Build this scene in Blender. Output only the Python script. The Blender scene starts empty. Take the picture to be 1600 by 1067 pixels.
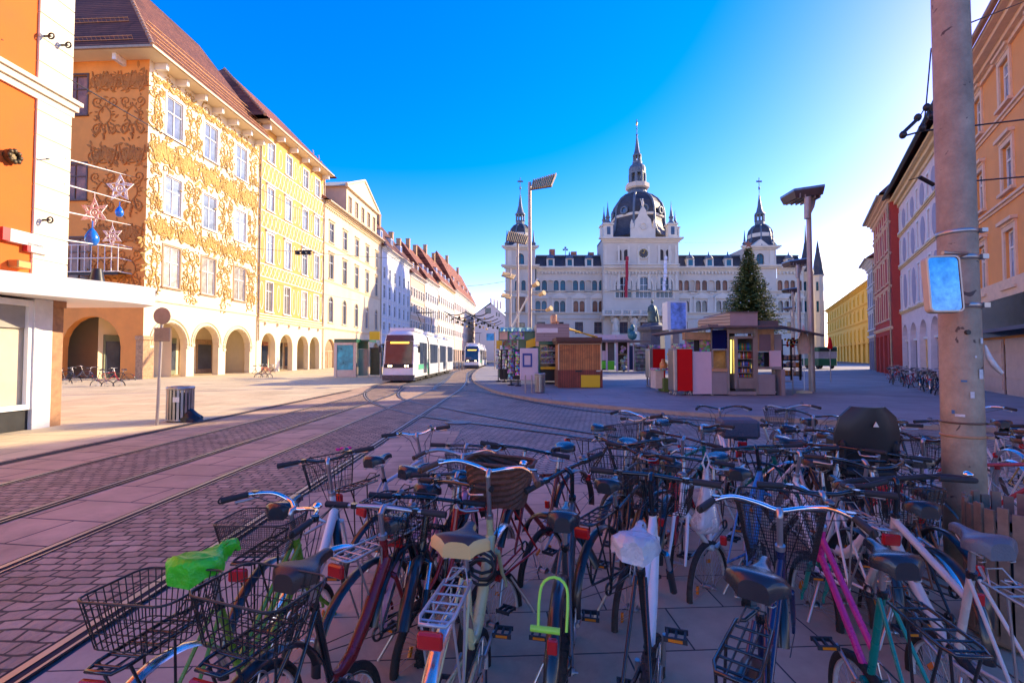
import bpy, math, random
from mathutils import Vector, Matrix
random.seed(7)
SC = bpy.context.scene
COL = SC.collection
PI = math.pi
R = math.radians
# ------------------------------------------------------------------ camera model (pixel -> place)
CAMH, FPX, PITCH = 1.7, 750.0, math.atan((557-533.5)/750.0)
def ray(px, py):
    dx, dy = (px-800)/FPX, (533.5-py)/FPX
    c, s = math.cos(PITCH), math.sin(PITCH)
    return Vector((dx, c - s*dy, s + c*dy))
def G(px, py, z=0.0):
    r = ray(px, py); t = (z-CAMH)/r.z
    return Vector((r.x*t, r.y*t, z))
def D(px, py, Y):
    r = ray(px, py); t = Y/r.y
    return Vector((r.x*t, Y, CAMH+r.z*t))
# ------------------------------------------------------------------ materials
MATS = {}
def nodes_of(name):
    m = bpy.data.materials.new(name); m.use_nodes = True
    nt = m.node_tree; b = nt.nodes['Principled BSDF']
    return m, nt, b
def mat(name, col, rough=0.7, metal=0.0, var=0.12, vscale=3.0, bump=0.0, bscale=40.0, spec=0.5, coat=0.0, dirt=0.0, emit=None, estr=0.0, alpha=None, trans=0.0, rnd=0.0):
    if name in MATS: return MATS[name]
    m, nt, b = nodes_of(name)
    N, L = nt.nodes, nt.links
    b.inputs['Roughness'].default_value = rough
    b.inputs['Metallic'].default_value = metal
    b.inputs['Specular IOR Level'].default_value = spec
    b.inputs['Coat Weight'].default_value = coat
    b.inputs['Coat Roughness'].default_value = 0.08
    b.inputs['Base Color'].default_value = (*col, 1)
    if trans: b.inputs['Transmission Weight'].default_value = trans
    if alpha is not None: b.inputs['Alpha'].default_value = alpha
    if var > 0 or bump > 0:
        tc = N.new('ShaderNodeTexCoord')
        if var > 0:
            n1 = N.new('ShaderNodeTexNoise'); n1.inputs['Scale'].default_value = vscale; n1.inputs['Detail'].default_value = 6; n1.inputs['Roughness'].default_value = 0.65
            L.new(tc.outputs['Object'], n1.inputs['Vector'])
            mr = N.new('ShaderNodeMapRange'); mr.inputs['From Min'].default_value = 0.3; mr.inputs['From Max'].default_value = 0.7
            mr.inputs['To Min'].default_value = 1-var; mr.inputs['To Max'].default_value = 1+var
            L.new(n1.outputs['Fac'], mr.inputs['Value'])
            mx = N.new('ShaderNodeMix'); mx.data_type = 'RGBA'; mx.blend_type = 'MULTIPLY'; mx.inputs['Factor'].default_value = 1
            mx.inputs['A'].default_value = (*col, 1); L.new(mr.outputs['Result'], mx.inputs['B'])
            out = mx.outputs['Result']
            if dirt > 0:
                n3 = N.new('ShaderNodeTexNoise'); n3.inputs['Scale'].default_value = vscale*0.35; n3.inputs['Detail'].default_value = 8; n3.inputs['Distortion'].default_value = 1.2
                mp = N.new('ShaderNodeMapping'); mp.inputs['Scale'].default_value = (1, 1, 0.25)
                L.new(tc.outputs['Object'], mp.inputs['Vector']); L.new(mp.outputs['Vector'], n3.inputs['Vector'])
                m2 = N.new('ShaderNodeMapRange'); m2.inputs['From Min'].default_value = 0.5; m2.inputs['From Max'].default_value = 0.75; m2.inputs['To Max'].default_value = dirt
                L.new(n3.outputs['Fac'], m2.inputs['Value'])
                mz = N.new('ShaderNodeMix'); mz.data_type = 'RGBA'; L.new(m2.outputs['Result'], mz.inputs['Factor'])
                L.new(out, mz.inputs['A']); mz.inputs['B'].default_value = (col[0]*.45, col[1]*.42, col[2]*.4, 1)
                out = mz.outputs['Result']
            L.new(out, b.inputs['Base Color'])
            rr = N.new('ShaderNodeMapRange'); rr.inputs['To Min'].default_value = max(0.02, rough-0.12); rr.inputs['To Max'].default_value = min(1, rough+0.12)
            L.new(n1.outputs['Fac'], rr.inputs['Value']); L.new(rr.outputs['Result'], b.inputs['Roughness'])
        if bump > 0:
            n2 = N.new('ShaderNodeTexNoise'); n2.inputs['Scale'].default_value = bscale; n2.inputs['Detail'].default_value = 5
            L.new(tc.outputs['Object'], n2.inputs['Vector'])
            bp = N.new('ShaderNodeBump'); bp.inputs['Strength'].default_value = bump; bp.inputs['Distance'].default_value = 0.02
            L.new(n2.outputs['Fac'], bp.inputs['Height']); L.new(bp.outputs['Normal'], b.inputs['Normal'])
    if emit:
        b.inputs['Emission Color'].default_value = (*emit, 1); b.inputs['Emission Strength'].default_value = estr
    if rnd:
        src = b.inputs['Base Color'].links[0].from_socket if b.inputs['Base Color'].links else None
        oi = N.new('ShaderNodeObjectInfo'); mr2 = N.new('ShaderNodeMapRange'); mr2.inputs['To Min'].default_value = 1-rnd; mr2.inputs['To Max'].default_value = 1+rnd; L.new(oi.outputs['Random'], mr2.inputs['Value'])
        mx2 = N.new('ShaderNodeMix'); mx2.data_type = 'RGBA'; mx2.blend_type = 'MULTIPLY'; mx2.inputs['Factor'].default_value = 1
        if src: L.new(src, mx2.inputs['A'])
        L.new(mr2.outputs['Result'], mx2.inputs['B']); L.new(mx2.outputs['Result'], b.inputs['Base Color'])
    MATS[name] = m
    return m
def brick_mat(name, c1, c2, mortar, bw, bh, ms=0.02, rough=0.85, bump=0.6, bdist=0.02, offset=0.5, coord='Object', rot=0.0, distort=0.0, plane='xy', squash=1.0, var=0.2, vscale=1.2):
    if name in MATS: return MATS[name]
    m, nt, b = nodes_of(name); N, L = nt.nodes, nt.links
    tc = N.new('ShaderNodeTexCoord')
    vec = tc.outputs[coord]
    if plane != 'xy':
        sp = N.new('ShaderNodeSeparateXYZ'); cb = N.new('ShaderNodeCombineXYZ'); L.new(vec, sp.inputs[0])
        a, c = {'xz': ('X', 'Z'), 'yz': ('Y', 'Z'), 'uz': ('X', 'Z')}[plane]
        L.new(sp.outputs[a], cb.inputs['X']); L.new(sp.outputs[c], cb.inputs['Y']); vec = cb.outputs[0]
    if rot:
        mp = N.new('ShaderNodeMapping'); mp.inputs['Rotation'].default_value = (0, 0, rot); L.new(vec, mp.inputs['Vector']); vec = mp.outputs[0]
    if distort > 0:
        nd = N.new('ShaderNodeTexNoise'); nd.inputs['Scale'].default_value = 0.7/bw*0.6; nd.inputs['Detail'].default_value = 2; L.new(vec, nd.inputs['Vector'])
        sb = N.new('ShaderNodeVectorMath'); sb.operation = 'SUBTRACT'; L.new(nd.outputs['Color'], sb.inputs[0]); sb.inputs[1].default_value = (.5, .5, .5)
        sc = N.new('ShaderNodeVectorMath'); sc.operation = 'SCALE'; L.new(sb.outputs[0], sc.inputs[0]); sc.inputs['Scale'].default_value = distort
        ad = N.new('ShaderNodeVectorMath'); L.new(vec, ad.inputs[0]); L.new(sc.outputs[0], ad.inputs[1]); vec = ad.outputs[0]
    bt = N.new('ShaderNodeTexBrick'); L.new(vec, bt.inputs['Vector'])
    bt.inputs['Color1'].default_value = (*c1, 1); bt.inputs['Color2'].default_value = (*c2, 1); bt.inputs['Mortar'].default_value = (*mortar, 1)
    bt.inputs['Scale'].default_value = 1; bt.inputs['Brick Width'].default_value = bw; bt.inputs['Row Height'].default_value = bh
    bt.inputs['Mortar Size'].default_value = ms; bt.inputs['Mortar Smooth'].default_value = 0.25; bt.inputs['Bias'].default_value = 0.0
    bt.offset = offset; bt.squash = squash
    n1 = N.new('ShaderNodeTexNoise'); n1.inputs['Scale'].default_value = vscale; n1.inputs['Detail'].default_value = 8; n1.inputs['Roughness'].default_value = 0.7
    L.new(tc.outputs[coord], n1.inputs['Vector'])
    mr = N.new('ShaderNodeMapRange'); mr.inputs['From Min'].default_value = 0.3; mr.inputs['From Max'].default_value = 0.7; mr.inputs['To Min'].default_value = 1-var; mr.inputs['To Max'].default_value = 1+var
    L.new(n1.outputs['Fac'], mr.inputs['Value'])
    mx = N.new('ShaderNodeMix'); mx.data_type = 'RGBA'; mx.blend_type = 'MULTIPLY'; mx.inputs['Factor'].default_value = 1
    L.new(bt.outputs['Color'], mx.inputs['A']); L.new(mr.outputs['Result'], mx.inputs['B'])
    ns = N.new('ShaderNodeTexNoise'); ns.inputs['Scale'].default_value = vscale*.45; ns.inputs['Detail'].default_value = 9; ns.inputs['Roughness'].default_value = .72; ns.inputs['Distortion'].default_value = .8; L.new(tc.outputs[coord], ns.inputs['Vector'])
    ms_ = N.new('ShaderNodeMapRange'); ms_.inputs['From Min'].default_value = .50; ms_.inputs['From Max'].default_value = .66; ms_.inputs['To Min'].default_value = 1.0; ms_.inputs['To Max'].default_value = 1-min(.45, var*1.6); L.new(ns.outputs['Fac'], ms_.inputs['Value'])
    m2 = N.new('ShaderNodeMix'); m2.data_type = 'RGBA'; m2.blend_type = 'MULTIPLY'; m2.inputs['Factor'].default_value = 1; L.new(mx.outputs['Result'], m2.inputs['A']); L.new(ms_.outputs['Result'], m2.inputs['B']); L.new(m2.outputs['Result'], b.inputs['Base Color'])
    b.inputs['Roughness'].default_value = rough
    r2 = N.new('ShaderNodeMapRange'); r2.inputs['To Min'].default_value = max(.05, rough-.2); r2.inputs['To Max'].default_value = min(1, rough+.15); L.new(n1.outputs['Fac'], r2.inputs['Value']); L.new(r2.outputs['Result'], b.inputs['Roughness'])
    n2 = N.new('ShaderNodeTexNoise'); n2.inputs['Scale'].default_value = 3/min(bw, bh)*0.8; n2.inputs['Detail'].default_value = 4; L.new(vec, n2.inputs['Vector'])
    iv = N.new('ShaderNodeMath'); iv.operation = 'MULTIPLY_ADD'; L.new(bt.outputs['Fac'], iv.inputs[0]); iv.inputs[1].default_value = -1.0
    mu = N.new('ShaderNodeMath'); mu.operation = 'MULTIPLY'; L.new(n2.outputs['Fac'], mu.inputs[0]); mu.inputs[1].default_value = 0.5; L.new(mu.outputs[0], iv.inputs[2])
    bp = N.new('ShaderNodeBump'); bp.inputs['Strength'].default_value = bump; bp.inputs['Distance'].default_value = bdist
    L.new(iv.outputs[0], bp.inputs['Height']); L.new(bp.outputs['Normal'], b.inputs['Normal'])
    MATS[name] = m
    return m
def glass(name='window_glass', col=(0.10, 0.13, 0.17), rough=0.06):
    return mat(name, col, rough=rough, var=0.5, vscale=0.8, spec=0.9, rnd=.6)
# ------------------------------------------------------------------ mesh builder
class MB:
    def __init__(s): s.v = []; s.f = []; s.m = []; s.s = []; s.M = None
    def add(s, vs, fs, mi=0, smooth=False):
        o = len(s.v)
        if s.M is not None: vs = [s.M @ Vector(p) for p in vs]
        s.v.extend([tuple(p) for p in vs])
        for f in fs:
            s.f.append(tuple(i+o for i in f)); s.m.append(mi); s.s.append(smooth)
        return s
    def quad(s, a, b, c, d, mi=0): return s.add([a, b, c, d], [(0, 1, 2, 3)], mi)
    def poly(s, pts, mi=0): return s.add(pts, [tuple(range(len(pts)))], mi)
    def box(s, x0, y0, z0, x1, y1, z1, mi=0):
        return s.add([(x0,y0,z0),(x1,y0,z0),(x1,y1,z0),(x0,y1,z0),(x0,y0,z1),(x1,y0,z1),(x1,y1,z1),(x0,y1,z1)],
              [(3,2,1,0),(4,5,6,7),(0,1,5,4),(1,2,6,5),(2,3,7,6),(3,0,4,7)], mi)
    def cbox(s, c, sx, sy, sz, mi=0): return s.box(c[0]-sx/2, c[1]-sy/2, c[2]-sz/2, c[0]+sx/2, c[1]+sy/2, c[2]+sz/2, mi)
    def bbox(s, x0, y0, z0, x1, y1, z1, b=0.02, mi=0):
        # box with bevelled (chamfered) vertical + horizontal edges
        o = len(s.v)
        b = min(b, abs(x1-x0)*.45, abs(y1-y0)*.45, abs(z1-z0)*.45)
        ring = lambda z, k: [(x0+k,y0+b+0*k,z),(x0+b,y0+k,z),(x1-b,y0+k,z),(x1-k,y0+b,z),(x1-k,y1-b,z),(x1-b,y1-k,z),(x0+b,y1-k,z),(x0+k,y1-b,z)]
        inn = lambda z: [(x0+b,y0+b,z)]*1
        vs = []
        for z, k in ((z0, b*.9), (z0+b, 0), (z1-b, 0), (z1, b*.9)): vs += ring(z, k)
        fs = []
        for i in range(3):
            for j in range(8):
                a = i*8+j; c = i*8+(j+1) % 8
                fs.append((a, c, c+8, a+8))
        fs.append(tuple(range(7, -1, -1))); fs.append(tuple(range(24, 32)))
        return s.add(vs, fs, mi)
    def cyl(s, p0, p1, r0, r1=None, n=8, mi=0, caps=True, smooth=True):
        p0, p1 = Vector(p0), Vector(p1); r1 = r0 if r1 is None else r1
        d = (p1-p0)
        if d.length < 1e-9: return s
        d.normalize()
        a = d.orthogonal().normalized() if abs(d.z) < .999 else Vector((1, 0, 0)); b = d.cross(a)
        vs = []
        for p, r in ((p0, r0), (p1, r1)):
            for i in range(n):
                t = 2*PI*i/n; vs.append(p+a*(r*math.cos(t))+b*(r*math.sin(t)))
        s.add(vs, [(i, (i+1) % n, n+(i+1) % n, n+i) for i in range(n)], mi, smooth)
        if caps:
            s.add(vs[:n], [tuple(range(n-1, -1, -1))], mi); s.add(vs[n:], [tuple(range(n))], mi)
        return s
    def tube(s, pts, r, n=6, mi=0, closed=False, caps=True, smooth=True, flat=1.0):
        pts = [Vector(p) for p in pts]; k = len(pts)
        if k < 2: return s
        rs = r if isinstance(r, (list, tuple)) else [r]*k
        tg = []
        for i in range(k):
            if closed: t = pts[(i+1) % k]-pts[i-1]
            else: t = pts[min(i+1, k-1)]-pts[max(i-1, 0)]
            tg.append(t.normalized() if t.length > 1e-9 else Vector((0, 0, 1)))
        a = tg[0].orthogonal().normalized(); vs = []
        for i in range(k):
            a = a - tg[i]*a.dot(tg[i])
            a = a.normalized() if a.length > 1e-6 else tg[i].orthogonal().normalized()
            b = tg[i].cross(a)
            for j in range(n):
                t = 2*PI*j/n; vs.append(pts[i]+a*(rs[i]*math.cos(t))+b*(rs[i]*math.sin(t)))
        fs = []
        for i in range(k if closed else k-1):
            o0, o1 = i*n, ((i+1) % k)*n
            for j in range(n): fs.append((o0+j, o0+(j+1) % n, o1+(j+1) % n, o1+j))
        s.add(vs, fs, mi, smooth)
        if caps and not closed and n > 3:
            s.add(vs[:n], [tuple(range(n-1, -1, -1))], mi); s.add(vs[-n:], [tuple(range(n))], mi)
        return s
    def lathe(s, prof, c=(0, 0, 0), n=16, mi=0, smooth=True, phase=0.0, sx=1.0, sy=1.0):
        c = Vector(c); vs = []; k = len(prof)
        for r, z in prof:
            for j in range(n):
                t = 2*PI*j/n+phase; vs.append(c+Vector((r*math.cos(t)*sx, r*math.sin(t)*sy, z)))
        fs = []
        for i in range(k-1):
            for j in range(n): fs.append((i*n+j, i*n+(j+1) % n, (i+1)*n+(j+1) % n, (i+1)*n+j))
        if prof[0][0] > 1e-5: fs.append(tuple(range(n-1, -1, -1)))
        if prof[-1][0] > 1e-5: fs.append(tuple(range((k-1)*n, k*n)))
        return s.add(vs, fs, mi, smooth)
    def ell(s, c, rx, ry, rz, n=10, m=6, mi=0, smooth=True):
        c = Vector(c); vs = []; fs = []
        for i in range(m+1):
            ph = PI*i/m-PI/2
            for j in range(n):
                t = 2*PI*j/n; vs.append(c+Vector((rx*math.cos(ph)*math.cos(t), ry*math.cos(ph)*math.sin(t), rz*math.sin(ph))))
        for i in range(m):
            for j in range(n): fs.append((i*n+j, i*n+(j+1) % n, (i+1)*n+(j+1) % n, (i+1)*n+j))
        return s.add(vs, fs, mi, smooth)
    def torus(s, c, R_, r, n=32, k=8, mi=0, axis='y', r2=None):
        c = Vector(c); vs = []; fs = []; r2 = r2 or r
        for i in range(n):
            t = 2*PI*i/n
            for j in range(k):
                p = 2*PI*j/k; rr = R_+r*math.cos(p); h = r2*math.sin(p)
                q = {'y': (rr*math.cos(t), h, rr*math.sin(t)), 'z': (rr*math.cos(t), rr*math.sin(t), h), 'x': (h, rr*math.cos(t), rr*math.sin(t))}[axis]
                vs.append(c+Vector(q))
        for i in range(n):
            for j in range(k):
                fs.append((i*k+j, ((i+1) % n)*k+j, ((i+1) % n)*k+(j+1) % k, i*k+(j+1) % k))
        return s.add(vs, fs, mi, True)
    def prism(s, poly, y0, y1, mi=0, plane='xz'):
        # polygon in plane extruded along the third axis
        n = len(poly)
        mk = {'xz': lambda a, b, t: (a, t, b), 'xy': lambda a, b, t: (a, b, t), 'yz': lambda a, b, t: (t, a, b)}[plane]
        vs = [mk(a, b, y0) for a, b in poly]+[mk(a, b, y1) for a, b in poly]
        return s.add(vs, [tuple(range(n)), tuple(range(2*n-1, n-1, -1))]+[(i, (i+1) % n, n+(i+1) % n, n+i) for i in range(n)], mi)
    def build(s, name, mats, parent=None, recalc=False, loc=None):
        me = bpy.data.meshes.new(name); me.from_pydata(s.v, [], s.f)
        if not isinstance(mats, (list, tuple)): mats = [mats]
        for m in mats: me.materials.append(m)
        me.polygons.foreach_set('material_index', s.m); me.polygons.foreach_set('use_smooth', s.s)
        me.update()
        if recalc:
            import bmesh
            bm = bmesh.new(); bm.from_mesh(me); bmesh.ops.recalc_face_normals(bm, faces=bm.faces); bm.to_mesh(me); bm.free()
        o = bpy.data.objects.new(name, me); COL.objects.link(o)
        if parent: o.parent = parent
        if loc is not None: o.location = loc
        return o
def link(name, me, parent=None):
    o = bpy.data.objects.new(name, me); COL.objects.link(o)
    if parent: o.parent = parent
    return o
def tag(o, label=None, cat=None, group=None, kind=None):
    if label: o['label'] = label
    if cat: o['category'] = cat
    if group: o['group'] = group
    if kind: o['kind'] = kind
    return o
def empty(name, label, cat, loc=(0, 0, 0), rz=0.0, group=None):
    o = bpy.data.objects.new(name, None); COL.objects.link(o); o.location = loc; o.rotation_euler = (0, 0, rz)
    o.empty_display_size = 0.3
    return tag(o, label, cat, group)
def struct(name, mb, m): return tag(mb.build(name, m), kind='structure')
def copy_tree(o, parent=None):
    c = o.copy(); COL.objects.link(c)
    if parent: c.parent = parent
    for ch in list(o.children): copy_tree(ch, c)
    return c
def txt(name, s, size, m, parent, loc, rot, depth=0.004, align='CENTER'):
    cu = bpy.data.curves.new(name, 'FONT'); cu.body = s; cu.size = size; cu.extrude = depth; cu.align_x = align; cu.align_y = 'CENTER'
    t = bpy.data.objects.new(name+'_tmp', cu); COL.objects.link(t)
    dg = bpy.context.evaluated_depsgraph_get(); me = bpy.data.meshes.new_from_object(t.evaluated_get(dg))
    bpy.data.objects.remove(t); me.materials.clear(); me.materials.append(m)
    o = link(name, me, parent); o.location = loc; o.rotation_euler = rot
    return o
# ------------------------------------------------------------------ camera, sun, sky
SUN_AZ, SUN_EL = R(60), R(23)
cam = bpy.data.cameras.new('camera'); co = bpy.data.objects.new('camera', cam); COL.objects.link(co)
cam.sensor_width = 36; cam.lens = FPX/1600*36; cam.clip_start = 0.05; cam.clip_end = 3000
co.location = (0, 0, CAMH); co.rotation_euler = (PI/2+PITCH, 0, 0)
SC.camera = co
sd = bpy.data.lights.new('sun', 'SUN'); sd.energy = 2.5; sd.angle = R(0.5); sd.color = (1.0, 0.80, 0.52)
so = bpy.data.objects.new('sun', sd); COL.objects.link(so)
dirv = Vector((math.sin(SUN_AZ)*math.cos(SUN_EL), math.cos(SUN_AZ)*math.cos(SUN_EL), math.sin(SUN_EL)))
so.rotation_euler = dirv.to_track_quat('Z', 'Y').to_euler(); so.location = dirv*50
w = bpy.data.worlds.new('World'); SC.world = w; w.use_nodes = True
wn, wl = w.node_tree.nodes, w.node_tree.links
bg = wn['Background']
sky = wn.new('ShaderNodeTexSky'); sky.sky_type = 'NISHITA'; sky.sun_disc = False
sky.sun_elevation = SUN_EL; sky.sun_rotation = SUN_AZ; sky.air_density = 1.0; sky.dust_density = 0.22; sky.ozone_density = 3.0
hs = wn.new('ShaderNodeHueSaturation'); hs.inputs['Saturation'].default_value = 1.48; hs.inputs['Hue'].default_value = 0.518
wl.new(sky.outputs[0], hs.inputs['Color']); tn = wn.new('ShaderNodeMix'); tn.data_type = 'RGBA'; tn.blend_type = 'MULTIPLY'; tn.inputs['Factor'].default_value = 1; tn.inputs['B'].default_value = (1.26, .80, .84, 1)
wl.new(hs.outputs[0], tn.inputs['A']); wl.new(tn.outputs['Result'], bg.inputs['Color'])
bg.inputs['Strength'].default_value = 0.14
SC.view_settings.view_transform = 'Standard'; SC.view_settings.look = 'None'
SC.view_settings.exposure = 1.84; SC.view_settings.gamma = 1.0
SC.cycles.max_bounces = 6
# ------------------------------------------------------------------ ground
m_slab_red = brick_mat('slab_reddish_granite', (.52,.34,.19), (.60,.40,.235), (.07,.05,.05), 1.15, 0.62, ms=.012, bump=.35, bdist=.012, var=.22, rot=R(8))
m_slab_pale = brick_mat('slab_pale_sand', (.68,.52,.28), (.76,.59,.33), (.22,.17,.12), 1.6, 0.8, ms=.012, bump=.2, bdist=.008, var=.15, vscale=.6)
m_slab_grey = brick_mat('slab_grey_plaza', (.29,.255,.245), (.33,.295,.28), (.10,.10,.12), 3.0, 1.1, ms=.012, bump=.15, bdist=.006, var=.18, vscale=.5)
m_slab_bike = brick_mat('slab_bike_park', (.44,.32,.21), (.52,.38,.255), (.05,.045,.045), .80, .46, ms=.006, bump=.35, bdist=.012, var=.25, rot=R(-3))
m_cob = brick_mat('cobble_setts', (.35,.225,.135), (.52,.35,.22), (.06,.045,.035), .17, .12, ms=.012, bump=1.0, bdist=.035, distort=.15, var=.35, vscale=1.5, rough=.75)
m_cob_blue = brick_mat('cobble_setts_grey', (.32,.24,.17), (.44,.335,.245), (.07,.06,.055), .17, .12, ms=.012, bump=1.0, bdist=.03, distort=.08, var=.3, vscale=1.0, rough=.7, rot=R(-25))
m_asph = mat('asphalt_grey', (.10,.095,.10), rough=.9, var=.2, vscale=.4, bump=.3, bscale=90)
m_rail = mat('rail_steel', (.40,.36,.32), rough=.42, metal=.8, var=.15, vscale=2)
m_groove = mat('rail_groove', (.02,.02,.025), rough=.9, var=0)
m_kerb = mat('kerb_granite', (.36,.27,.20), rough=.8, var=.2, vscale=3, bump=.3)
def sheet(name, pts, z, m):
    mb = MB(); mb.poly([(p[0], p[1], z) for p in pts]); return struct(name, mb, m)
g = MB(); g.quad((-900,-300,0),(900,-300,0),(900,1500,0),(-900,1500,0)); struct('ground', g, m_asph)
# strips in the foreground (x across, y into the square)
sheet('pavement_left', [(-60,-5),(-8.25,-5),(-8.25,62),(-9.6,75),(-9.6,150),(-60,150)], .012, m_slab_pale)
XR = [-6.7, -5.25, -4.05, -2.62]
def bend(y):  # the tracks swing a little to the left beyond 22 m
    if y < 20: return 0.0
    t = min(1, (y-20)/11.0); return -1.40*(t*t*(3-2*t))
def bend_b(y):
    if y < 22: return 0.0
    t = min(1, (y-22)/36.0); return -2.25*(t*t*(3-2*t))
def strip(name, xa, xb, y0, y1, z, m, bx=True, bf=None):
    bf = bf or bend
    mb = MB(); ys = [y0]; y = y0
    while y < y1: y = min(y1, y+1.5); ys.append(y)
    for a, b in zip(ys[:-1], ys[1:]):
        da, db = (bf(a), bf(b)) if bx else (0, 0)
        mb.quad((xa+da,a,z),(xb+da,a,z),(xb+db,b,z),(xa+db,b,z))
    return struct(name, mb, m)
strip('slab_strip', -8.25, -2.55, -5, 28, .008, m_slab_red, False)
strip('cobble_track', XR[0], XR[1], -5, 140, .016, m_cob)
strip('cobble_track', XR[2], XR[3], -5, 140, .016, m_cob, bf=bend_b)
sheet('cobble_road', [(-2.55,5.6),(-2.55,28),(-3.4,36),(-3.6,150),(60,150),(60,5.6)], .004, m_cob_blue)
sheet('bike_park_paving', [(-2.5,-4),(30,-4),(30,6.4),(-1.15,6.4),(-1.15,11),(-2.5,11)], .012, m_slab_bike)
def rail(pts, w=.055):
    mb = MB(); n = len(pts)
    for i in range(n-1):
        a, b = Vector(pts[i]), Vector(pts[i+1]); d = (b-a).normalized(); nn = Vector((-d.y, d.x, 0))
        for o0, o1, z, mi in ((-.075,.085,.020,1),(-.045,.005,.026,0),(.055,.075,.024,0)):
            mb.quad(a+nn*o0+Vector((0,0,z)), a+nn*o1+Vector((0,0,z)), b+nn*o1+Vector((0,0,z)), b+nn*o0+Vector((0,0,z)), mi)
    return struct('tram_rail', mb, [m_rail, m_groove])
for x in XR:
    ys = [-5+i*1.0 for i in range(150)]
    rail([(x+(bend(y) if x < -5 else bend_b(y)), y, 0) for y in ys][::-1])
# gutter channel left of the tracks
mb = MB()
for a, b, w_ in ((-5, 24, .16),):
    mb.quad((-8.2,a,.018),(-8.0,a,.018),(-7.9,b,.018),(-8.1,b,.018))
struct('gutter', mb, m_groove)
def arc(c, r, a0, a1, n=24): return [(c[0]+r*math.cos(R(a0+(a1-a0)*i/n)), c[1]+r*math.sin(R(a0+(a1-a0)*i/n)), 0) for i in range(n+1)]
def spline(pts, n=10):
    out = []; P = [Vector((*p, 0)) if len(p) == 2 else Vector(p) for p in pts]; P = [P[0]*2-P[1]]+P+[P[-1]*2-P[-2]]
    for i in range(1, len(P)-2):
        for j in range(n):
            t = j/n; a, b, c, d = P[i-1:i+3]
            out.append(.5*((2*b)+(c-a)*t+(2*a-5*b+4*c-d)*t*t+(3*b-a-3*c+d)*t**3))
    out.append(P[-2]); return out
def gp(*px): return [(G(*p).x, G(*p).y) for p in px]
rail(spline(gp((585,603),(572,612),(572,622),(590,633),(640,647),(700,657),(880,680),(1150,720),(1500,770))))
rail(spline(gp((632,606),(623,614),(626,622),(650,630),(690,637),(740,647),(860,668),(1100,700),(1500,735))))
rail(spline(gp((694,595),(679,605),(683,611),(700,613),(740,611),(800,622),(887,638),(1000,650),(1250,668))))
# raised plaza with a granite kerb, right of the tracks
kp = spline(gp((770,566.5),(752,575),(741,583),(737,592),(745,601),(775,614.5),(830,626),(887,633),(1000,644),(1105,652),(1300,664),(1560,676)))
KH = .11
mb = MB(); far = [Vector((70,12.5,0)), Vector((70,180,0)), Vector((-3.4,180,0))]
mb.poly([(p.x,p.y,KH) for p in kp]+[(p.x,p.y,KH) for p in far]); struct('plaza_pavement', mb, m_slab_grey)
mb = MB()
for a, b in zip(kp[:-1], kp[1:]):
    d = (b-a).normalized(); nn = Vector((d.y,-d.x,0)); nn = -nn if False else nn
    o = Vector((-d.y, d.x, 0))*-.26 if False else Vector((0,0,0))
    inn = Vector((-d.y, d.x, 0))*.28
    t = Vector((0,0,KH+.004)); 
    mb.quad(a, b, b+t, a+t); mb.quad(a+t, b+t, b+inn+t, a+inn+t)
struct('plaza_kerb', mb, m_kerb)
mb = MB(); mb.lathe([(.34,.02),(.34,.024),(.27,.027)], G(716,661)+Vector((0,0,0)), 24); struct('manhole_cover', mb, mat('manhole_iron', (.16,.14,.13), rough=.5, metal=.6))
# ------------------------------------------------------------------ facade toolkit (local: x along the front, -y outwards, z up)
m_glass = glass(col=(.045,.055,.075))
m_glass_sky = mat('window_glass_bright', (.30,.36,.45), rough=.05, var=.45, vscale=.7, spec=.9, rnd=.55)
m_curt = mat('curtain_glass', (.42,.38,.32), rough=.12, var=.4, vscale=1.5, spec=.8, rnd=.5)
m_white = mat('paint_white', (.78,.76,.72), rough=.6, var=.06, vscale=2)
m_cream = mat('stucco_cream', (.80,.66,.42), rough=.85, var=.08, vscale=.5, bump=.15, bscale=25)
m_dark = mat('dark_interior', (.035,.03,.028), rough=.7, var=.3, vscale=.6)
m_zinc = mat('zinc_gutter', (.42,.30,.19), rough=.5, metal=.3, var=.2)
m_brownfr = mat('brown_frame', (.12,.06,.035), rough=.5, var=.1)
m_black = mat('black_metal', (.015,.015,.017), rough=.45, var=.2)
def tile_mat(name, c1, c2): return brick_mat(name, c1, c2, (c1[0]*.3, c1[1]*.3, c1[2]*.3), .30, .26, ms=.03, bump=.9, bdist=.05, rough=.85, var=.3, vscale=.8, plane='xz')
m_tile = tile_mat('roof_tile_brown', (.16,.055,.035), (.25,.09,.05))
m_tile2 = tile_mat('roof_tile_red', (.28,.085,.045), (.36,.13,.07))
class Fac:
    def __init__(s, O, ang):
        s.O = Vector((O[0], O[1], 0)); s.ang = ang
        s.u = Vector((math.cos(ang), math.sin(ang), 0)); s.n = Vector((math.sin(ang), -math.cos(ang), 0))
    def uz(s, px, py, out=0.0):
        r = ray(px, py); c = Vector((0, 0, CAMH)); o = s.O + s.n*out
        t = (o-c).dot(s.n)/r.dot(s.n); p = c+r*t
        return (p-s.O).dot(s.u), p.z
    def W(s, u, y, z): return s.O + s.u*u - s.n*y + Vector((0, 0, z))
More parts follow.
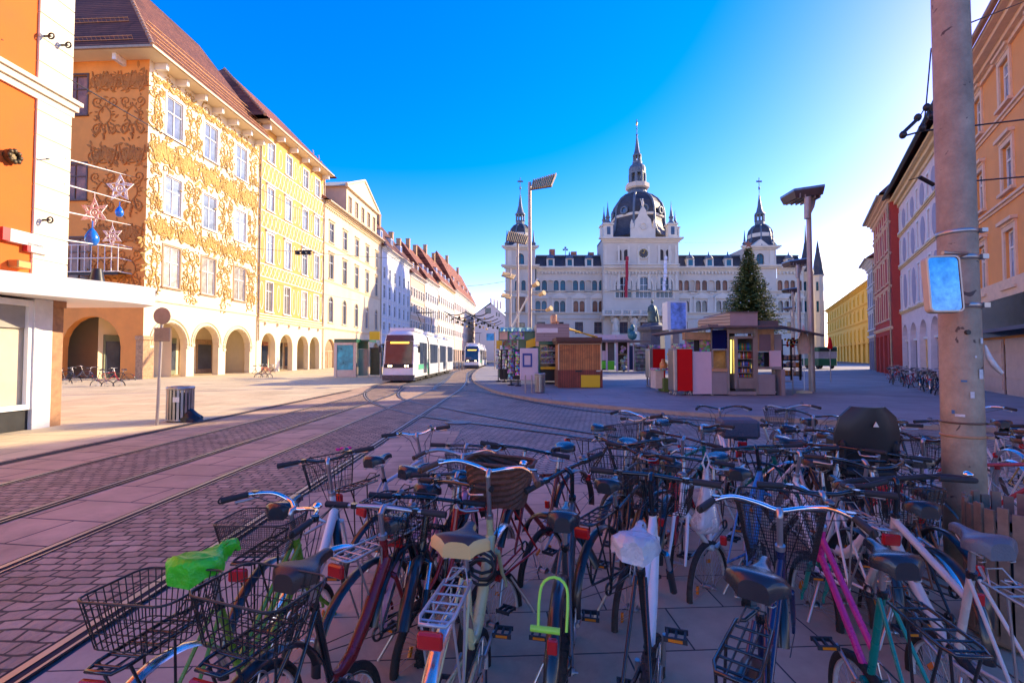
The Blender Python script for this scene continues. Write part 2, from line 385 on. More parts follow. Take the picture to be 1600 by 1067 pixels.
def wall(mb, u0, u1, z0, z1, holes, d=.3, y=0.0, mi=0, mr=None, N=10):
    """wall sheet with openings (uc, zb, w, h, arch) ; h = height to the springing when arched"""
    mr = mi if mr is None else mr
    us = {u0, u1}; zs = {z0, z1}; bx = []
    for (uc, zb, w, h, ar) in holes:
        zt = zb+h+(w/2 if ar else 0); bx.append((uc-w/2, uc+w/2, zb, zt)); us |= {uc-w/2, uc+w/2}; zs |= {zb, zt}
    us = sorted(x for x in us if u0-1e-6 <= x <= u1+1e-6); zs = sorted(x for x in zs if z0-1e-6 <= x <= z1+1e-6)
    for j in range(len(zs)-1):
        zc = (zs[j]+zs[j+1])/2; st = None
        for i in range(len(us)-1):
            c = (us[i]+us[i+1])/2
            ins = any(a < c < b and e < zc < f for a, b, e, f in bx)
            if not ins and st is None: st = us[i]
            if st is not None and (ins or i == len(us)-2):
                en = us[i] if ins else us[i+1]
                mb.quad((st,y,zs[j]),(en,y,zs[j]),(en,y,zs[j+1]),(st,y,zs[j+1]), mi); st = None
    for (uc, zb, w, h, ar) in holes:
        a, b = uc-w/2, uc+w/2; zs_ = zb+h
        out = [(a, zb), (a, zs_)]
        if ar:
            arc_ = [(uc-w/2*math.cos(PI*i/N), zs_+w/2*math.sin(PI*i/N)) for i in range(N+1)]
            for p, q in zip(arc_[:-1], arc_[1:]): mb.quad((p[0],y,p[1]),(q[0],y,q[1]),(q[0],y,zs_+w/2),(p[0],y,zs_+w/2), mi)
            out = [(a, zb)]+arc_+[(b, zb)]
        else: out += [(b, zs_), (b, zb)]
        for p, q in zip(out[:-1], out[1:]): mb.quad((p[0],y,p[1]),(p[0],y+d,p[1]),(q[0],y+d,q[1]),(q[0],y,q[1]), mr)
        if zb > z0+.05: mb.quad((a,y,zb),(b,y,zb),(b,y+d,zb),(a,y+d,zb), mr)
WCACHE = {}
def window(root, u, z, w, h, trim, frame, pane, tw=.14, to=.05, sill=True, hood=None, arch=False, rec=.16, mull=1, trans=.66, fw=.06, y=0.0, name='window', label=None):
    """h is to the springing when arched. parts: window > pane"""
    key = (round(w,2), round(h,2), trim.name, frame.name, pane.name, tw, to, sill, hood, arch, rec, mull, trans, fw)
    if key not in WCACHE:
        mb = MB(); a = w/2; H = h+(a if arch else 0)
        def ring(o, zt, y0, y1, mi):  # frame outline from rectangle/arch, offset o outwards
            n = 10
            inn = [(-a, 0)]+([(-a*math.cos(PI*i/n), h+a*math.sin(PI*i/n)) for i in range(n+1)] if arch else [(-a, h), (a, h)])+[(a, 0)]
            k = (a+o)/a
            ou = [(-a-o, 0)]+([(-(a+o)*math.cos(PI*i/n), h+(a+o)*math.sin(PI*i/n)) for i in range(n+1)] if arch else [(-a-o, h+o), (a+o, h+o)])+[(a+o, 0)]
            for i in range(len(inn)-1):
                p, q, r, s = inn[i], inn[i+1], ou[i+1], ou[i]
                mb.quad((p[0],y0,p[1]),(q[0],y0,q[1]),(r[0],y0,r[1]),(s[0],y0,s[1]), mi)
                mb.quad((s[0],y0,s[1]),(r[0],y0,r[1]),(r[0],y1,r[1]),(s[0],y1,s[1]), mi)
                mb.quad((p[0],y0,p[1]),(p[0],y1,p[1]),(q[0],y1,q[1]),(q[0],y0,q[1]), mi)
        if tw > 0: ring(tw, 0, -to, .003, 0)
        if sill: mb.box(-a-tw-.06, -to-.10, -.13, a+tw+.06, .002, -.004, 0)
        if hood == 'flat': mb.box(-a-tw-.08, -.22, H+tw+.10, a+tw+.08, .002, H+tw+.24, 0); mb.box(-a-tw, -.10, H+tw+.003, a+tw, .002, H+tw+.097, 0)
        if hood == 'ped':
            b = a+tw+.22; z0 = H+tw+.10
            mb.box(-b, -.22, z0, b, .002, z0+.10, 0); mb.prism([(-b, z0+.103), (b, z0+.103), (0, z0+.103+b*.42)], -.20, .002, 0)
        # casement frame inside the reveal
        a2 = a-.003; y0, y1 = rec-.06, rec-.01
        mb.box(-a2, y0, .003, -a2+fw, y1, h, 1); mb.box(a2-fw, y0, .003, a2, y1, h, 1); mb.box(-a2+fw, y0, .003, a2-fw, y1, fw, 1)
        if arch:
            n = 10; A = [(-a2*math.cos(PI*i/n), h+a2*math.sin(PI*i/n)) for i in range(n+1)]; B = [(-(a2-fw)*math.cos(PI*i/n), h+(a2-fw)*math.sin(PI*i/n)) for i in range(n+1)]
            for i in range(n): mb.quad((A[i][0],y0,A[i][1]),(A[i+1][0],y0,A[i+1][1]),(B[i+1][0],y0,B[i+1][1]),(B[i][0],y0,B[i][1]), 1)
        else: mb.box(-a2+fw, y0, h-fw, a2-fw, y1, h-.003, 1)
        for i in range(mull):
            x = -a2+2*a2*(i+1)/(mull+1); mb.box(x-fw*.4, y0+.004, fw, x+fw*.4, y1, H-fw*(.6 if not arch else .8), 1)
        if trans:
            zt = (h if arch else H*trans); mb.box(-a2+fw, y0+.008, zt-fw*.5, a2-fw, y1, zt+fw*.5, 1)
        o1 = mb.build(name, [trim, frame]); me = o1.data
        pb = MB(); n = 10
        if arch: pb.poly([(-a, rec, 0), (a, rec, 0)]+[(a*math.cos(PI*i/n), rec, h+a*math.sin(PI*i/n)) for i in range(n+1)])
        else: pb.quad((-a, rec, 0), (a, rec, 0), (a, rec, h), (-a, rec, h))
        o2 = pb.build('pane', pane); pe = o2.data
        bpy.data.objects.remove(o1); bpy.data.objects.remove(o2)
        WCACHE[key] = (me, pe)
    me, pe = WCACHE[key]
    o = link(name, me, root); o.location = (u, y, z)
    if label: o['label'] = label
    p = link('pane', pe, o)
    return o
def cornice(mb, u0, u1, z, steps, mi=0, y=0.0, ends=True):
    """stack of stepped mouldings [(projection, height), ...] from z upwards"""
    for pr, hh in steps:
        mb.box(u0-(pr if ends else 0), y-pr, z, u1+(pr if ends else 0), y+.05, z+hh-.002, mi); z += hh
    return z
def dentils(mb, u0, u1, z, w=.22, gap=.28, d=.22, h=.3, mi=0, y=0.0):
    n = int((u1-u0)/(w+gap)); k = (u1-u0)/max(n, 1)
    for i in range(n):
        x = u0+k*(i+.5); mb.box(x-w/2, y-d, z, x+w/2, y+.02, z+h, mi)
def pitched(mb, u0, u1, zE, depth, rise, over=.9, hip0=0.0, hip1=0.0, mi=0, front=0.0, t=.18):
    """roof with the ridge along u at half depth; hips at either end"""
    y0, y1 = front-over, depth+over; yr = (front+depth)/2; zr = zE+rise
    a0, a1 = u0-(over if hip0 else 0), u1+(over if hip1 else 0)
    A, B, C_, D_ = (a0, y0, zE), (a1, y0, zE), (a1, y1, zE), (a0, y1, zE)
    r0, r1 = (u0+hip0, yr, zr), (u1-hip1, yr, zr)
    mb.quad(A, B, r1, r0, mi); mb.quad(C_, D_, r0, r1, mi)
    mb.poly([D_, A, r0], mi); mb.poly([B, C_, r1], mi)
def downpipe(root, u, z0, z1, m, y=-.12, r=.07, name='downpipe'):
    mb = MB(); mb.cyl((u, y, z0), (u, y, z1), r, n=8)
    for z in (z0+1.5, (z0+z1)/2, z1-1.2): mb.cyl((u, y, z), (u, y, z+.08), r*1.35, n=8)
    return mb.build(name, m, root)
# ------------------------------------------------------------------ left row
LA = PI/2 - math.atan(.053)
b0 = G(222, 592.5)
LF = Fac((b0.x, b0.y), LA)
def facpix(F, px): return F.uz(px, 560)[0]
# ---- stucco scroll work (real relief)
def scroll_curve(cx, cz, r0, r1, a0, turns, sgn, n=16):
    return [(cx+sgn*(r0+(r1-r0)*i/n)*math.cos(a0+turns*2*PI*i/n), -.03, cz+(r0+(r1-r0)*i/n)*math.sin(a0+turns*2*PI*i/n)) for i in range(n+1)]
def leaf(mb, x, z, ang, L, W=None, mi=0):
    W = W or L*.38; c, s = math.cos(ang), math.sin(ang)
    P = [(0, 0), (.35*L, W*.5), (.75*L, W*.38), (L, 0), (.75*L, -W*.38), (.35*L, -W*.5)]
    q = [(x+a*c-b*s, -.012, z+a*s+b*c) for a, b in P]; m_ = (x+.45*L*c, -.09, z+.45*L*s)
    mb.add(q+[m_], [(i, (i+1) % 6, 6) for i in range(6)], mi)
def stucco_panel(mb, u0, u1, z0, z1, rnd, kind, mi=0):
    cx, w, h = (u0+u1)/2, u1-u0, z1-z0; k = min(w, h)
    def both(f):
        for sg in (1, -1): f(sg)
    if kind == 'tall':      # between windows: candelabra with cartouche, scrolls and hanging fruit
        cz = z0+h*.55
        mb.tube([(cx+w*.23*math.cos(t*PI/9), -.02, cz+h*.19*math.sin(t*PI/9)*(1+.12*math.cos(4*t*PI/9))) for t in range(18)], .055, 5, mi, closed=True)
        for i in range(16):
            t = i/16*2*PI; leaf(mb, cx+w*.25*math.cos(t), cz+h*.21*math.sin(t), t+rnd.uniform(-.5, .5), w*.15, mi=mi)
        def f(sg):
            mb.tube(scroll_curve(cx+sg*w*.27, z0+h*.86, w*.19, w*.03, -PI/2, 1.35, sg), [.056-.0022*i for i in range(17)], 5, mi)
            mb.tube(scroll_curve(cx+sg*w*.25, z0+h*.25, w*.18, w*.03, PI/2, -1.35, sg), [.056-.0022*i for i in range(17)], 5, mi)
            mb.tube([(cx+sg*w*(.10+.34*t/8), -.03, z0+h*(.40-.26*math.sin(t/8*PI*.8))) for t in range(9)], .06, 5, mi)
            for i in range(12):
                leaf(mb, cx+sg*rnd.uniform(.1, .47)*w, z0+rnd.uniform(.02, .98)*h, rnd.uniform(0, 2*PI), w*rnd.uniform(.12, .22), mi=mi)
        both(f)
        for i in range(7): mb.ell((cx+rnd.uniform(-1, 1)*w*.05*(7-i)/7, -.04, z0+h*(.24-.035*i)), w*.055*(1-.08*i), .09, w*.055*(1-.08*i), 6, 4, mi)
    else:                   # wide band: paired C-scrolls with shell and swags
        cz = z0+h/2
        for i in range(7): leaf(mb, cx, cz-h*.15, PI*(i+.5)/7, h*.5, mi=mi)
        mb.tube([(cx+h*.3*math.cos(i*PI/7), -.02, cz-h*.02+h*.26*math.sin(i*PI/7)) for i in range(14)], .07, 5, mi, closed=True)
        def f(sg):
            for q, rr in ((.22, .33), (.38, .24)):
                mb.tube(scroll_curve(cx+sg*w*q, cz+h*.06*(1 if q < .3 else -1), h*rr, h*.05, PI*.9, 1.5*(1 if q < .3 else -1), sg), [.056-.0022*i for i in range(17)], 5, mi)
            mb.tube([(cx+sg*w*(.06+.42*t/8), -.03, z0+h*(.85-.7*math.sin(t/8*PI))) for t in range(9)], [.05+.035*math.sin(t/8*PI) for t in range(9)], 5, mi)
            for i in range(11): leaf(mb, cx+sg*rnd.uniform(.05, .5)*w, z0+rnd.uniform(.05, .95)*h, rnd.uniform(0, 2*PI), h*rnd.uniform(.16, .3), mi=mi)
        both(f)
def arcade_inside(root, u0, u1, zt, depth, wallm, y=0.0, z0=0.0):
    mb = MB(); mb.quad((u0, y+depth, z0), (u1, y+depth, z0), (u1, y+depth, zt), (u0, y+depth, zt), 0)
    mb.quad((u0, y+.7, zt), (u1, y+.7, zt), (u1, y+depth, zt), (u0, y+depth, zt), 0)
    return mb.build('arcade_vault', wallm, root)
m_och = mat('stucco_ornament_ochre', (.55,.35,.10), rough=.85, var=.25, vscale=2)
m_orn2 = mat('stucco_ornament_umber', (.50,.20,.045), rough=.85, var=.25, vscale=2)
m_l1 = mat('render_ivory', (.84,.73,.50), rough=.85, var=.10, vscale=.45, bump=.12, bscale=20, dirt=.12)
m_l1e = mat('render_orange', (.88,.34,.07), rough=.85, var=.12, vscale=.5, bump=.12, bscale=20, dirt=.25)
m_grsh = mat('shutter_grey_green', (.20,.22,.13), rough=.6, var=.2)
m_brsh = mat('shutter_brown', (.40,.24,.12), rough=.6, var=.25, vscale=2)
m_ston = mat('pillar_stone', (.45,.28,.15), rough=.9, var=.35, vscale=6, bump=.4, bscale=12)
def shopfronts(root, spans, depth, zt, rnd, mats_, y=0.0):
    for (a, b, m) in spans:
        mb = MB(); mb.box(a, y+depth-.10, .05, b, y+depth-.004, zt, 0); mb.box(a+.12, y+depth-.13, .45, b-.12, y+depth-.103, zt-.5, 1)
        mb.build('shopfront', [m, m_glass], root)
# ---- stuccoed corner house
def house_l1():
    rnd = random.Random(3)
    u0, u1 = 0.0, facpix(LF, 399); zE = LF.uz(222, 84)[1]
    H = empty('stucco_corner_house', 'ivory corner house covered in ochre stucco scrolls, with round arches and an orange end wall', 'building', LF.O, LA)
    W = MB(); holes = []; cols = [265, 323, 372]
    rows = [((142, 210), (192, 247), (233, 280)), ((270, 332), (303, 357), (333, 378)), ((384, 448), (402, 458), (420, 472))]
    cu = [facpix(LF, c) for c in cols]
    zz = []
    for r in rows:
        bt = [LF.uz(cols[i], r[i][1])[1] for i in range(3)]; tp = [LF.uz(cols[i], r[i][0])[1] for i in range(3)]
        zz.append((sum(bt)/3, sum(tp)/3))
    ww = 1.75
    for (zb, zt) in zz:
        for u in cu: holes.append((u, zb, ww, zt-zb, False))
    arch = []
    for (pa, pb, pt) in ((238, 291, 495), (303, 341, 502), (352, 390, 508)):
        a, b = facpix(LF, pa), facpix(LF, pb); zt = LF.uz((pa+pb)/2, pt)[1]; arch.append(((a+b)/2, 0, b-a, 4.4-(b-a)/2))
    for a in arch: holes.append((*a[:4], True))
    wall(W, u0, u1, 0, zE, holes, d=.55)
    dep = 14.5
    W.quad((u1,0,0),(u1,dep,0),(u1,dep,zE),(u1,0,zE)); W.quad((u0,dep,0),(u0,dep,zE),(u1,dep,zE),(u1,dep,0))
    W.box(u0,.55,0,u0+1.4,1.2,4.6) if False else None
    W.build('wall', m_l1, H)
    # end wall looking at the camera: x=u0 plane, runs along local y
    E = MB(); E.M = Matrix.Translation((0,0,0)) @ Matrix.Rotation(-PI/2, 4, 'Z')   # local x -> -y ... outward becomes -u
    ex = lambda px, py: None
    EF = Fac((LF.O.x, LF.O.y), LA-PI/2)
    def eu(px, py): return EF.uz(px, py)
    eh = []
    ewin = [((118, 118, 180)), ((116, 256, 312)), ((122, 372, 436))]
    ew = []
    for (pc, pt, pb) in ewin:
        u, zt = eu(pc, pt); _, zb = eu(pc, pb); ew.append((u, zb, zt)); eh.append((u, zb, 2.0, zt-zb, False))
    a = eu(96, 560)[0]; b = eu(188, 560)[0]; zt = eu(142, 494)[1]; eh.append(((a+b)/2, 0, b-a, zt-(b-a)/2, True))
    wall(E, -dep, 0, 0, zE, eh, d=.5); E.build('end_wall', m_l1e, H)
    # interior behind the arches
    arcade_inside(H, .7, u1-.2, 4.9, 4.2, m_cream)
    mb = MB(); mb.quad((3.6,.6,0),(3.6,dep-.5,0),(3.6,dep-.5,4.9),(3.6,.6,4.9),0); mb.build('inner_wall', m_cream, H)
    shopfronts(H, [(facpix(LF,240)+.1, facpix(LF,262)+.6, m_grsh), (facpix(LF,270)+.7, facpix(LF,300)+.9, m_brsh), (facpix(LF,305)+1.0, facpix(LF,328)+1.2, m_grsh), (facpix(LF,333)+1.2, facpix(LF,352)+1.2, m_brsh), (facpix(LF,354)+1.6, facpix(LF,372)+2, m_ston)], 4.2, 3.4, rnd, None)
    mb = MB(); mb.M = Matrix.Rotation(-PI/2, 4, 'Z')
    mb.box(a+1.6, 3.4, 0.05, a+3.2, 3.5, 3.4, 0); mb.box(a+1.7, 3.36, .9, a+3.0, 3.39, 3.2, 1); mb.build('shopfront', [m_dark, mat('shop_display_red', (.25,.06,.05), rough=.4, var=.7, vscale=4)], H)
    # pillar bases
    mb = MB()
    e = [u0]+[v for ar in arch for v in (ar[0]-ar[2]/2, ar[0]+ar[2]/2)]+[u1]
    for i in range(0, len(e), 2):
        mb = MB()
        if i == 0: mb.box(e[i]-.06, -.07, 0, e[i+1]+.06, .5, 2.95, 0); mb.box(e[i]-.14, -.15, 2.953, e[i+1]+.12, .52, 3.25, 0)
        else: mb.box(e[i]-.02, -.03, 2.75, e[i+1]+.02, .5, 2.95, 0)
        mb.build('pillar_base' if i == 0 else 'capital', m_ston if i == 0 else m_cream, H)
    mb = MB()
    for ar in arch:
        n = 14; r = ar[2]/2
        for rr, yy in ((r+.09, -.05), (r+.34, -.07)):
            mb.tube([(ar[0]-rr*math.cos(PI*i/n), yy*.3, ar[3]+rr*math.sin(PI*i/n)) for i in range(n+1)], .07, 5)
        mb.box(ar[0]-r-.35, -.08, ar[3]-.25, ar[0]-r-.004, .45, ar[3]-.05); mb.box(ar[0]+r+.004, -.08, ar[3]-.25, ar[0]+r+.35, .45, ar[3]-.05)
    mb.build('arch_moulding', m_cream, H)
    mb = MB(); cornice(mb, u0, u1, LF.uz(265, 470)[1]-.2, [(.10, .14)], ends=False); mb.build('string_course', m_cream, H)
    for j, (zb, zt) in enumerate(zz):
        for u in cu: window(H, u, zb, ww, zt-zb, m_white if j < 2 else m_brsh, m_white, m_curt if j == 2 else m_glass_sky, tw=.16, fw=.09, rec=.13, trans=.62)
    for (u, zb, zt) in ew:
        f = window(H, 0, zb, 2.0, zt-zb, m_brownfr, m_brownfr, mat('window_glass_orange_reflection', (.34,.15,.07), rough=.15, var=.6, vscale=.9, spec=.4), tw=.12, fw=.09, rec=.14)  # orange reflections are put into the pane colour
        f.matrix_local = Matrix.Rotation(-PI/2, 4, 'Z') @ Matrix.Translation((u, 0, zb))
    # stucco relief on the front
    O = MB(); ed = [u0+.35]+cu+[u1-.35]; hw = ww/2+.28
    cols_ = [(u0+.25, cu[0]-hw), (cu[0]+hw, cu[1]-hw), (cu[1]+hw, cu[2]-hw), (cu[2]+hw, u1-.2)]
    for j, (zb, zt) in enumerate(zz):
        hh = (zt-zb)
        for (a_, b_) in cols_:
            if b_-a_ < .5: continue
            z0 = zb-.3 if j < 2 else zb-.6; z1 = zt+.3
            n = max(1, round((b_-a_)/2.0))
            for q in range(n): stucco_panel(O, a_+(b_-a_)*q/n, a_+(b_-a_)*(q+1)/n, z0, z1, rnd, 'tall')
        ztop = zE-.7 if j == 0 else zz[j-1][0]-.25
        n = 5
        for q in range(n): stucco_panel(O, u0+.2+(u1-u0-.4)*q/n, u0+.2+(u1-u0-.4)*(q+1)/n, zt+.25, ztop, rnd, 'wide')
    def free(u, z, r):
        return not any(abs(u-c) < ww/2+.2+r*.7 and zb-.2-r*.6 < z < zt+.15+r*.6 for zb, zt in zz for c in cu)
    placed = []
    tries = 0
    while tries < 1500:
        tries += 1
        u = rnd.uniform(u0+.2, u1-.2); z = rnd.uniform(zz[2][0]-.9, zE-.5); r = rnd.choice([.3, .38, .5, .62])
        if z < zz[2][0] and min(abs(u-c) for c in cu) < 1.7: continue
        if not free(u, z, r) or any((u-a)**2+(z-b)**2 < (r+c)**2*.86 for a, b, c in placed): continue
        placed.append((u, z, r)); sg = rnd.choice([1, -1])
        O.tube(scroll_curve(u, z, r, r*.15, rnd.uniform(0, 6.28), 1.4, sg, 14), [.060-.0028*i for i in range(15)], 5)
        for q in range(int(3+r*8)):
            a = rnd.uniform(0, 6.28); leaf(O, u+r*.9*math.cos(a), z+r*.9*math.sin(a), a+rnd.uniform(-1.2, 1.2), r*rnd.uniform(.5, .9))
    O.build('stucco_relief', m_och, H)
    O = MB(); O.M = Matrix.Rotation(-PI/2, 4, 'Z')
    lo = eu(205, 460)[1]
    for (a_, b_) in ((-2.3, -.15), (-4.6, -2.4)):
        z = lo
        for hgt, kd in ((3.6, 'tall'), (2.2, 'wide'), (3.8, 'tall'), (2.2, 'wide'), (3.6, 'tall')):
            if z+hgt > zE: break
            if not any(abs(u-(a_+b_)/2) < 1.8 and z < zt_ and z+hgt > zb_ for u, zb_, zt_ in ew): stucco_panel(O, a_, b_, z, z+hgt-.1, rnd, kd)
            z += hgt
        stucco_panel(O, a_, b_, z-.1, zE-.5, rnd, 'wide')
    O.build('stucco_relief', m_orn2, H)
    # eaves and roof
    mb = MB()
    mb.box(-1.3, -1.3, zE, u1+.2, dep+.5, zE+.16, 0)
    for i in range(7): x = .6+(u1-1.2)*i/6; mb.box(x-.14, -.95, zE-.5, x+.14, .0, zE-.003, 1)
    for i in range(3): yv = 2+i*4.5; mb.box(-.95, yv-.14, zE-.5, 0, yv+.14, zE-.003, 1)
    mb.build('eaves', [m_cream, m_white], H)
    mb = MB(); mb.box(-1.46, -1.46, zE+.02, u1+.2, -1.303, zE+.2); mb.box(-1.46, -1.30, zE+.02, -1.303, dep, zE+.2); mb.build('gutter', m_zinc, H)
    mb = MB(); zr = zE+11.0; yr = 7.0
    A, B = (-1.4, -1.4, zE+.2), (u1+.2, -1.4, zE+.2); r0, r1 = (4.6, yr, zr), (u1+.2, yr, zr); Cc, Dd = (u1+.2, 15.4, zE+.2), (-1.4, 15.4, zE+.2)
    mb.quad(A, B, r1, r0); mb.poly([Dd, A, r0]); mb.quad(Cc, Dd, r0, r1); mb.poly([B, Cc, r1]); rf = mb.build('roof', m_tile, H)
    mb = MB(); n = 26
    for i in range(n):
        t = i/n; p = [A[k]+(r0[k]-A[k])*t for k in range(3)]; q = [A[k]+(r0[k]-A[k])*(t+.9/n) for k in range(3)]; mb.cyl(p, q, .17, .13, n=6)
    mb.build('ridge_tile', mat('ridge_tile_pale', (.45,.25,.15), rough=.8), rf)
    mb = MB()   # snow guards along the slopes
    def guard(p0, p1, up):
        p0, p1, up = Vector(p0), Vector(p1), Vector(up); d = p1-p0; n = int(d.length/.35)
        for k in (.05, .28): mb.tube([p0+up*k, p1+up*k], .035, 4)
        for i in range(n+1): mb.tube([p0+d*(i/n), p0+d*(i/n)+up*.34], .018, 3)
    for f in (.06, .2, .30, ):
        y_ = -1.4+(yr+1.4)*f; z_ = zE+.2+(zr-zE-.2)*f; guard((-1.0+6*f, y_, z_), (u1-.2, y_, z_), (0, -.6, .8))
    for f in (.06, .28):
        x_ = -1.4+6*f; z_ = zE+.2+(zr-zE-.2)*f; guard((x_, 0+7*f, z_), (x_, 12-5*f, z_), (-.6, 0, .8))
    mb.build('snow_guard', mat('snow_guard_rust', (.55,.26,.11), rough=.6, var=.2), H)
    return u1, zE
L1_u1, L1_zE = house_l1()
# ---- second house, yellow panels with white strapwork
m_l2 = mat('render_golden', (.64,.35,.09), rough=.85, var=.12, vscale=.6, bump=.1)
m_l2w = mat('strapwork_white', (.88,.82,.66), rough=.85, var=.06)
def house_l2():
    rnd = random.Random(5)
    uA, uB = facpix(LF, 400.5), facpix(LF, 503.5); L = uB-uA
    H = empty('golden_panelled_house', 'golden yellow house with white strapwork panels and an arcade, beside the stucco scroll house', 'building', LF.W(uA, 0, 0), LA)
    q = lambda px, py: (LF.uz(px, py)[0]-uA, LF.uz(px, py)[1])
    zE = q(408, 193)[1]
    cols = [419, 447, 474, 492.5]; rows = [(219, 252), (292, 328), (365, 410), (441, 487)]
    cu = [q(c, 560)[0] for c in cols]; zz = [(q(419, b)[1], q(419, t)[1]) for t, b in rows]
    zA = q(419, 502)[1]
    holes = [(u, zb, 1.35, zt-zb, False) for zb, zt in zz for u in cu]
    arch = []
    for pa, pb, pt in ((408, 430, 520), (437, 457, 523), (464, 481.5, 525), (483.5, 499, 526)):
        a, b = q(pa, 560)[0], q(pb, 560)[0]; arch.append(((a+b)/2, b-a)); holes.append(((a+b)/2, 0, b-a, 4.3-(b-a)/2, True))
    mb = MB(); wall(mb, 0, L, 0, zA, [h for h in holes if h[4]], d=.6, mi=1); wall(mb, 0, L, zA, zE, [h for h in holes if not h[4]], d=.3)
    mb.quad((0,0,0),(0,0,zE),(0,14,zE),(0,14,0),1); mb.quad((L,0,0),(L,14,0),(L,14,zE),(L,0,zE),1); mb.quad((0,14,0),(0,14,zE),(L,14,zE),(L,14,0),1)
    mb.build('wall', [m_l2, m_l1], H)
    arcade_inside(H, .1, L-.1, 4.8, 3.8, m_cream)
    shopfronts(H, [(arch[0][0]-1.5, arch[0][0]+2.5, m_brsh), (arch[1][0]-1, arch[1][0]+2.6, mat('shop_display_mixed', (.45,.18,.10), rough=.5, var=.8, vscale=3)), (arch[2][0]-.4, arch[2][0]+2.0, m_dark), (arch[3][0]-.8, arch[3][0]+2.2, m_brsh)], 3.8, 3.5, rnd, None)
    mb = MB(); zt = cornice(mb, 0, L, zA-.1, [(.12, .15), (.25, .16)], ends=False); dentils(mb, .2, L-.2, zA-.45, h=.33, w=.2, gap=2.2)
    mb.build('string_course', m_cream, H)
    S = MB()
    for j, (zb, zt) in enumerate(zz):
        for k, u in enumerate(cu):
            window(H, u, zb, 1.35, zt-zb, m_white, m_white, m_glass_sky if j < 3 else m_curt, tw=.14, fw=.08, rec=.13, hood='flat' if j in (1, 2) else None, trans=.7)
        # strapwork: paired ovals between windows, lozenges below
        ed = [.15]+cu+[L-.15]
        for k in range(5):
            a = ed[k]+(.95 if k else 0); b = ed[k+1]-(.95 if k < 4 else 0)
            if b-a < .5: continue
            n = max(1, int((b-a)/.95)); hgt = zt-zb
            for i in range(n):
                cx = a+(b-a)*(i+.5)/n; rx = min(.36, (b-a)/n*.4)
                S.tube([(cx+rx*math.cos(t*PI/8), -.0, (zb+zt)/2+hgt*.46*math.sin(t*PI/8)) for t in range(16)], .06, 5, closed=True)
        zlo = (zz[j+1][1]+.5) if j < 3 else zA+.45
        zhi = zb-.35
        n = int(L/.8)
        S.box(.05, -.045, zhi-.03, L-.05, .01, zhi+.07); S.box(.05, -.045, zlo-.07, L-.05, .01, zlo+.03)
        for i in range(n):
            x = .1+(L-.2)*i/n; x2 = .1+(L-.2)*(i+1)/n; xm = (x+x2)/2; zm = (zlo+zhi)/2
            if zhi-zlo > .5:
                S.tube([(x, 0, zm), (xm, 0, zhi), (x2, 0, zm), (xm, 0, zlo), (x, 0, zm)], .055, 5)
        for e in (.12, L-.12): S.box(e-.1, -.04, zb-.3, e+.1, .01, zt+.4)
    S.build('strapwork', m_l2w, H)
    mb = MB(); mb.box(-.4, -1.2, zE, L+.1, 14.4, zE+.2, 0)
    for i in range(6): x = .5+(L-1)*i/5; mb.box(x-.15, -.9, zE-.55, x+.15, 0, zE-.003, 1)
    mb.build('eaves', [m_cream, m_white], H)
    mb = MB(); mb.box(-.5, -1.38, zE+.03, L+.1, -1.203, zE+.22); mb.build('gutter', m_zinc, H)
    mb = MB(); pitched(mb, 0, L, zE+.2, 14, 8.5, over=1.3, hip0=4.2, hip1=0.01); rf = mb.build('roof', m_tile2, H)
    mb = MB(); n = 22
    A = Vector((-1.3, -1.3, zE+.2)); r0 = Vector((4.2, 7, zE+8.7))
    for i in range(n): mb.cyl(A+(r0-A)*(i/n), A+(r0-A)*((i+.9)/n), .17, .13, n=6)
    mb.build('ridge_tile', MATS['ridge_tile_pale'], rf)
    mb = MB()
    for k in range(5):
        x = L-.2+k*.9; h = 5.6+.5*(k % 2); mb.cyl((x, 2.0, zE+.5), (x, 2.0, zE+h-2.0), .05, n=5)
        for q in range(3): mb.tube([(x-.7, 2.0-.2, zE+h-2.2-q*.55), (x+.7, 2.2, zE+h-2.2-q*.55)], .035, 4)
    mb.build('antenna', m_ston, rf)
    downpipe(H, .15, 3.4, zE, m_zinc); downpipe(H, L-.1, 0, zE, m_zinc)
    return uB, zE
L2_uB, L2_zE = house_l2()
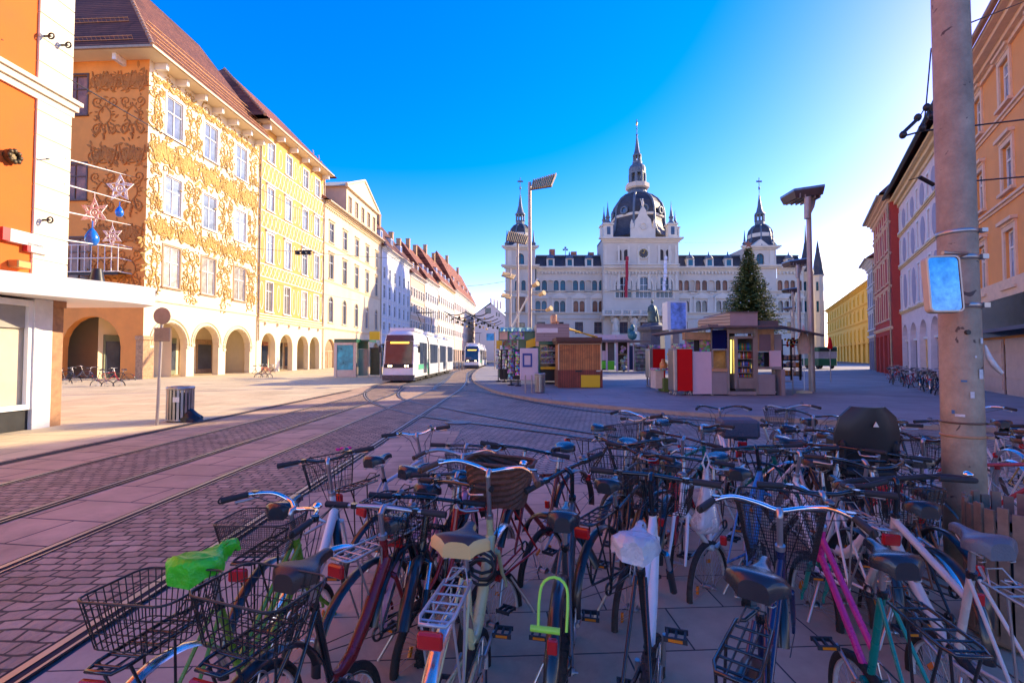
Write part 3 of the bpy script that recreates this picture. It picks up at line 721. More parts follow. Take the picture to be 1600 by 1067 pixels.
# ---- generic row house
def row_house(pxA, pxB, F, pyE, base_label, wallm, trim, roofm, rows, cols, ww=1.2, arch_g=True, rise=6, hood=None, depth=13, parent_name='row_house', pane=None, trimz=.15, dorm=0, side0=True, corner=True, shopm=None, pil=False, archrow=None, refpx=None):
    uA, uB = F.uz(pxA, 560)[0], F.uz(pxB, 560)[0]
    if uA > uB: uA, uB = uB, uA
    L = uB-uA; pane = pane or m_glass
    H = empty(parent_name, base_label, 'building', F.W(uA, 0, 0), F.ang)
    rp = refpx or pxA
    Z = lambda py: F.uz(rp, py)[1]
    zE = Z(pyE)
    holes = []
    cu = [L*(i+.5)/cols for i in range(cols)]
    zz = [(Z(b), Z(t)) for t, b in rows]
    for j, (zb, zt) in enumerate(zz):
        for u in cu:
            ar = archrow == j
            holes.append((u, zb, ww, zt-zb-(ww/2 if ar else 0), ar))
    g0 = zz[-1][0]-.9
    gh = min(g0-.5, 4.2); gw = L/cols*.72
    gl = []
    for u in cu:
        hh = (u, .05, min(gw, 3.4), gh-(min(gw, 3.4)/2 if arch_g else 0)-.05, arch_g); holes.append(hh); gl.append(hh)
    mb = MB(); wall(mb, 0, L, 0, zE, holes, d=.35)
    mb.quad((0,0,0),(0,0,zE),(0,depth,zE),(0,depth,0)); mb.quad((L,0,0),(L,depth,0),(L,depth,zE),(L,0,zE)); mb.quad((0,depth,0),(0,depth,zE),(L,depth,zE),(L,depth,0))
    mb.build('wall', wallm, H)
    for j, (zb, zt) in enumerate(zz):
        for u in cu:
            ar = archrow == j
            window(H, u, zb, ww, zt-zb-(ww/2 if ar else 0), trim, m_white, pane, tw=trimz, fw=.08, rec=.15, hood=None if ar else hood, arch=ar)
    for (u, zb, w, h, ar) in gl:
        mb = MB(); mb.quad((u-w/2, .34, zb), (u+w/2, .34, zb), (u+w/2, .34, zb+h+(w/2 if ar else 0)), (u-w/2, .34, zb+h+(w/2 if ar else 0)), 0)
        mb.box(u-.04, .26, zb, u+.04, .337, zb+h, 1); mb.box(u-w/2, .26, zb+h-.08, u+w/2, .33, zb+h, 1)
        mb.build('shopfront', [shopm or m_dark, trim], H)
    mb = MB()
    cornice(mb, 0, L, g0-.1, [(.10, .14), (.2, .12)], ends=False)
    for j, (zb, zt) in enumerate(zz[:-1]): cornice(mb, 0, L, zb-.55, [(.07, .12), (.12, .08)], ends=False)
    if pil:
        for u in [0.25]+[(cu[i]+cu[i+1])/2 for i in range(cols-1)]+[L-.25]: mb.box(u-.22, -.07, g0+.2, u+.22, .01, zE-.5)
    zt = cornice(mb, 0, L, zE-.75, [(.14, .2), (.30, .2), (.55, .2), (.75, .15)], ends=False); dentils(mb, .1, L-.1, zE-.95, h=.2, w=.16, gap=.4, d=.2)
    mb.build('cornice', trim, H)
    mb = MB(); pitched(mb, 0, L, zE, depth, rise, over=.8, hip0=.01, hip1=.01); rf = mb.build('roof', roofm, H)
    mb = MB(); mb.box(0, -.93, zE-.16, L, -.803, zE+.05); mb.build('gutter', m_zinc, H)
    for i in range(dorm):
        u = L*(i+.5)/dorm; y_ = depth*.16; z_ = zE+rise*.3
        mb = MB(); mb.box(u-.7, y_-.9, z_-.5, u+.7, y_+1.8, z_+1.2, 0); mb.quad((u-.9, y_-1.0, z_+1.2), (u+.9, y_-1.0, z_+1.2), (u+.9, y_+2.4, z_+1.7), (u-.9, y_+2.4, z_+1.7), 1)
        mb.box(u-.45, y_-.93, z_-.2, u+.45, y_-.903, z_+.95, 2); mb.build('dormer', [wallm, roofm, m_glass], rf)
    for u in (L*.3, L*.75):
        mb = MB(); mb.box(u-.5, depth*.42, zE+rise*.6, u+.5, depth*.5, zE+rise+1.5); mb.box(u-.58, depth*.42-.08, zE+rise+1.503, u+.58, depth*.5+.08, zE+rise+1.7)
        mb.build('chimney', m_ston, rf)
    downpipe(H, L-.15, .1, zE-.3, m_zinc)
    return H, L, zE
m_l3 = mat('render_pale_cream', (.76,.62,.40), rough=.85, var=.1, vscale=.5, dirt=.15)
m_l3t = mat('trim_sand', (.74,.58,.36), rough=.85, var=.1)
H3, L3, zE3 = row_house(504, 594, LF, 316, 'cream house with round arched windows, an attic storey and a triangular gable', m_l3, m_l3t, m_tile2,
    [(345, 376), (395, 434), (462, 503)], 5, ww=1.5, archrow=2, hood='flat', rise=5, parent_name='gabled_house', refpx=512, shopm=m_brsh)
# attic storey with pediment on the cream house
mb = MB(); a0, a1 = L3*.34, L3*.92
hz = zE3+.2
wall(mb, a0, a1, hz, hz+4.6, [(a0+(a1-a0)*(i+.5)/5, hz+.8, 1.3, 2.6, False) for i in range(5)], d=.3, y=.25)
mb.quad((a0,.25,hz),(a0,.25,hz+4.6),(a0,6,hz+4.6),(a0,6,hz)); mb.quad((a1,.25,hz),(a1,6,hz),(a1,6,hz+4.6),(a1,.25,hz+4.6))
b3 = (a1-a0)/2+.5; c3 = (a0+a1)/2
mb.prism([(c3-b3, hz+4.62), (c3+b3, hz+4.62), (c3, hz+8.0)], .0, 6.2); mb.box(c3-b3-.1, -.2, hz+4.45, c3+b3+.1, .24, hz+4.75)
mb.tube([(c3-b3-.2, -.02, hz+4.8), (c3, -.02, hz+8.15), (c3+b3+.2, -.02, hz+4.8)], .22, 6)
att = mb.build('attic_storey', m_l3, H3)
for i in range(5): window(att, a0+(a1-a0)*(i+.5)/5, hz+.8, 1.3, 2.6, m_l3t, m_brsh, m_curt, tw=.12, y=.25, rec=.15)
m_l4 = mat('render_blue_white', (.62,.63,.68), rough=.85, var=.08, dirt=.1)
m_l5 = mat('render_peach', (.72,.50,.34), rough=.85, var=.08, dirt=.1)
m_l6 = mat('render_lilac_grey', (.52,.50,.55), rough=.85, var=.08, dirt=.1)
m_l7 = mat('render_salmon', (.72,.52,.40), rough=.85, var=.08)
row_house(595, 640, LF, 388, 'bluish white row house with brown tiled roof, next to the gabled cream house', m_l4, m_white, m_tile, [(418, 436), (446, 466), (474, 492), (503, 516)], 6, ww=1.3, rise=9, dorm=3, refpx=602, arch_g=False, pil=True)
row_house(640.3, 663, LF, 432, 'peach row house with dark dormers behind the first tram', m_l5, m_white, m_tile, [(452, 466), (476, 490), (502, 516)], 6, ww=1.5, rise=9, dorm=3, refpx=650, arch_g=False)
row_house(663.3, 684, LF, 440, 'grey lilac row house with ribbed roof between the peach house and the salmon house', m_l6, m_white, m_tile2, [(460, 472), (482, 496), (507, 519)], 6, ww=1.6, rise=10, dorm=3, refpx=672, arch_g=False, pil=True)
row_house(684.3, 709, LF, 447, 'pale row house with plain tall firewall gable above the street', m_l4, m_l3t, m_tile2, [(468, 478), (490, 502), (512, 522)], 8, ww=1.8, rise=11, dorm=4, refpx=696, arch_g=False)
row_house(709.3, 742, LF, 462, 'salmon row house at the narrow end of the street on the left', m_l7, m_white, m_tile2, [(480, 490), (500, 510), (520, 528)], 14, ww=2.2, rise=14, dorm=5, refpx=722, arch_g=False, pil=True)
# ------------------------------------------------------------------ near orange house on the left edge
m_or = mat('render_bright_orange', (.78,.155,.015), rough=.85, var=.12, vscale=.6, bump=.12, bscale=18, dirt=.15)
m_quoin = mat('quoin_ivory', (.86,.76,.56), rough=.85, var=.08, vscale=.8)
m_canopy = mat('canopy_white', (.82,.80,.76), rough=.5, var=.05)
c0 = G(92, 665)
NA = PI/2 - math.atan(.02)
NF = Fac((c0.x, c0.y), NA)      # u=0 at the far corner, negative towards the camera
NH = empty('orange_shop_house', 'bright orange house with an ivory quoin strip and a shop window at the left edge', 'building', NF.O, NA)
mb = MB(); wall(mb, -14, -.0, 3.3, 20, [], d=.3); mb.quad((0,0,0),(0,12,0),(0,12,20),(0,0,20)); mb.quad((-14,0,20),(0,0,20),(0,12,20),(-14,12,20)); mb.quad((-14,0,0),(-14,0,20),(-14,12,20),(-14,12,0)); mb.quad((-14,12,0),(-14,12,20),(0,12,20),(0,12,0))
mb.build('wall', m_or, NH)
mb = MB(); z = 3.4; qw = 0.80
while z < 19.6: mb.box(-qw, -.05, z, .05, .6, min(z+.56, 20)); z += .585
mb.box(-qw+.01, -.03, 3.35, .03, .5, 20); mb.build('quoin', m_quoin, NH)
mb = MB(); zb = NF.uz(110, 165)[1]
for (p0, z0, z1) in ((.06, -.30, -.14), (.12, -.137, .02), (.18, .023, .12)): mb.box(-14, -p0, zb+z0, .05+p0, .3, zb+z1)
mb.build('string_course', m_quoin, NH)
# shop: window, white pilaster, brown post, plinth
m_alu = mat('shop_frame_bronze', (.22,.15,.09), rough=.4, metal=.5, var=.1)
m_disp = mat('shop_display_pale', (.62,.55,.40), rough=.25, var=.12, vscale=.5, spec=.8)
uw = NF.uz(50, 560)[0]; uo = NF.uz(75, 560)[0]
mb = MB(); mb.box(-14, .06, .0, uw, .4, .48); mb.build('plinth', m_black, NH)
mb = MB(); mb.box(-14, .0, .48, uw, .10, .60, 0); mb.box(uw-.10, .0, .6, uw-.002, .10, 3.0, 0); mb.box(-14, .01, 2.86, uw-.1, .10, 3.0, 0); mb.box(-2.6, .02, .6, -2.5, .1, 2.86, 0)
f = mb.build('shop_window', m_canopy, NH)
mb = MB(); mb.quad((-14,.14,.6),(uw,.14,.6),(uw,.14,2.9),(-14,.14,2.9)); mb.build('pane', m_disp, f)
mb = MB(); mb.box(-14, .08, 2.35, uw-.11, .12, 2.86); mb.build('blind', mat('blind_grey', (.35,.33,.28), rough=.7), f)
mb = MB(); mb.box(uw, -.04, 0, uo+.05, .5, 3.05); mb.build('pilaster', mat('pilaster_white', (.74,.72,.68), rough=.6, var=.15, dirt=.25), NH)
mb = MB(); mb.box(uo+.053, -.02, 0, .02, .55, 3.05); mb.box(uo+.05, -.05, 2.9, .06, .5, 3.06); mb.build('corner_post', mat('corner_post_brown', (.40,.20,.09), rough=.6, var=.35, vscale=5), NH)
# canopy slab (plan polygon, world coordinates brought into local)
def toloc(p): q = Vector((p[0], p[1], 0))-NF.O; return (q.dot(NF.u), -q.dot(NF.n))
P = [toloc(p) for p in ((-11.9,6.0),(-10.95,9.7),(-9.80,11.8),(-9.62,12.2),(-9.55,12.8),(-10.2,13.3),(-14,13.4),(-14,6.0))]
mb = MB(); mb.prism(P, 3.06, 3.52, plane='xy'); mb.build('canopy', m_canopy, NH, recalc=True)
mb = MB(); mb.cyl((-.1,-.95,3.52),(-.1,-.95,3.85),.16,.10,n=10); mb.build('roof_lamp', m_black, NH)
# wall signs, lamp box, anchor hooks
mb = MB(); u, z = NF.uz(22, 370); mb.box(u-.34, -.12, z-.14, u-.18, -.003, z+.14, 1); mb.box(u-.18, -.12, z-.14, u+.55, -.003, z+.14, 0); tag(mb.build('wall_sign', [m_white, mat('sign_red', (.55,.03,.03), rough=.4, var=0)], NH), 'red and white blank wall sign')
mb = MB(); u, z = NF.uz(44, 387); mb.box(u-.13, -.12, z-.10, u-.04, -.003, z+.10, 1); mb.box(u-.04, -.12, z-.10, u+.36, -.003, z+.10, 0); mb.build('wall_sign', [m_white, MATS['sign_red']], NH)
mb = MB(); u, z = NF.uz(22, 414); mb.bbox(u-.15, -.25, z-.08, u+.15, 0, z+.09, .02); mb.build('lamp_box', mat('lamp_box_brass', (.40,.24,.08), rough=.4, metal=.5), NH)
for (px, py) in ((66, 57), (93, 71), (64, 344)):
    u, z = NF.uz(px, py); mb = MB(); mb.cyl((u,0,z),(u,-.22,z),.025,n=6); mb.torus((u,-.22,z), .07, .018, 12, 5, axis='x'); mb.build('wall_hook', m_black, NH)
u, z = NF.uz(15, 245); mb = MB(); mb.cyl((u,0,z),(u,-.1,z),.16,n=10)
for i in range(8): a = i*PI/4; mb.ell((u+.12*math.cos(a), -.12, z+.12*math.sin(a)), .06, .05, .06, 6, 4)
mb.build('wire_rosette', mat('iron_bronze', (.10,.07,.03), rough=.5, metal=.5), NH)
# white balcony railing seen beyond the canopy (on the corner house's end wall)
EF = Fac((LF.O.x, LF.O.y), LA-PI/2)
mb = MB(); ua, z1 = EF.uz(112, 383, 1.2); ub, z0 = EF.uz(184, 424, 1.2)
def ep(u, y, z): return EF.W(u, y, z)-LF.O
for z in (z1, (z0+z1)/2, z0): mb.tube([ep(ua-1, -1.2, z), ep(ub, -1.2, z), ep(ub, 0, z)], .045, 5)
n = 7
for i in range(n+1): u = ua+(ub-ua)*i/n; mb.tube([ep(u, -1.2, z0), ep(u, -1.2, z1)], .03, 4)
rail_o = mb.build('railing_tmp', m_white); me_ = rail_o.data; bpy.data.objects.remove(rail_o)
BR = empty('terrace_railing', 'white tubular terrace railing with glass infill in front of the orange end wall', 'railing', LF.O, 0)
link('rail', me_, BR)
mb = MB(); mb.quad(ep(ua-1,-1.18,z0-.02), ep(ub,-1.18,z0-.02), ep(ub,-.0,z0-.02), ep(ua-1,-.0,z0-.02)); mb.quad(ep(ua-1,-1.2,z0-.25), ep(ub,-1.2,z0-.25), ep(ub,-1.2,z0-.02), ep(ua-1,-1.2,z0-.02)); mb.build('terrace_slab', m_dark, BR)
# ------------------------------------------------------------------ town hall
RY = 116.0
RF = Fac((0, RY), 0.0)
m_rs = mat('townhall_limestone', (.62,.55,.45), rough=.85, var=.10, vscale=.25, bump=.1, bscale=8, dirt=.12)
m_rt = mat('townhall_trim', (.70,.63,.51), rough=.8, var=.10, vscale=.6)
m_slate = brick_mat('roof_slate', (.05,.046,.052), (.078,.07,.076), (.02,.02,.03), .5, .35, ms=.03, bump=.6, rough=.6, plane='xz', var=.3, vscale=.4)
m_copper = mat('roof_zinc_blue', (.12,.15,.185), rough=.55, var=.25, vscale=.8, metal=.2)
m_gold = mat('gilt', (.8,.5,.1), rough=.3, metal=1, var=0)
m_bglass = mat('window_glass_blue', (.02,.11,.16), rough=.12, var=.5, vscale=.5, spec=.35, rnd=.5)
m_oglass = mat('window_glass_warm', (.26,.10,.05), rough=.12, var=.6, vscale=.6, spec=.35, rnd=.5)
m_wfr = mat('window_frame_dark', (.16,.10,.08), rough=.6, var=.1)
TH = empty('town_hall', 'pale limestone town hall with a slate mansard, a great central dome and domed corner towers', 'building', (0, RY, 0))
def rx(px, y=0.0): return D(px, 560, RY+y).x
def rz(py, y=0.0): return D(1000, py, RY+y).z
TW = MB(); TT = MB()
def hall_front(pa, pb, y, ztop, upper, lower, ground, niche=(), big=()):
    """window columns by pixel; upper pairs, lower pedimented pairs, ground openings"""
    holes = []
    x0, x1 = rx(pa, y), rx(pb, y)
    s = []
    for c in upper:
        x = rx(c, y)
        for dx in (-.82, .82): s.append((x+dx, rz(455, y), 1.28, rz(438, y)-rz(455, y)-.64, True, m_bglass if c < 1000 else m_oglass))
    for c in lower:
        x = rx(c, y)
        for dx in (-.74, .74): s.append((x+dx, rz(487.5, y), 1.26, rz(470, y)-rz(487.5, y)-.63, True, m_bglass if c < 890 else m_oglass if c < 960 else m_glass))
    for c in ground: s.append((rx(c, y), rz(521, y), 2.0, rz(503, y)-rz(521, y), False, m_glass))
    for c in niche: holes.append((rx(c, y), rz(455, y), 1.7, rz(438, y)-rz(455, y)-.85, True))
    for c in big: s.append((rx(c, y), rz(465.5, y), 4.0, rz(432, y)-rz(465.5, y)-2.0, True, m_glass))
    holes += [h[:5] for h in s]
    M0 = TW.M; wall(TW, x0, x1, 0, ztop, holes, d=.5, y=y)
    for (x, zb, w, h, ar, gm) in s:
        if w > 3: window(TH, x, zb, w, h, m_rt, m_white, gm, tw=.35, to=.12, fw=.14, rec=.4, mull=3, trans=.7, arch=True, y=y)
        else: window(TH, x, zb, w, h, m_rt, m_wfr, gm, tw=.14, to=.08, fw=.08, rec=.35, mull=0 if w < 1.3 else 1, trans=.6, arch=ar, y=y, sill=False)
    for c in niche:
        x = rx(c, y); TW.quad((x-.86,y+.48,rz(455,y)),(x+.86,y+.48,rz(455,y)),(x+.86,y+.48,rz(437,y)),(x-.86,y+.48,rz(437,y)))
        TT.box(x-1.2, y-.25, rz(456.5,y), x+1.2, y+.0, rz(455,y)-.005); TT.box(x-.5, y-.2, rz(459,y), x+.5, y, rz(456.5,y)-.005)
    for c in lower:
        x = rx(c, y); z = rz(464.5, y); TT.box(x-1.9, y-.35, z-.35, x+1.9, y, z-.05); TT.prism([(x-2.1, z-.045), (x+2.1, z-.045), (x, z+1.15)], y-.4, y)
        for sg in (-1, 1): TT.box(x+sg*1.65-.18, y-.2, rz(488, y), x+sg*1.65+.18, y, z-.355)
    for py, st in ((456.3, [(.25, .18), (.4, .15)]), (490.5, [(.25, .2), (.5, .22)]), (497.5, [(.3, .2)]), (425, [(.2, .3), (.35, .3), (.8, .3), (1.1, .3)])):
        cornice(TT, x0, x1, rz(py, y), st, y=y, ends=False)
    dentils(TT, x0+.2, x1-.2, rz(425, y)-.55, w=.35, gap=.45, d=.45, h=.5, y=y)
    # rusticated ground storey: courses
    z = .4
    while z < rz(499, y): TT.box(x0, y-.05, z, x1, y-.0, z+.62) if not ground else None; z += .72
zC = rz(421)
hall_front(838, 943, 0, zC, (845.6, 874.6, 905, 935), (845.6, 874.6, 905, 935), (845.6, 874.6, 905, 935), niche=(860, 890.2, 920))
hall_front(1062, 1166, 0, zC, (1069, 1097, 1129, 1158), (1069, 1097, 1129, 1158), (1069, 1097, 1129, 1158), niche=(1083, 1113, 1144))
# central pavilion, standing 1.8 m forward
CY = -1.8
hall_front(943, 1062, CY, rz(372, CY), (), (), (975, 1007, 1039), big=(975.5, 1007, 1039.5))
xa, xb = rx(943, CY), rx(1062, CY)
for x in (xa, xb): TW.quad((x, CY, 0), (x, 6, 0), (x, 6, rz(372, CY)), (x, CY, rz(372, CY)))
for c in (960, 991, 1023, 1054):     # niches between the great windows
    x = rx(c, CY); TT.tube([(x-.8, CY-.0, rz(452, CY))]+[(x-.8*math.cos(i*PI/6), CY-.02, rz(434, CY)+.8*math.sin(i*PI/6)) for i in range(7)]+[(x+.8, CY, rz(452, CY))], .16, 5)
    TT.box(x-1.1, CY-.4, rz(455, CY), x+1.1, CY, rz(453.5, CY))
for c in (947, 967.5, 983.5, 999, 1015, 1031, 1047.5, 1058): x = rx(c, CY); TT.box(x-.28, CY-.22, rz(452, CY), x+.28, CY-.0, rz(428, CY)); TT.box(x-.28, CY-.22, rz(415, CY), x+.28, CY-.0, rz(384, CY))
cornice(TT, xa, xb, rz(417, CY), [(.5, .3), (.9, .3)], y=CY, ends=False)
zA = cornice(TT, xa, xb, rz(379, CY), [(.25, .4), (.6, .35), (1.0, .35)], y=CY); TT.box(xa, CY, rz(375, CY), xb, 6, rz(372, CY))
for c in (974, 1040):
    for dx in (-.85, .85): window(TH, rx(c, CY)+dx, rz(407, CY), 1.2, 2.0, m_rt, m_wfr, m_dark, tw=.16, to=.12, fw=.1, rec=.05, mull=0, trans=0, arch=True, y=CY-.1, sill=False)
# clock
ck = MB(); cx_, cz_ = rx(1006.5, CY), rz(396.5, CY)
ck.torus((cx_, CY-.25, cz_), 1.25, .18, 28, 6, 0, 'y'); ck.cyl((cx_, CY-.0, cz_), (cx_, CY-.22, cz_), 1.2, n=28, mi=1)
for i in range(12): a = i*PI/6; ck.box(cx_+.95*math.cos(a)-.07, CY-.27, cz_+.95*math.sin(a)-.07, cx_+.95*math.cos(a)+.07, CY-.225, cz_+.95*math.sin(a)+.07, 2)
ck.tube([(cx_, CY-.3, cz_), (cx_+.25, CY-.3, cz_+.85)], .06, 4, 2); ck.tube([(cx_, CY-.3, cz_), (cx_-.5, CY-.3, cz_+.3)], .07, 4, 2)
ck.build('clock', [m_rt, mat('clock_face', (.06,.06,.065), rough=.6), m_gold], TH)
# balcony with balustrade, consoles
bl = MB(); bx0, bx1 = rx(941, CY-2), rx(1047, CY-2)
bl.box(bx0, CY-2.4, rz(494.5, CY), bx1, CY, rz(492, CY)); bl.box(bx0, CY-2.4, rz(486.8, CY), bx1, CY-1.9, rz(485.5, CY))
n = 44
for i in range(n+1): x = bx0+.2+(bx1-bx0-.4)*i/n; bl.lathe([(.07, 0), (.13, .3), (.07, .55), (.11, .75)], (x, CY-2.15, rz(492, CY)), 6)
for i in range(8): x = bx0+.3+(bx1-bx0-.6)*i/7; bl.box(x-.3, CY-2.45, rz(492, CY)+.002, x+.3, CY-1.85, rz(485.2, CY)); bl.prism([(CY-2.2, rz(494.6, CY)), (CY, rz(494.6, CY)), (CY, rz(501, CY)), (CY-.5, rz(500, CY))], x-.35, x+.35, plane='yz')
bl.build('balcony', m_rt, TH)
# upper gable with the emblem, corner turrets
gb = MB(); gx = rx(1007, CY); z0 = zA+.2; gw = (rx(1026, CY)-rx(988, CY))/2
gb.box(gx-gw, CY-.0, z0, gx+gw, CY+1.2, z0+2.2); gb.prism([(gx-gw*.78, z0+2.2), (gx+gw*.78, z0+2.2), (gx+gw*.62, z0+4.3), (gx+gw*.36, z0+5.2), (gx+gw*.22, z0+6.6), (gx, z0+7.6), (gx-gw*.22, z0+6.6), (gx-gw*.36, z0+5.2), (gx-gw*.62, z0+4.3)], CY+.02, CY+1.18)
gb.torus((gx, CY-.05, z0+2.6), .75, .15, 18, 5, 0, 'y'); gb.ell((gx, CY+.5, z0+8.3), .35, .3, .8, 8, 6); gb.ell((gx, CY+.5, z0+9.3), .22, .2, .25, 8, 5); gb.cyl((gx-.25, CY+.5, z0+8.6), (gx-.6, CY+.4, z0+9.4), .1, n=5)
for sg in (-1, 1): gb.box(gx+sg*gw*.93-.35, CY-.15, z0+2.2, gx+sg*gw*.93+.35, CY+.6, z0+3.3); gb.lathe([(.3, 0), (.35, .3), (0, 1.2)], (gx+sg*gw*.93, CY+.25, z0+3.3), 8)
gb.build('gable', m_rt, TH)
def turret(px, y, pyb, s=1.0, cone=True):
    mb = MB(); x = rx(px, y); z = rz(pyb, y)
    mb.box(x-1.05*s, y-1.0*s, z, x+1.05*s, y+1.0*s, z+3.0*s, 0); mb.box(x-1.3*s, y-1.25*s, z+3.0*s, x+1.3*s, y+1.25*s, z+3.35*s, 0)
    mb.box(x-.42*s, y-1.04*s, z+.6*s, x+.42*s, y-1.003*s, z+2.5*s, 2)
    mb.lathe([(1.0*s, 0), (.75*s, .5*s), (.5*s, .7*s), (.45*s, 1.5*s), (.65*s, 1.6*s), (.4*s, 2.1*s), (.12*s, 4.2*s), (.03, 5.6*s)], (x, y, z+3.35*s), 8, 1)
    mb.build('turret', [m_rt, m_copper, m_glass], TH)
turret(951, CY+1.2, 372); turret(1051, CY+1.2, 372); turret(945, 5, 372, .9); turret(1057, 6, 372, .8)
# great dome: octagonal curb dome with ribs, gallery, lantern, upper dome, spire
dy = 8.5; dx_ = rx(998, dy); zz_ = lambda py: rz(py, dy); pr_ = lambda a: a*(RY+dy)/FPX
def lath(name, prof, m, n=16, ph=PI/8, par=TH, smooth=False):
    mb = MB(); mb.lathe([(pr_(r), zz_(y)) for r, y in prof], (dx_, dy, 0), n, 0, smooth, ph); return mb.build(name, m, par)
dome = lath('dome', [(50, 376), (46, 372), (41.5, 362), (40, 352), (40, 346)], m_slate, 8)
lath('dome_band', [(40.5, 346), (41.5, 345), (41.5, 342.5), (40, 341.5)], m_rt, 8)
lath('dome_shell', [(39.8, 341.4), (39, 332), (36, 323), (30, 314.5), (22, 308), (16, 305.5)], m_slate, 8)
mb = MB()
for i in range(8):
    a = PI/8+i*PI/4; pts = [(r*1.0, y) for r, y in ((50, 376), (46, 372), (41.7, 362), (40.4, 350), (40.2, 341), (39.4, 332), (36.4, 323), (30.3, 314.5), (22, 308), (16, 305.5))]
    mb.tube([(dx_+pr_(r)*math.cos(a), dy+pr_(r)*math.sin(a), zz_(y)) for r, y in pts], .32, 5)
mb.build('dome_rib', m_copper, TH)
for i in range(8):
    a = i*PI/4; r = pr_(37.5); mb = MB(); mb.M = Matrix.Translation((dx_+r*math.cos(a), dy+r*math.sin(a), zz_(337))) @ Matrix.Rotation(a, 4, 'Z')
    mb.torus((.3, 0, 0), .85, .28, 16, 6, 0, 'x'); mb.cyl((-.6, 0, 0), (.2, 0, 0), .75, n=14, mi=1); mb.build('dome_window', [m_copper, m_glass], TH)
lath('dome_collar', [(16.2, 305.5), (14.5, 304), (14, 300), (16, 297.5)], m_copper, 16)
lath('gallery', [(16, 297.5), (18.5, 295.5), (18.5, 289), (17.5, 289), (17.2, 293.5), (13, 293.6)], m_rs, 8)
LN = MB()
for i in range(8):
    a = PI/8+i*PI/4; r = pr_(11.5); LN.cyl((dx_+r*math.cos(a), dy+r*math.sin(a), zz_(293.5)), (dx_+r*math.cos(a), dy+r*math.sin(a), zz_(273)), .36, n=6)
LN.lathe([(pr_(13), zz_(273)), (pr_(13.3), zz_(270)), (pr_(12.6), zz_(270))], (dx_, dy, 0), 8, 0, False, PI/8)
LN.lathe([(pr_(6), zz_(293)), (pr_(5.5), zz_(272))], (dx_, dy, 0), 8, 0, False)
LN.build('lantern', m_copper, TH)
lath('upper_dome', [(13, 270), (13.2, 265), (11.5, 260.5), (8, 257.5), (7.5, 256), (7.5, 253.5), (6.5, 253)], m_copper, 16)
LN = MB()
for i in range(8):
    a = i*PI/4; r = pr_(5.5); LN.cyl((dx_+r*math.cos(a), dy+r*math.sin(a), zz_(253)), (dx_+r*math.cos(a), dy+r*math.sin(a), zz_(245)), .2, n=5)
LN.lathe([(pr_(7), zz_(245)), (pr_(7), zz_(243)), (pr_(5.2), zz_(241)), (pr_(3.2), zz_(232)), (pr_(1.0), zz_(213.5)), (pr_(1.6), zz_(212)), (pr_(1.6), zz_(210.5)), (pr_(.6), zz_(209.5)), (pr_(.4), zz_(203)), (pr_(1.2), zz_(202)), (pr_(.4), zz_(200.5)), (.12, zz_(196)), (.1, zz_(187))], (dx_, dy, 0), 8)
LN.build('spire', m_copper, TH)
mb = MB(); mb.ell((dx_, dy, zz_(193.5)), .25, .25, .7, 6, 5); mb.build('weather_vane', m_gold, TH)
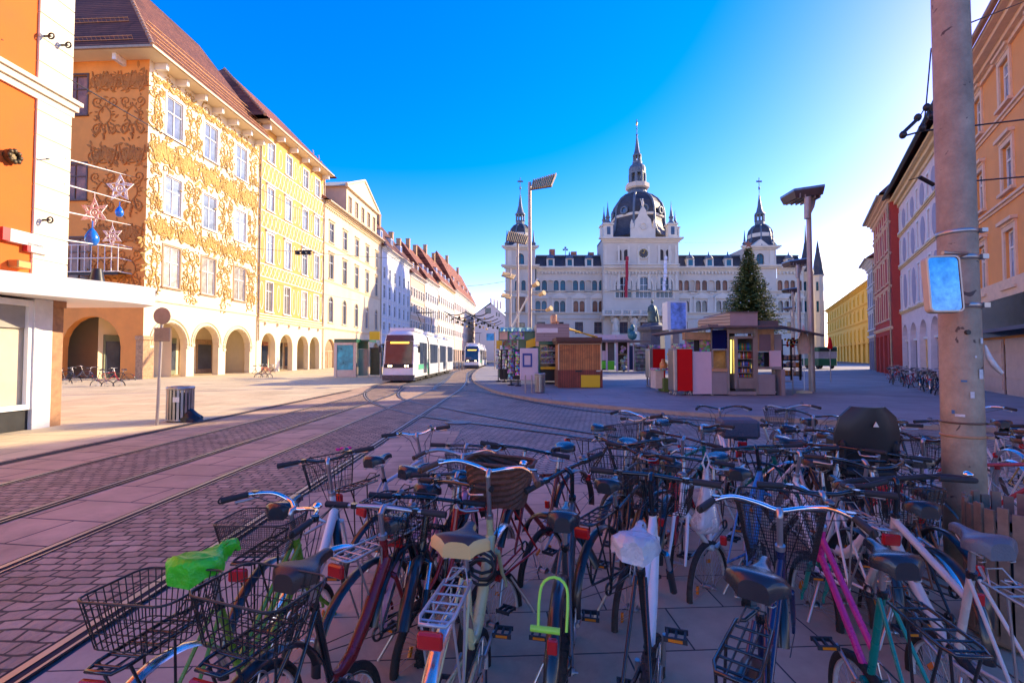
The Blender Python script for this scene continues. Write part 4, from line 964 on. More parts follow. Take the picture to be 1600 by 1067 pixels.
# corner towers
def tower(pc, hw, pyTop, y=-.8, main=True):
    x0, x1 = rx(pc-hw, y), rx(pc+hw, y); zt = rz(pyTop, y)
    s = []
    for dx in (-.78, .78): s.append((rx(pc, y)+dx, rz(455, y), 1.05, rz(438, y)-rz(455, y)-.52, True, m_bglass))
    s.append((rx(pc, y), rz(488, y), 2.4, 3.2, True, m_oglass)); s.append((rx(pc, y), rz(521, y), 2.2, 2.6, False, m_glass)); s.append((rx(pc, y), rz(415.5, y), 1.9, rz(396, y)-rz(415.5, y)-.95, True, m_bglass))
    wall(TW, x0, x1, 0, zt, [q[:5] for q in s], d=.5, y=y)
    for x in (x0, x1): TW.quad((x, y, 0), (x, 8, 0), (x, 8, zt), (x, y, zt))
    TW.quad((x0, 8, zC-2), (x0, 8, zt), (x1, 8, zt), (x1, 8, zC-2)); TW.quad((x0, y, zt), (x1, y, zt), (x1, 8, zt), (x0, 8, zt))
    for (x, zb, w, h, ar, gm) in s: window(TH, x, zb, w, h, m_rt, m_wfr, gm, tw=.16, to=.08, fw=.09, rec=.35, mull=1 if w > 1.5 else 0, trans=.6, arch=ar, y=y, sill=False)
    for py, st in ((456.3, [(.25, .18), (.4, .15)]), (490.5, [(.25, .2), (.5, .22)]), (420, [(.3, .3), (.8, .3), (1.0, .3)]), (390, [(.3, .3), (.7, .3), (.9, .25)])): cornice(TT, x0, x1, rz(py, y), st, y=y)
    for sg in (-1, 1):
        xx = rx(pc+sg*hw*.72, y); TT.box(xx-.5, y-.15, rz(418, y), xx+.5, y, rz(391, y))
        xx = rx(pc+sg*hw*.45, y); TT.box(xx-.2, y-.2, rz(488, y), xx+.2, y, rz(468, y))
    z = rz(464, y); xm = rx(pc, y); TT.prism([(xm-2.4, z), (xm+2.4, z), (xm, z+1.2)], y-.4, y)
    cy = y+3.2; cx = rx(pc, cy); q = lambda a: a*(RY+cy)/FPX; zq = lambda py: rz(py, cy)
    d = MB(); k = hw/23
    d.lathe([(q(22*k), zq(388)), (q(19*k), zq(383)), (q(17.2), zq(372)), (q(17.4), zq(367)), (q(15.5), zq(360)), (q(11), zq(354.5)), (q(8), zq(352.5))], (cx, cy, 0), 8, 0, False, PI/8); d.build('tower_dome', m_slate, TH)
    d = MB()
    for i in range(8): a = PI/8+i*PI/4; d.tube([(cx+q(r)*math.cos(a), cy+q(r)*math.sin(a), zq(p)) for r, p in ((22*k, 388), (19*k, 383), (17.3, 372), (17.5, 367), (15.6, 360), (11, 354.5), (8, 352.5))], .2, 4)
    d.lathe([(q(8.2), zq(352.5)), (q(7.2), zq(351)), (q(7.2), zq(347)), (q(8), zq(346))], (cx, cy, 0), 8, 0, False, PI/8)
    d.lathe([(q(17.8), zq(373)), (q(18.2), zq(372)), (q(18.2), zq(367.5)), (q(17.6), zq(367))], (cx, cy, 0), 8, 1, False, PI/8)
    for i in range(8): a = PI/8+i*PI/4; r = q(6.3); d.cyl((cx+r*math.cos(a), cy+r*math.sin(a), zq(346)), (cx+r*math.cos(a), cy+r*math.sin(a), zq(337)), .22, n=5)
    d.lathe([(q(8), zq(337)), (q(8), zq(334.5)), (q(5.5), zq(332)), (q(3), zq(322)), (q(1), zq(306)), (q(.4), zq(304)), (q(.4), zq(297)), (q(1.4), zq(296)), (q(1.4), zq(292.5)), (q(.4), zq(291.5)), (.1, zq(278))], (cx, cy, 0), 8)
    d.box(cx-.7, cy-.05, zq(285), cx+.7, cy+.05, zq(282.5)); d.build('tower_spire', [m_copper, m_rt], TH)
    d = MB(); xm = rx(pc, y); d.prism([(xm-2.3, rz(385.5, y)), (xm+2.3, rz(385.5, y)), (xm, rz(374, y))], y-.3, y+2.5); d.build('tower_gable', m_rt, TH)
    for sg in (-1, 1):
        d = MB(); xx = rx(pc+sg*hw*.9, y); d.lathe([(.5, 0), (.5, 1.0), (.65, 1.1), (.3, 1.5), (.15, 3), (.05, 4.3)], (xx, y+.6, zt), 8); d.build('pinnacle', m_copper, TH)
tower(813, 23.5, 387)
tower(1190.5, 25, 387)
# right end bay with side front and two slate-capped corner oriels
hall_front(1216, 1258, -.1, zC-.3, (1226, 1246), (1226, 1246), (1237,), ())
def oriel(pc, r, pyTop, pyTip, y):
    mb = MB(); x = rx(pc, y); q = r*(RY+y)/FPX
    mb.lathe([(q*.9, 0), (q*.9, rz(432, y)), (q*1.1, rz(430, y)), (q*1.25, rz(pyTop, y)), (q*1.0, rz(pyTop, y)+.05)], (x, y, 0), 8, 0, False, PI/8)
    for i in range(8):
        a = i*PI/4; c = q*.9*math.cos(PI/8)
        for pb, pt in ((455, 441), (488, 471)):
            if i % 2 == 0: continue
            M = Matrix.Translation((x, y, 0)) @ Matrix.Rotation(a, 4, 'Z'); mb.M = M; mb.box(c, -.28, rz(pb, y), c+.03, .28, rz(pt, y), 2); mb.M = None
    mb.lathe([(q*1.15, rz(pyTop, y)+.06), (q*.85, rz(pyTop-12, y)), (q*.75, rz(pyTop-20, y)), (q*.35, rz(pyTop-38, y)), (q*.3, rz(pyTop-42, y)), (.25, rz(pyTop-48, y)), (.05, rz(pyTip, y))], (x, y, 0), 8, 1, False, PI/8)
    mb.build('corner_turret', [m_rs, m_slate, m_bglass], TH)
oriel(1262, 9, 426, 352, 1.5); oriel(1281, 8, 431, 376, 14)
# side and back walls, mansard roofs with dormers
xL, xR = rx(791, 0), rx(1264, 0)
TW.quad((xL,0,0),(xL,34,0),(xL,34,zC),(xL,0,zC)); TW.quad((xR,0,0),(xR,34,0),(xR,34,zC),(xR,0,zC)); TW.quad((xL,34,0),(xR,34,0),(xR,34,zC),(xL,34,zC))
def mansard(pa, pb, dorm):
    mb = MB(); x0, x1 = rx(pa), rx(pb); zt = rz(399)
    mb.quad((x0,-.3,zC+.2),(x1,-.3,zC+.2),(x1,1.6,zt),(x0,1.6,zt)); mb.quad((x0,1.6,zt),(x1,1.6,zt),(x1,17,zt+2.2),(x0,17,zt+2.2)); mb.quad((x0,17,zt+2.2),(x1,17,zt+2.2),(x1,34,zC),(x0,34,zC))
    rf = mb.build('roof', m_slate, TH)
    mb = MB(); mb.box(x0, 1.3, zt, x1, 1.9, zt+.35); mb.build('roof_ridge', m_copper, rf)
    for c in dorm:
        x = rx(c); mb = MB(); z0 = rz(417.5); mb.box(x-.95, -.35, z0, x+.95, 1.5, z0+2.0, 0); mb.box(x-.55, -.39, z0+.3, x+.55, -.353, z0+1.8, 2); mb.lathe([(1.15, 0), (1.05, .25), (.7, .8), (.2, 1.1), (.1, 1.8)], (x, .3, z0+2.0), 8, 1); mb.build('dormer', [m_rt, m_copper, m_bglass], rf)
mansard(838, 943, (860.5, 890.5, 921)); mansard(1062, 1166, (1080, 1110, 1140)); mansard(1216, 1256, (1236,))
for px, h in ((863, 1.8), (897, 1.2), (924, 1.0)):
    mb = MB(); x = rx(px, 4); mb.box(x-.7, 3.4, rz(400), x+.7, 4.6, rz(396)+h); mb.build('chimney', mat('chimney_brick', (.42,.17,.09), rough=.9, var=.2), TH)
mb = MB(); x = rx(884, 3); mb.cyl((x, 3, rz(399)), (x, 3, rz(381)), .08, n=5); [mb.box(x+dx-.25, 2.9, rz(py)-.2, x+dx+.25, 3.1, rz(py)+.2) for dx, py in ((0, 383), (-.4, 386), (.4, 386))]; mb.build('roof_finial', m_copper, TH)
TW.build('wall', m_rs, TH); TT.build('cornice', m_rt, TH)
# statues on the balcony storey, banners
def figure(mb, x, y, z, s):
    mb.lathe([(.42*s, 0), (.45*s, .3*s), (.34*s, 1.0*s), (.38*s, 1.45*s), (.30*s, 1.75*s), (.10*s, 1.85*s)], (x, y, z), 9); mb.ell((x, y, z+2.05*s), .16*s, .17*s, .2*s, 8, 6)
    mb.tube([(x-.34*s, y, z+1.65*s), (x-.48*s, y-.1*s, z+1.2*s), (x-.2*s, y-.35*s, z+1.1*s)], .09*s, 5); mb.tube([(x+.34*s, y, z+1.65*s), (x+.46*s, y-.1*s, z+1.15*s), (x+.3*s, y-.3*s, z+.9*s)], .09*s, 5)
for c in (961.5, 991.5): mb = MB(); figure(mb, rx(c, CY-1), CY-.9, rz(519, CY), 1.9); mb.box(rx(c, CY-1)-.9, CY-1.7, 0, rx(c, CY-1)+.9, CY-.1, rz(519, CY)); mb.build('facade_statue', m_rt, TH)
for pxt, pyt, pxb, pyb, m, lab in ((980, 401, 978, 465, mat('banner_red', (.40,.02,.04), rough=.8), 'red'), (1040.5, 401, 1037, 455, mat('banner_white_blue', (.70,.70,.80), rough=.8, var=.3, vscale=1), 'white')):
    mb = MB(); p, q_ = D(pxt, pyt, RY-4.6), D(pxb, pyb, RY-2.6)
    n = 10
    for i in range(n):
        a = p+(q_-p)*(i/n); b = p+(q_-p)*((i+1)/n); wv = .25*math.sin(i*1.1); wv2 = .25*math.sin((i+1)*1.1)
        mb.box(min(a.x, b.x)-.32, a.y-.1+wv, b.z, max(a.x, b.x)+.32, a.y+.1+wv, a.z)
    mb.cyl(D(pxt, pyt-2, RY-4.6), D(pxt, pyt+18, RY-1.9), .08, n=5)
    tag(mb.build('banner', m), {'red': 'long red banner before the left great window of the town hall', 'white': 'long white and blue banner before the right great window of the town hall'}[lab], 'banner', 'banners on the town hall')
# ------------------------------------------------------------------ right row
RA = math.atan2(1, .6)          # along the row, away from the camera
rb = G(1540, 613.5)
# local x must run so that -y points at the square: u towards the camera
RFc = Fac((rb.x, rb.y), RA+PI)
m_r1 = mat('render_apricot', (.85,.36,.10), rough=.85, var=.10, vscale=.5, bump=.12, bscale=18, dirt=.12)
m_r1t = mat('trim_apricot_pale', (.80,.55,.36), rough=.85, var=.1)
m_r2 = mat('render_rose_white', (.74,.62,.60), rough=.85, var=.1, dirt=.12)
m_r3 = mat('render_oxblood', (.45,.055,.04), rough=.85, var=.1)
m_r4 = mat('render_slate_grey', (.26,.25,.32), rough=.85, var=.1)
m_oval = mat('oval_grey', (.36,.34,.42), rough=.85, var=.1)
def R1():
    uA, uB = RFc.uz(1529, 560)[0], 22.0; L = uB-uA
    H = empty('apricot_house', 'apricot house with pink trimmed windows on the right edge behind the concrete pole', 'building', RFc.W(uA, 0, 0), RFc.ang)
    q = lambda px, py: (RFc.uz(px, py)[0]-uA, RFc.uz(px, py)[1])
    zE = q(1535, 108)[1]; cols = [q(c, 560)[0] for c in (1540, 1585)]; st = cols[1]-cols[0]; cols += [cols[1]+st*i for i in range(1, 5)]
    z = lambda px, py: q(px, py)[1]
    zz = [(z(1585, 445), z(1585, 355)), (z(1585, 290), z(1585, 215)), (z(1580, 152), z(1580, 80))]
    holes = [(u, a, 1.1, b-a, False) for a, b in zz for u in cols if u < L-1]
    mb = MB(); wall(mb, 0, L, 0, zE, holes+[(st*.62+cols[0]-.2, .02, st*.85, 2.2, False)], d=.3); mb.quad((0,0,0),(0,0,zE),(0,12,zE),(0,12,0)); mb.quad((L,0,0),(L,12,0),(L,12,zE),(L,0,zE)); mb.quad((0,12,0),(L,12,0),(L,12,zE),(0,12,zE)); mb.build('wall', m_r1, H)
    for a, b in zz:
        for u in cols:
            if u < L-1: window(H, u, a, 1.1, b-a, m_r1t, m_white, m_curt if u < 4 else m_glass_sky, tw=.2, to=.07, fw=.08, rec=.16, hood='flat', trans=.7)
    mb = MB()
    for a, b in zz: cornice(mb, 0, L, a-.55, [(.06, .12), (.14, .1)], ends=False)
    cornice(mb, 0, L, zE-.8, [(.12, .2), (.3, .2), (.6, .2), (.85, .15)], ends=False); mb.build('cornice', m_r1t, H)
    mb = MB(); pitched(mb, 0, L, zE, 12, 5, over=.85, hip0=.01, hip1=.01); mb.build('roof', m_tile, H)
    mb = MB(); mb.cyl((0, -1.0, zE), (L, -1.0, zE), .13, n=8); mb.build('gutter', mat('gutter_copper', (.45,.24,.14), rough=.5, metal=.4), H)
    # ground storey: dark awning box, pale roller shutters, beige band
    zs = z(1560, 500); zt_ = z(1560, 462)
    mb = MB(); mb.box(.1, -.09, zt_-.1, L-.1, -.004, zt_+.55); mb.build('shop_fascia', m_r1t, H)
    mb = MB(); mb.box(.3, -.12, 2.55, L-.3, -.005, zt_-.103); mb.build('transom_glass', mat('transom_dark', (.05,.05,.06), rough=.15, var=.4), H)
    mb = MB(); [mb.box(.2, -1.3+k*.12, 2.6+k*.03, L-.2, -1.25+k*.12, 2.66+k*.03) for k in range(1, 9)]; mb.build('awning_rail', mat('awning_slate', (.12,.12,.15), rough=.6), H)
    m_sh = mat('shutter_beige', (.62,.46,.34), rough=.7, var=.08)
    for i in range(4):
        a = .4+i*3.4; mb = MB(); mb.box(a, -.05, .05, a+3.1, -.004, 2.45, 0)
        for k in range(4): mb.box(a+.08, -.08, .3+k*.53, a+3.02, -.053, .3+k*.53+.47, 0)
        mb.build('roller_shutter', m_sh, H)
    mb = MB(); mb.cyl((cols[0]-.8, 0, z(1540, 108)), (cols[0]-.8, -.9, z(1540, 108)-.05), .05, n=6); mb.bbox(cols[0]-1.0, -1.3, z(1540, 108)-.12, cols[0]-.6, -.85, z(1540, 108)+.12, .03); mb.build('wall_floodlight', m_zinc, H)
    return H
R1()
def R2():
    uA, uB = RFc.uz(1409, 560)[0], RFc.uz(1528.6, 560)[0]; L = uB-uA
    H = empty('oval_panel_house', 'rose white house with grey oval panels under a dark roof, partly behind the concrete pole', 'building', RFc.W(uA, 0, 0), RFc.ang)
    q = lambda px, py: (RFc.uz(px, py)[0]-uA, RFc.uz(px, py)[1])
    z = lambda px, py: q(px, py)[1]
    zE = z(1440, 248); n = 6; st = L/n; cols = [st*(i+.5) for i in range(n)]
    zz = [(z(1440, 470), z(1440, 408)), (z(1440, 385), z(1440, 340)), (z(1440, 322), z(1440, 286))]
    holes = [(u-st*.22, a, .75, b-a, False) for a, b in zz for u in cols]
    ar = [(u, .05, st*.74, 3.0, True) for u in cols]
    mb = MB(); wall(mb, 0, L, 0, zE, holes+ar, d=.35); mb.quad((0,0,0),(0,0,zE),(0,12,zE),(0,12,0)); mb.quad((L,0,0),(L,12,0),(L,12,zE),(L,0,zE)); mb.quad((0,12,0),(L,12,0),(L,12,zE),(0,12,zE)); mb.build('wall', m_r2, H)
    for a, b in zz:
        for u in cols: window(H, u-st*.22, a, .75, b-a, m_white, m_white, m_curt, tw=.12, fw=.06, rec=.15, trans=.7)
    for j, (a, b) in enumerate(zz):
        for u in cols:
            mb = MB(); mb.add([(u+st*.22+st*.19*math.cos(t*PI/10), -.03, (a+b)/2+(b-a)*.5*math.sin(t*PI/10)) for t in range(20)]+[(u+st*.22+st*.19*math.cos(t*PI/10), .0, (a+b)/2+(b-a)*.5*math.sin(t*PI/10)) for t in range(20)], [tuple(range(20))]+[(t, (t+1) % 20, 20+(t+1) % 20, 20+t) for t in range(20)])
            mb.build('oval_panel', m_oval, H)
    mb = MB()
    for a, b in zz: cornice(mb, 0, L, a-.4, [(.08, .1), (.16, .1)], ends=False)
    cornice(mb, 0, L, zE-1.0, [(.12, .3), (.35, .3), (.6, .2)], ends=False); mb.build('cornice', mat('trim_yellow_cream', (.74,.56,.30), rough=.8, var=.1), H)
    for i, (u, zb, w, h, a_) in enumerate(ar):
        m = [m_curt, m_glass, mat('shop_lit_warm', (.75,.45,.12), rough=.4, var=.5, vscale=1.5), m_curt, m_grsh, m_glass][i]
        mb = MB(); mb.quad((u-w/2,.34,zb),(u+w/2,.34,zb),(u+w/2,.34,zb+h),(u-w/2,.34,zb+h),0); mb.quad((u-w/2,.33,zb+h),(u+w/2,.33,zb+h),(u+w/2,.33,zb+h+w/2),(u-w/2,.33,zb+h+w/2),1); mb.box(u-w/2,.2,zb+h-.1,u+w/2,.325,zb+h+.05,2); mb.build('shopfront', [m, mat('lunette_grey', (.55,.52,.58), rough=.5), m_white], H)
    mb = MB(); pitched(mb, 0, L, zE, 12, 7.5, over=.9, hip0=.01, hip1=.01); rf = mb.build('roof', mat('roof_dark_red', (.14,.05,.045), rough=.8, var=.2), H)
    mb = MB(); mb.cyl((0, -1.0, zE), (L, -1.0, zE), .14, n=8); mb.build('gutter', m_black, H)
R2()
RFc3 = Fac((rb.x+RFc.n.x*.6, rb.y+RFc.n.y*.6), RA+PI)
row_house(1369, 1396.3, RFc3, 312, 'tall oxblood red house with pale window frames on the right of the square', m_r3, m_r1t, MATS['roof_dark_red'],
    [(322, 347), (352, 395), (408, 445), (458, 500)], 4, ww=1.0, rise=7, parent_name='oxblood_house', refpx=1385, arch_g=False, trimz=.16, pane=m_curt)
row_house(1358.5, 1369.8, RFc, 408, 'slate grey house at the far end of the right row', m_r4, m_white, m_tile, [(425, 445), (455, 480), (490, 515)], 4, ww=1.3, rise=5, parent_name='grey_house', refpx=1362, arch_g=False)
# yellow palace far behind, facing the street
m_y = mat('render_yellow_ochre', (.85,.50,.06), rough=.85, var=.08)
ya, yb = D(1372, 560, 112), D(1294, 560, 196)
YF = Fac((yb.x, yb.y), math.atan2(ya.y-yb.y, ya.x-yb.x)) 
def yel():
    L = (Vector((ya.x, ya.y))-Vector((yb.x, yb.y))).length
    H = empty('yellow_palace', 'long ochre yellow palace with many windows and an arcade, far behind the green utility truck', 'building', YF.O, YF.ang)
    z = lambda py: YF.uz(1340, py)[1]
    zE = z(452); n = 14; cu = [L*(i+.5)/n for i in range(n)]
    zz = [(z(477), z(465)), (z(502), z(488)), (z(533), z(517))]
    ar = [(u, .05, L/n*.5, 4.2, True) for u in cu]
    mb = MB(); wall(mb, 0, L, 0, zE, [(u, a, 1.5, b-a, False) for a, b in zz for u in cu]+ar, d=.4); mb.quad((0,0,0),(0,20,0),(0,20,zE),(0,0,zE)); mb.quad((L,0,0),(L,0,zE),(L,20,zE),(L,20,0)); mb.quad((0,20,0),(L,20,0),(L,20,zE),(0,20,zE)); mb.build('wall', m_y, H)
    for a, b in zz:
        for u in cu: window(H, u, a, 1.5, b-a, m_y, m_white, m_curt, tw=.3, to=.15, fw=.14, rec=.2, hood='flat', trans=.6)
    mb = MB()
    for (a, b) in zz: cornice(mb, 0, L, a-1.0, [(.2, .25), (.35, .2)], ends=False)
    cornice(mb, 0, L, zE-1, [(.3, .3), (.6, .3), (1.0, .35)], ends=False); mb.build('cornice', m_y, H)
    mb = MB(); mb.quad((0,2.5,0),(L,2.5,0),(L,2.5,7),(0,2.5,7)); mb.build('arcade_wall', m_y, H)
    mb = MB(); pitched(mb, 0, L, zE, 20, 6, over=1.0, hip0=5, hip1=5); mb.build('roof', mat('roof_grey', (.13,.12,.14), rough=.8, var=.2), H)
yel()
# ------------------------------------------------------------------ things in the square
def pbox(mb, px0, py0, px1, py1, Y, dep, mi=0, b=0):
    a, c = D(px0, py1, Y), D(px1, py0, Y)
    (mb.bbox(a.x, Y, a.z, c.x, Y+dep, c.z, b, mi) if b else mb.box(a.x, Y, a.z, c.x, Y+dep, c.z, mi))
class At:   # wraps a root so that parts can be written in world coordinates
    def __init__(s, root): s.r = root; s.o = Vector(root.location)
    def __call__(s, name, mb, mats, label=None, parent=None, recalc=False):
        par = parent or s.r
        mb.v = [tuple(Vector(p)-s.o) for p in mb.v]
        o = mb.build(name, mats, par, recalc)
        if label: o['label'] = label
        return o
def thing(name, label, cat, loc, group=None):
    return At(empty(name, label, cat, loc, 0, group))
PZ = .11
m_steel = mat('brushed_steel', (.42,.40,.38), rough=.38, metal=.85, var=.12)
m_gpole = mat('pole_galvanised', (.40,.34,.31), rough=.5, metal=.5, var=.15)
m_tw = mat('tram_white', (.82,.82,.80), rough=.3, var=.04, coat=.4)
m_tgreen = mat('tram_green', (.10,.55,.28), rough=.3, coat=.4, var=.05)
m_tnavy = mat('tram_navy', (.02,.035,.07), rough=.25, coat=.5, var=.1)
m_tglass = mat('tram_glass', (.03,.04,.055), rough=.03, spec=1.0, var=.2)
m_tblk = mat('tram_black', (.02,.02,.022), rough=.5, var=.1)
m_head = mat('headlight_lit', (.9,.8,.6), emit=(1,.72,.35), estr=6, var=0)
m_disp_y = mat('display_amber', (.9,.5,.05), emit=(1,.55,.05), estr=1.2, var=0)
m_red_l = mat('lamp_red', (.6,.02,.01), rough=.2, var=0, coat=.5)
def tram(label, X, Y, n_sec, L, group):
    T = empty('tram', label, 'tram', (X, Y, 0), 0, group)
    W_, Hh = 1.11, 3.40
    prof = [(-1.0,.35),(-1.0,1.0),(-.995,2.0),(-.965,2.75),(-.88,3.15),(-.70,3.36),(-.40,3.42),(.40,3.42),(.70,3.36),(.88,3.15),(.965,2.75),(.995,2.0),(1.0,1.0),(1.0,.35)]
    def section(mb, ys, mi=0, s0=.35):
        n = len(prof); vs = []
        for (y, sx, zt, zf) in ys:   # zf pushes the windscreen rake: y offset grows with height
            for (x, z) in prof: vs.append((x*W_*sx, y+zf*max(0, (z-.9)/2.5)**1.4, z if z < 3 else z-zt))
        fs = [(i*n+j, i*n+j+1, (i+1)*n+j+1, (i+1)*n+j) for i in range(len(ys)-1) for j in range(n-1)]
        mb.add(vs, fs, mi, True)
    y = 0
    for k in range(n_sec):
        l = L/n_sec; mb = MB()
        if k == 0: section(mb, [(0,.86,.25,.55),(.12,.93,.16,.52),(.45,.985,.05,.35),(.9,1,0,.1),(1.6,1,0,0),(l-.25,1,0,0)])
        else: section(mb, [(y+.25,1,0,0),(y+l-.25,1,0,0)])
        if k == 0:   # closed nose
            n = len(prof); nose = [(x*W_*.86, .55*max(0, (z-.9)/2.5)**1.4, z if z < 3 else z-.25) for x, z in prof]; mb.poly(nose[::-1])
        body = mb.build('body', m_tw, T)
        mb = MB(); mb.box(-W_*.8, y+.3, .12, W_*.8, y+l-.3, .36); mb.build('underframe', m_tblk, body)
        mb = MB(); mb.box(-W_*.75, y+1.0, 3.4, W_*.75, y+l-.8, 3.62); mb.build('roof_unit', m_tw, body)
        for sg in (-1, 1):
            nw = 3 if l > 5 else 2
            for i in range(nw):
                a = y+(1.5 if k == 0 else .6)+i*(l-(2.2 if k == 0 else 1.2))/nw; b = a+(l-(2.2 if k == 0 else 1.2))/nw-.14
                mb = MB(); xo = sg*(W_*1.0+.004)
                door = (i == 1 and k % 2 == 0)
                mb.box(min(xo-sg*.05, xo+sg*.012), a, .55 if door else 1.18, max(xo-sg*.05, xo+sg*.012), b, 2.66)
                if door: mb.box(min(xo, xo+sg*.02), (a+b)/2-.03, .5, max(xo, xo+sg*.02), (a+b)/2+.03, 2.68, 1)
                mb.build('door' if door else 'side_window', [m_tglass, m_tblk], body)
            if k == 0:
                mb = MB(); mb.box(sg*W_*1.0-.01, 1.0, .82, sg*W_*1.0+.012*sg+.001, 4.4, 1.16); mb.build('green_stripe', m_tgreen, body)
                mb = MB(); mb.box(sg*W_*1.0-.01, 4.45, .40, sg*W_*1.0+.02*sg, 4.75, 1.5); mb.build('joint_panel', mat('tram_joint_green', (.02,.14,.10), rough=.4), body)
        if k < n_sec-1:
            mb = MB(); section(mb, [(y+l-.26,.95,.06,0),(y+l+.26,.95,.06,0)]); mb.build('bellows', m_tblk, T)
        y += l
    f = lambda z: .55*max(0, (z-.9)/2.5)**1.4
    mb = MB(); zs = [1.22, 1.6, 2.0, 2.4, 2.72]
    for z0, z1 in zip(zs[:-1], zs[1:]): mb.quad((-.86*W_*.93, f(z0)-.012, z0), (.86*W_*.93, f(z0)-.012, z0), (.86*W_*.92, f(z1)-.012, z1), (-.86*W_*.92, f(z1)-.012, z1))
    ws = mb.build('windscreen', m_tglass, T)
    mb = MB(); mb.quad((-.6, f(2.55)-.02, 2.50), (.62, f(2.55)-.02, 2.50), (.62, f(2.66)-.02, 2.66), (-.6, f(2.66)-.02, 2.66)); mb.build('destination_display', m_disp_y, ws)
    mb = MB(); mb.quad((-.86*W_*.97, f(2.74)-.013, 2.74), (.86*W_*.97, f(2.74)-.013, 2.74), (.86*W_*.9, f(3.1)-.03, 3.12), (-.86*W_*.9, f(3.1)-.03, 3.12)); mb.build('front_cap', m_tnavy, T)
    mb = MB(); mb.bbox(-.84*W_, -.04, .98, .84*W_, .05, 1.21, .03); lp = mb.build('lamp_panel', m_tblk, T)
    for sg in (-1, 1):
        for dx in (.62, .46): mb = MB(); mb.cyl((sg*dx, -.05, 1.09), (sg*dx, -.02, 1.09), .055, n=10); mb.build('headlight', m_head, lp)
        mb = MB(); mb.tube([(sg*W_*.95, .5, 2.5), (sg*(W_+.18), .25, 2.45), (sg*(W_+.18), .25, 2.2)], .025, 5); mb.bbox(sg*(W_+.18)-.07, .2, 1.95, sg*(W_+.18)+.07, .3, 2.4, .03); mb.build('mirror', m_tblk, T)
    mb = MB(); mb.prism([(-.9*W_, .14), (.9*W_, .14), (.95*W_, .50), (-.95*W_, .50)], -.10, .5); mb.build('bumper', m_tnavy, T, recalc=True)
    mb = MB(); yp = L*.45
    mb.tube([(-.5, yp, 3.65), (-.45, yp+1.1, 4.6), (-.6, yp-.1, 5.35), (.6, yp-.1, 5.35), (.45, yp+1.1, 4.6), (.5, yp, 3.65)], .035, 5); mb.box(-.85, yp-.2, 5.35, .85, yp, 5.40); mb.build('pantograph', m_black, T)
    for k in range(n_sec):
        for yy in (L/n_sec*(k+.3), L/n_sec*(k+.7)):
            for sg in (-1, 1): mb = MB(); mb.cyl((sg*.74, yy, .30), (sg*.86, yy, .30), .29, n=14); mb.build('wheel', m_tblk, T)
    return T
tram('white tram with navy front cap and lit headlights, the nearer of the two trams', -7.38, 31.2, 4, 20, 'white trams')
tram('white tram coming up the street, the farther of the two trams', -5.62, 67, 3, 18, 'white trams')
# ---- bins, signs, boards
def slat_bin(label, loc, r, h, group=None, wood=None, n=22, sticker=False):
    t = empty('litter_bin', label, 'bin', loc, 0, group); wood = wood or m_steel
    mb = MB(); mb.lathe([(r*.82, .02), (r*.82, h*.80), (r*.78, h*.80), (r*.78, .06)], (0, 0, 0), 20); mb.build('liner', m_black, t)
    mb = MB(); mb.lathe([(r*.95, h*.90), (r*1.04, h*.92), (r*1.04, h*.97), (r*.98, h), (r*.72, h), (r*.70, h*.93)] if wood is m_steel else [(r*.84, h*.80), (r*.925, h*.80), (r*.925, h*.86), (r*.84, h*.86), (r*.84, h*.80)], (0, 0, 0), 24); mb.build('rim', wood, t); mb = MB(); mb.lathe([(r*.95, .03), (r*1.0, .03), (r*1.0, .08), (r*.95, .08)], (0, 0, 0), 24); mb.build('base_ring', wood, t)
    mb = MB()
    for i in range(n):
        a = 2*PI*i/n; mb.M = Matrix.Rotation(a, 4, 'Z'); mb.box(r*.93, -r*.09, .06, r*1.0, r*.09, h*(.93 if wood is m_steel else 1.0+.03*(i % 2))); mb.M = None
    mb.build('slats', wood, t)
    if sticker: mb = MB(); mb.box(.02, -r*1.03, h*.58, r*.6, -r*1.005, h*.72); mb.build('plate', m_white, t)
    return t
lb = G(268.5, 661); slat_bin('slatted steel litter bin with a white plate, next to the signpost by the left tracks', (lb.x, lb.y+.3, 0), .31, .92, 'slatted litter bins', sticker=True)
rb_ = G(844, 614, PZ); slat_bin('slatted steel litter bin between the blue framed notice board and the wooden stall', (rb_.x, rb_.y+.22, PZ), .23, .86, 'slatted litter bins')
bg_ = G(294, 660); t = MB(); rn = random.Random(4); n_ = 22; vs_ = []
for k_ in range(13):
    f_ = k_/12; z_ = .42*f_; rr_ = .27*(1-f_**1.6)+.03
    for j_ in range(n_):
        a_ = 2*PI*j_/n_; w_ = 1+.10*math.sin(a_*7+k_*.9)+rn.uniform(-.09, .09); vs_.append((rr_*w_*math.cos(a_)-.16*f_, rr_*.8*w_*math.sin(a_), z_+rn.uniform(-.01, .01)))
t.add(vs_, [(k_*n_+j_, k_*n_+(j_+1) % n_, (k_+1)*n_+(j_+1) % n_, (k_+1)*n_+j_) for k_ in range(12) for j_ in range(n_)], 0, True); t.add(vs_[-n_:], [tuple(range(n_))])
o = t.build('rubbish_bag', mat('bag_black', (.012,.012,.014), rough=.3, bump=.8, bscale=14)); o.location = (bg_.x, bg_.y+.15, 0); tag(o, 'black rubbish bag slumped against the left slatted bin', 'bag')
sp = G(245, 665)
t = thing('street_sign', 'grey signpost with a round plate over a square plate, seen from behind', 'sign', (sp.x, sp.y, 0))
mb = MB(); tp = D(254, 482, sp.y); mb.cyl(sp, (tp.x, sp.y, tp.z), .035, n=10); t('post', mb, m_gpole)
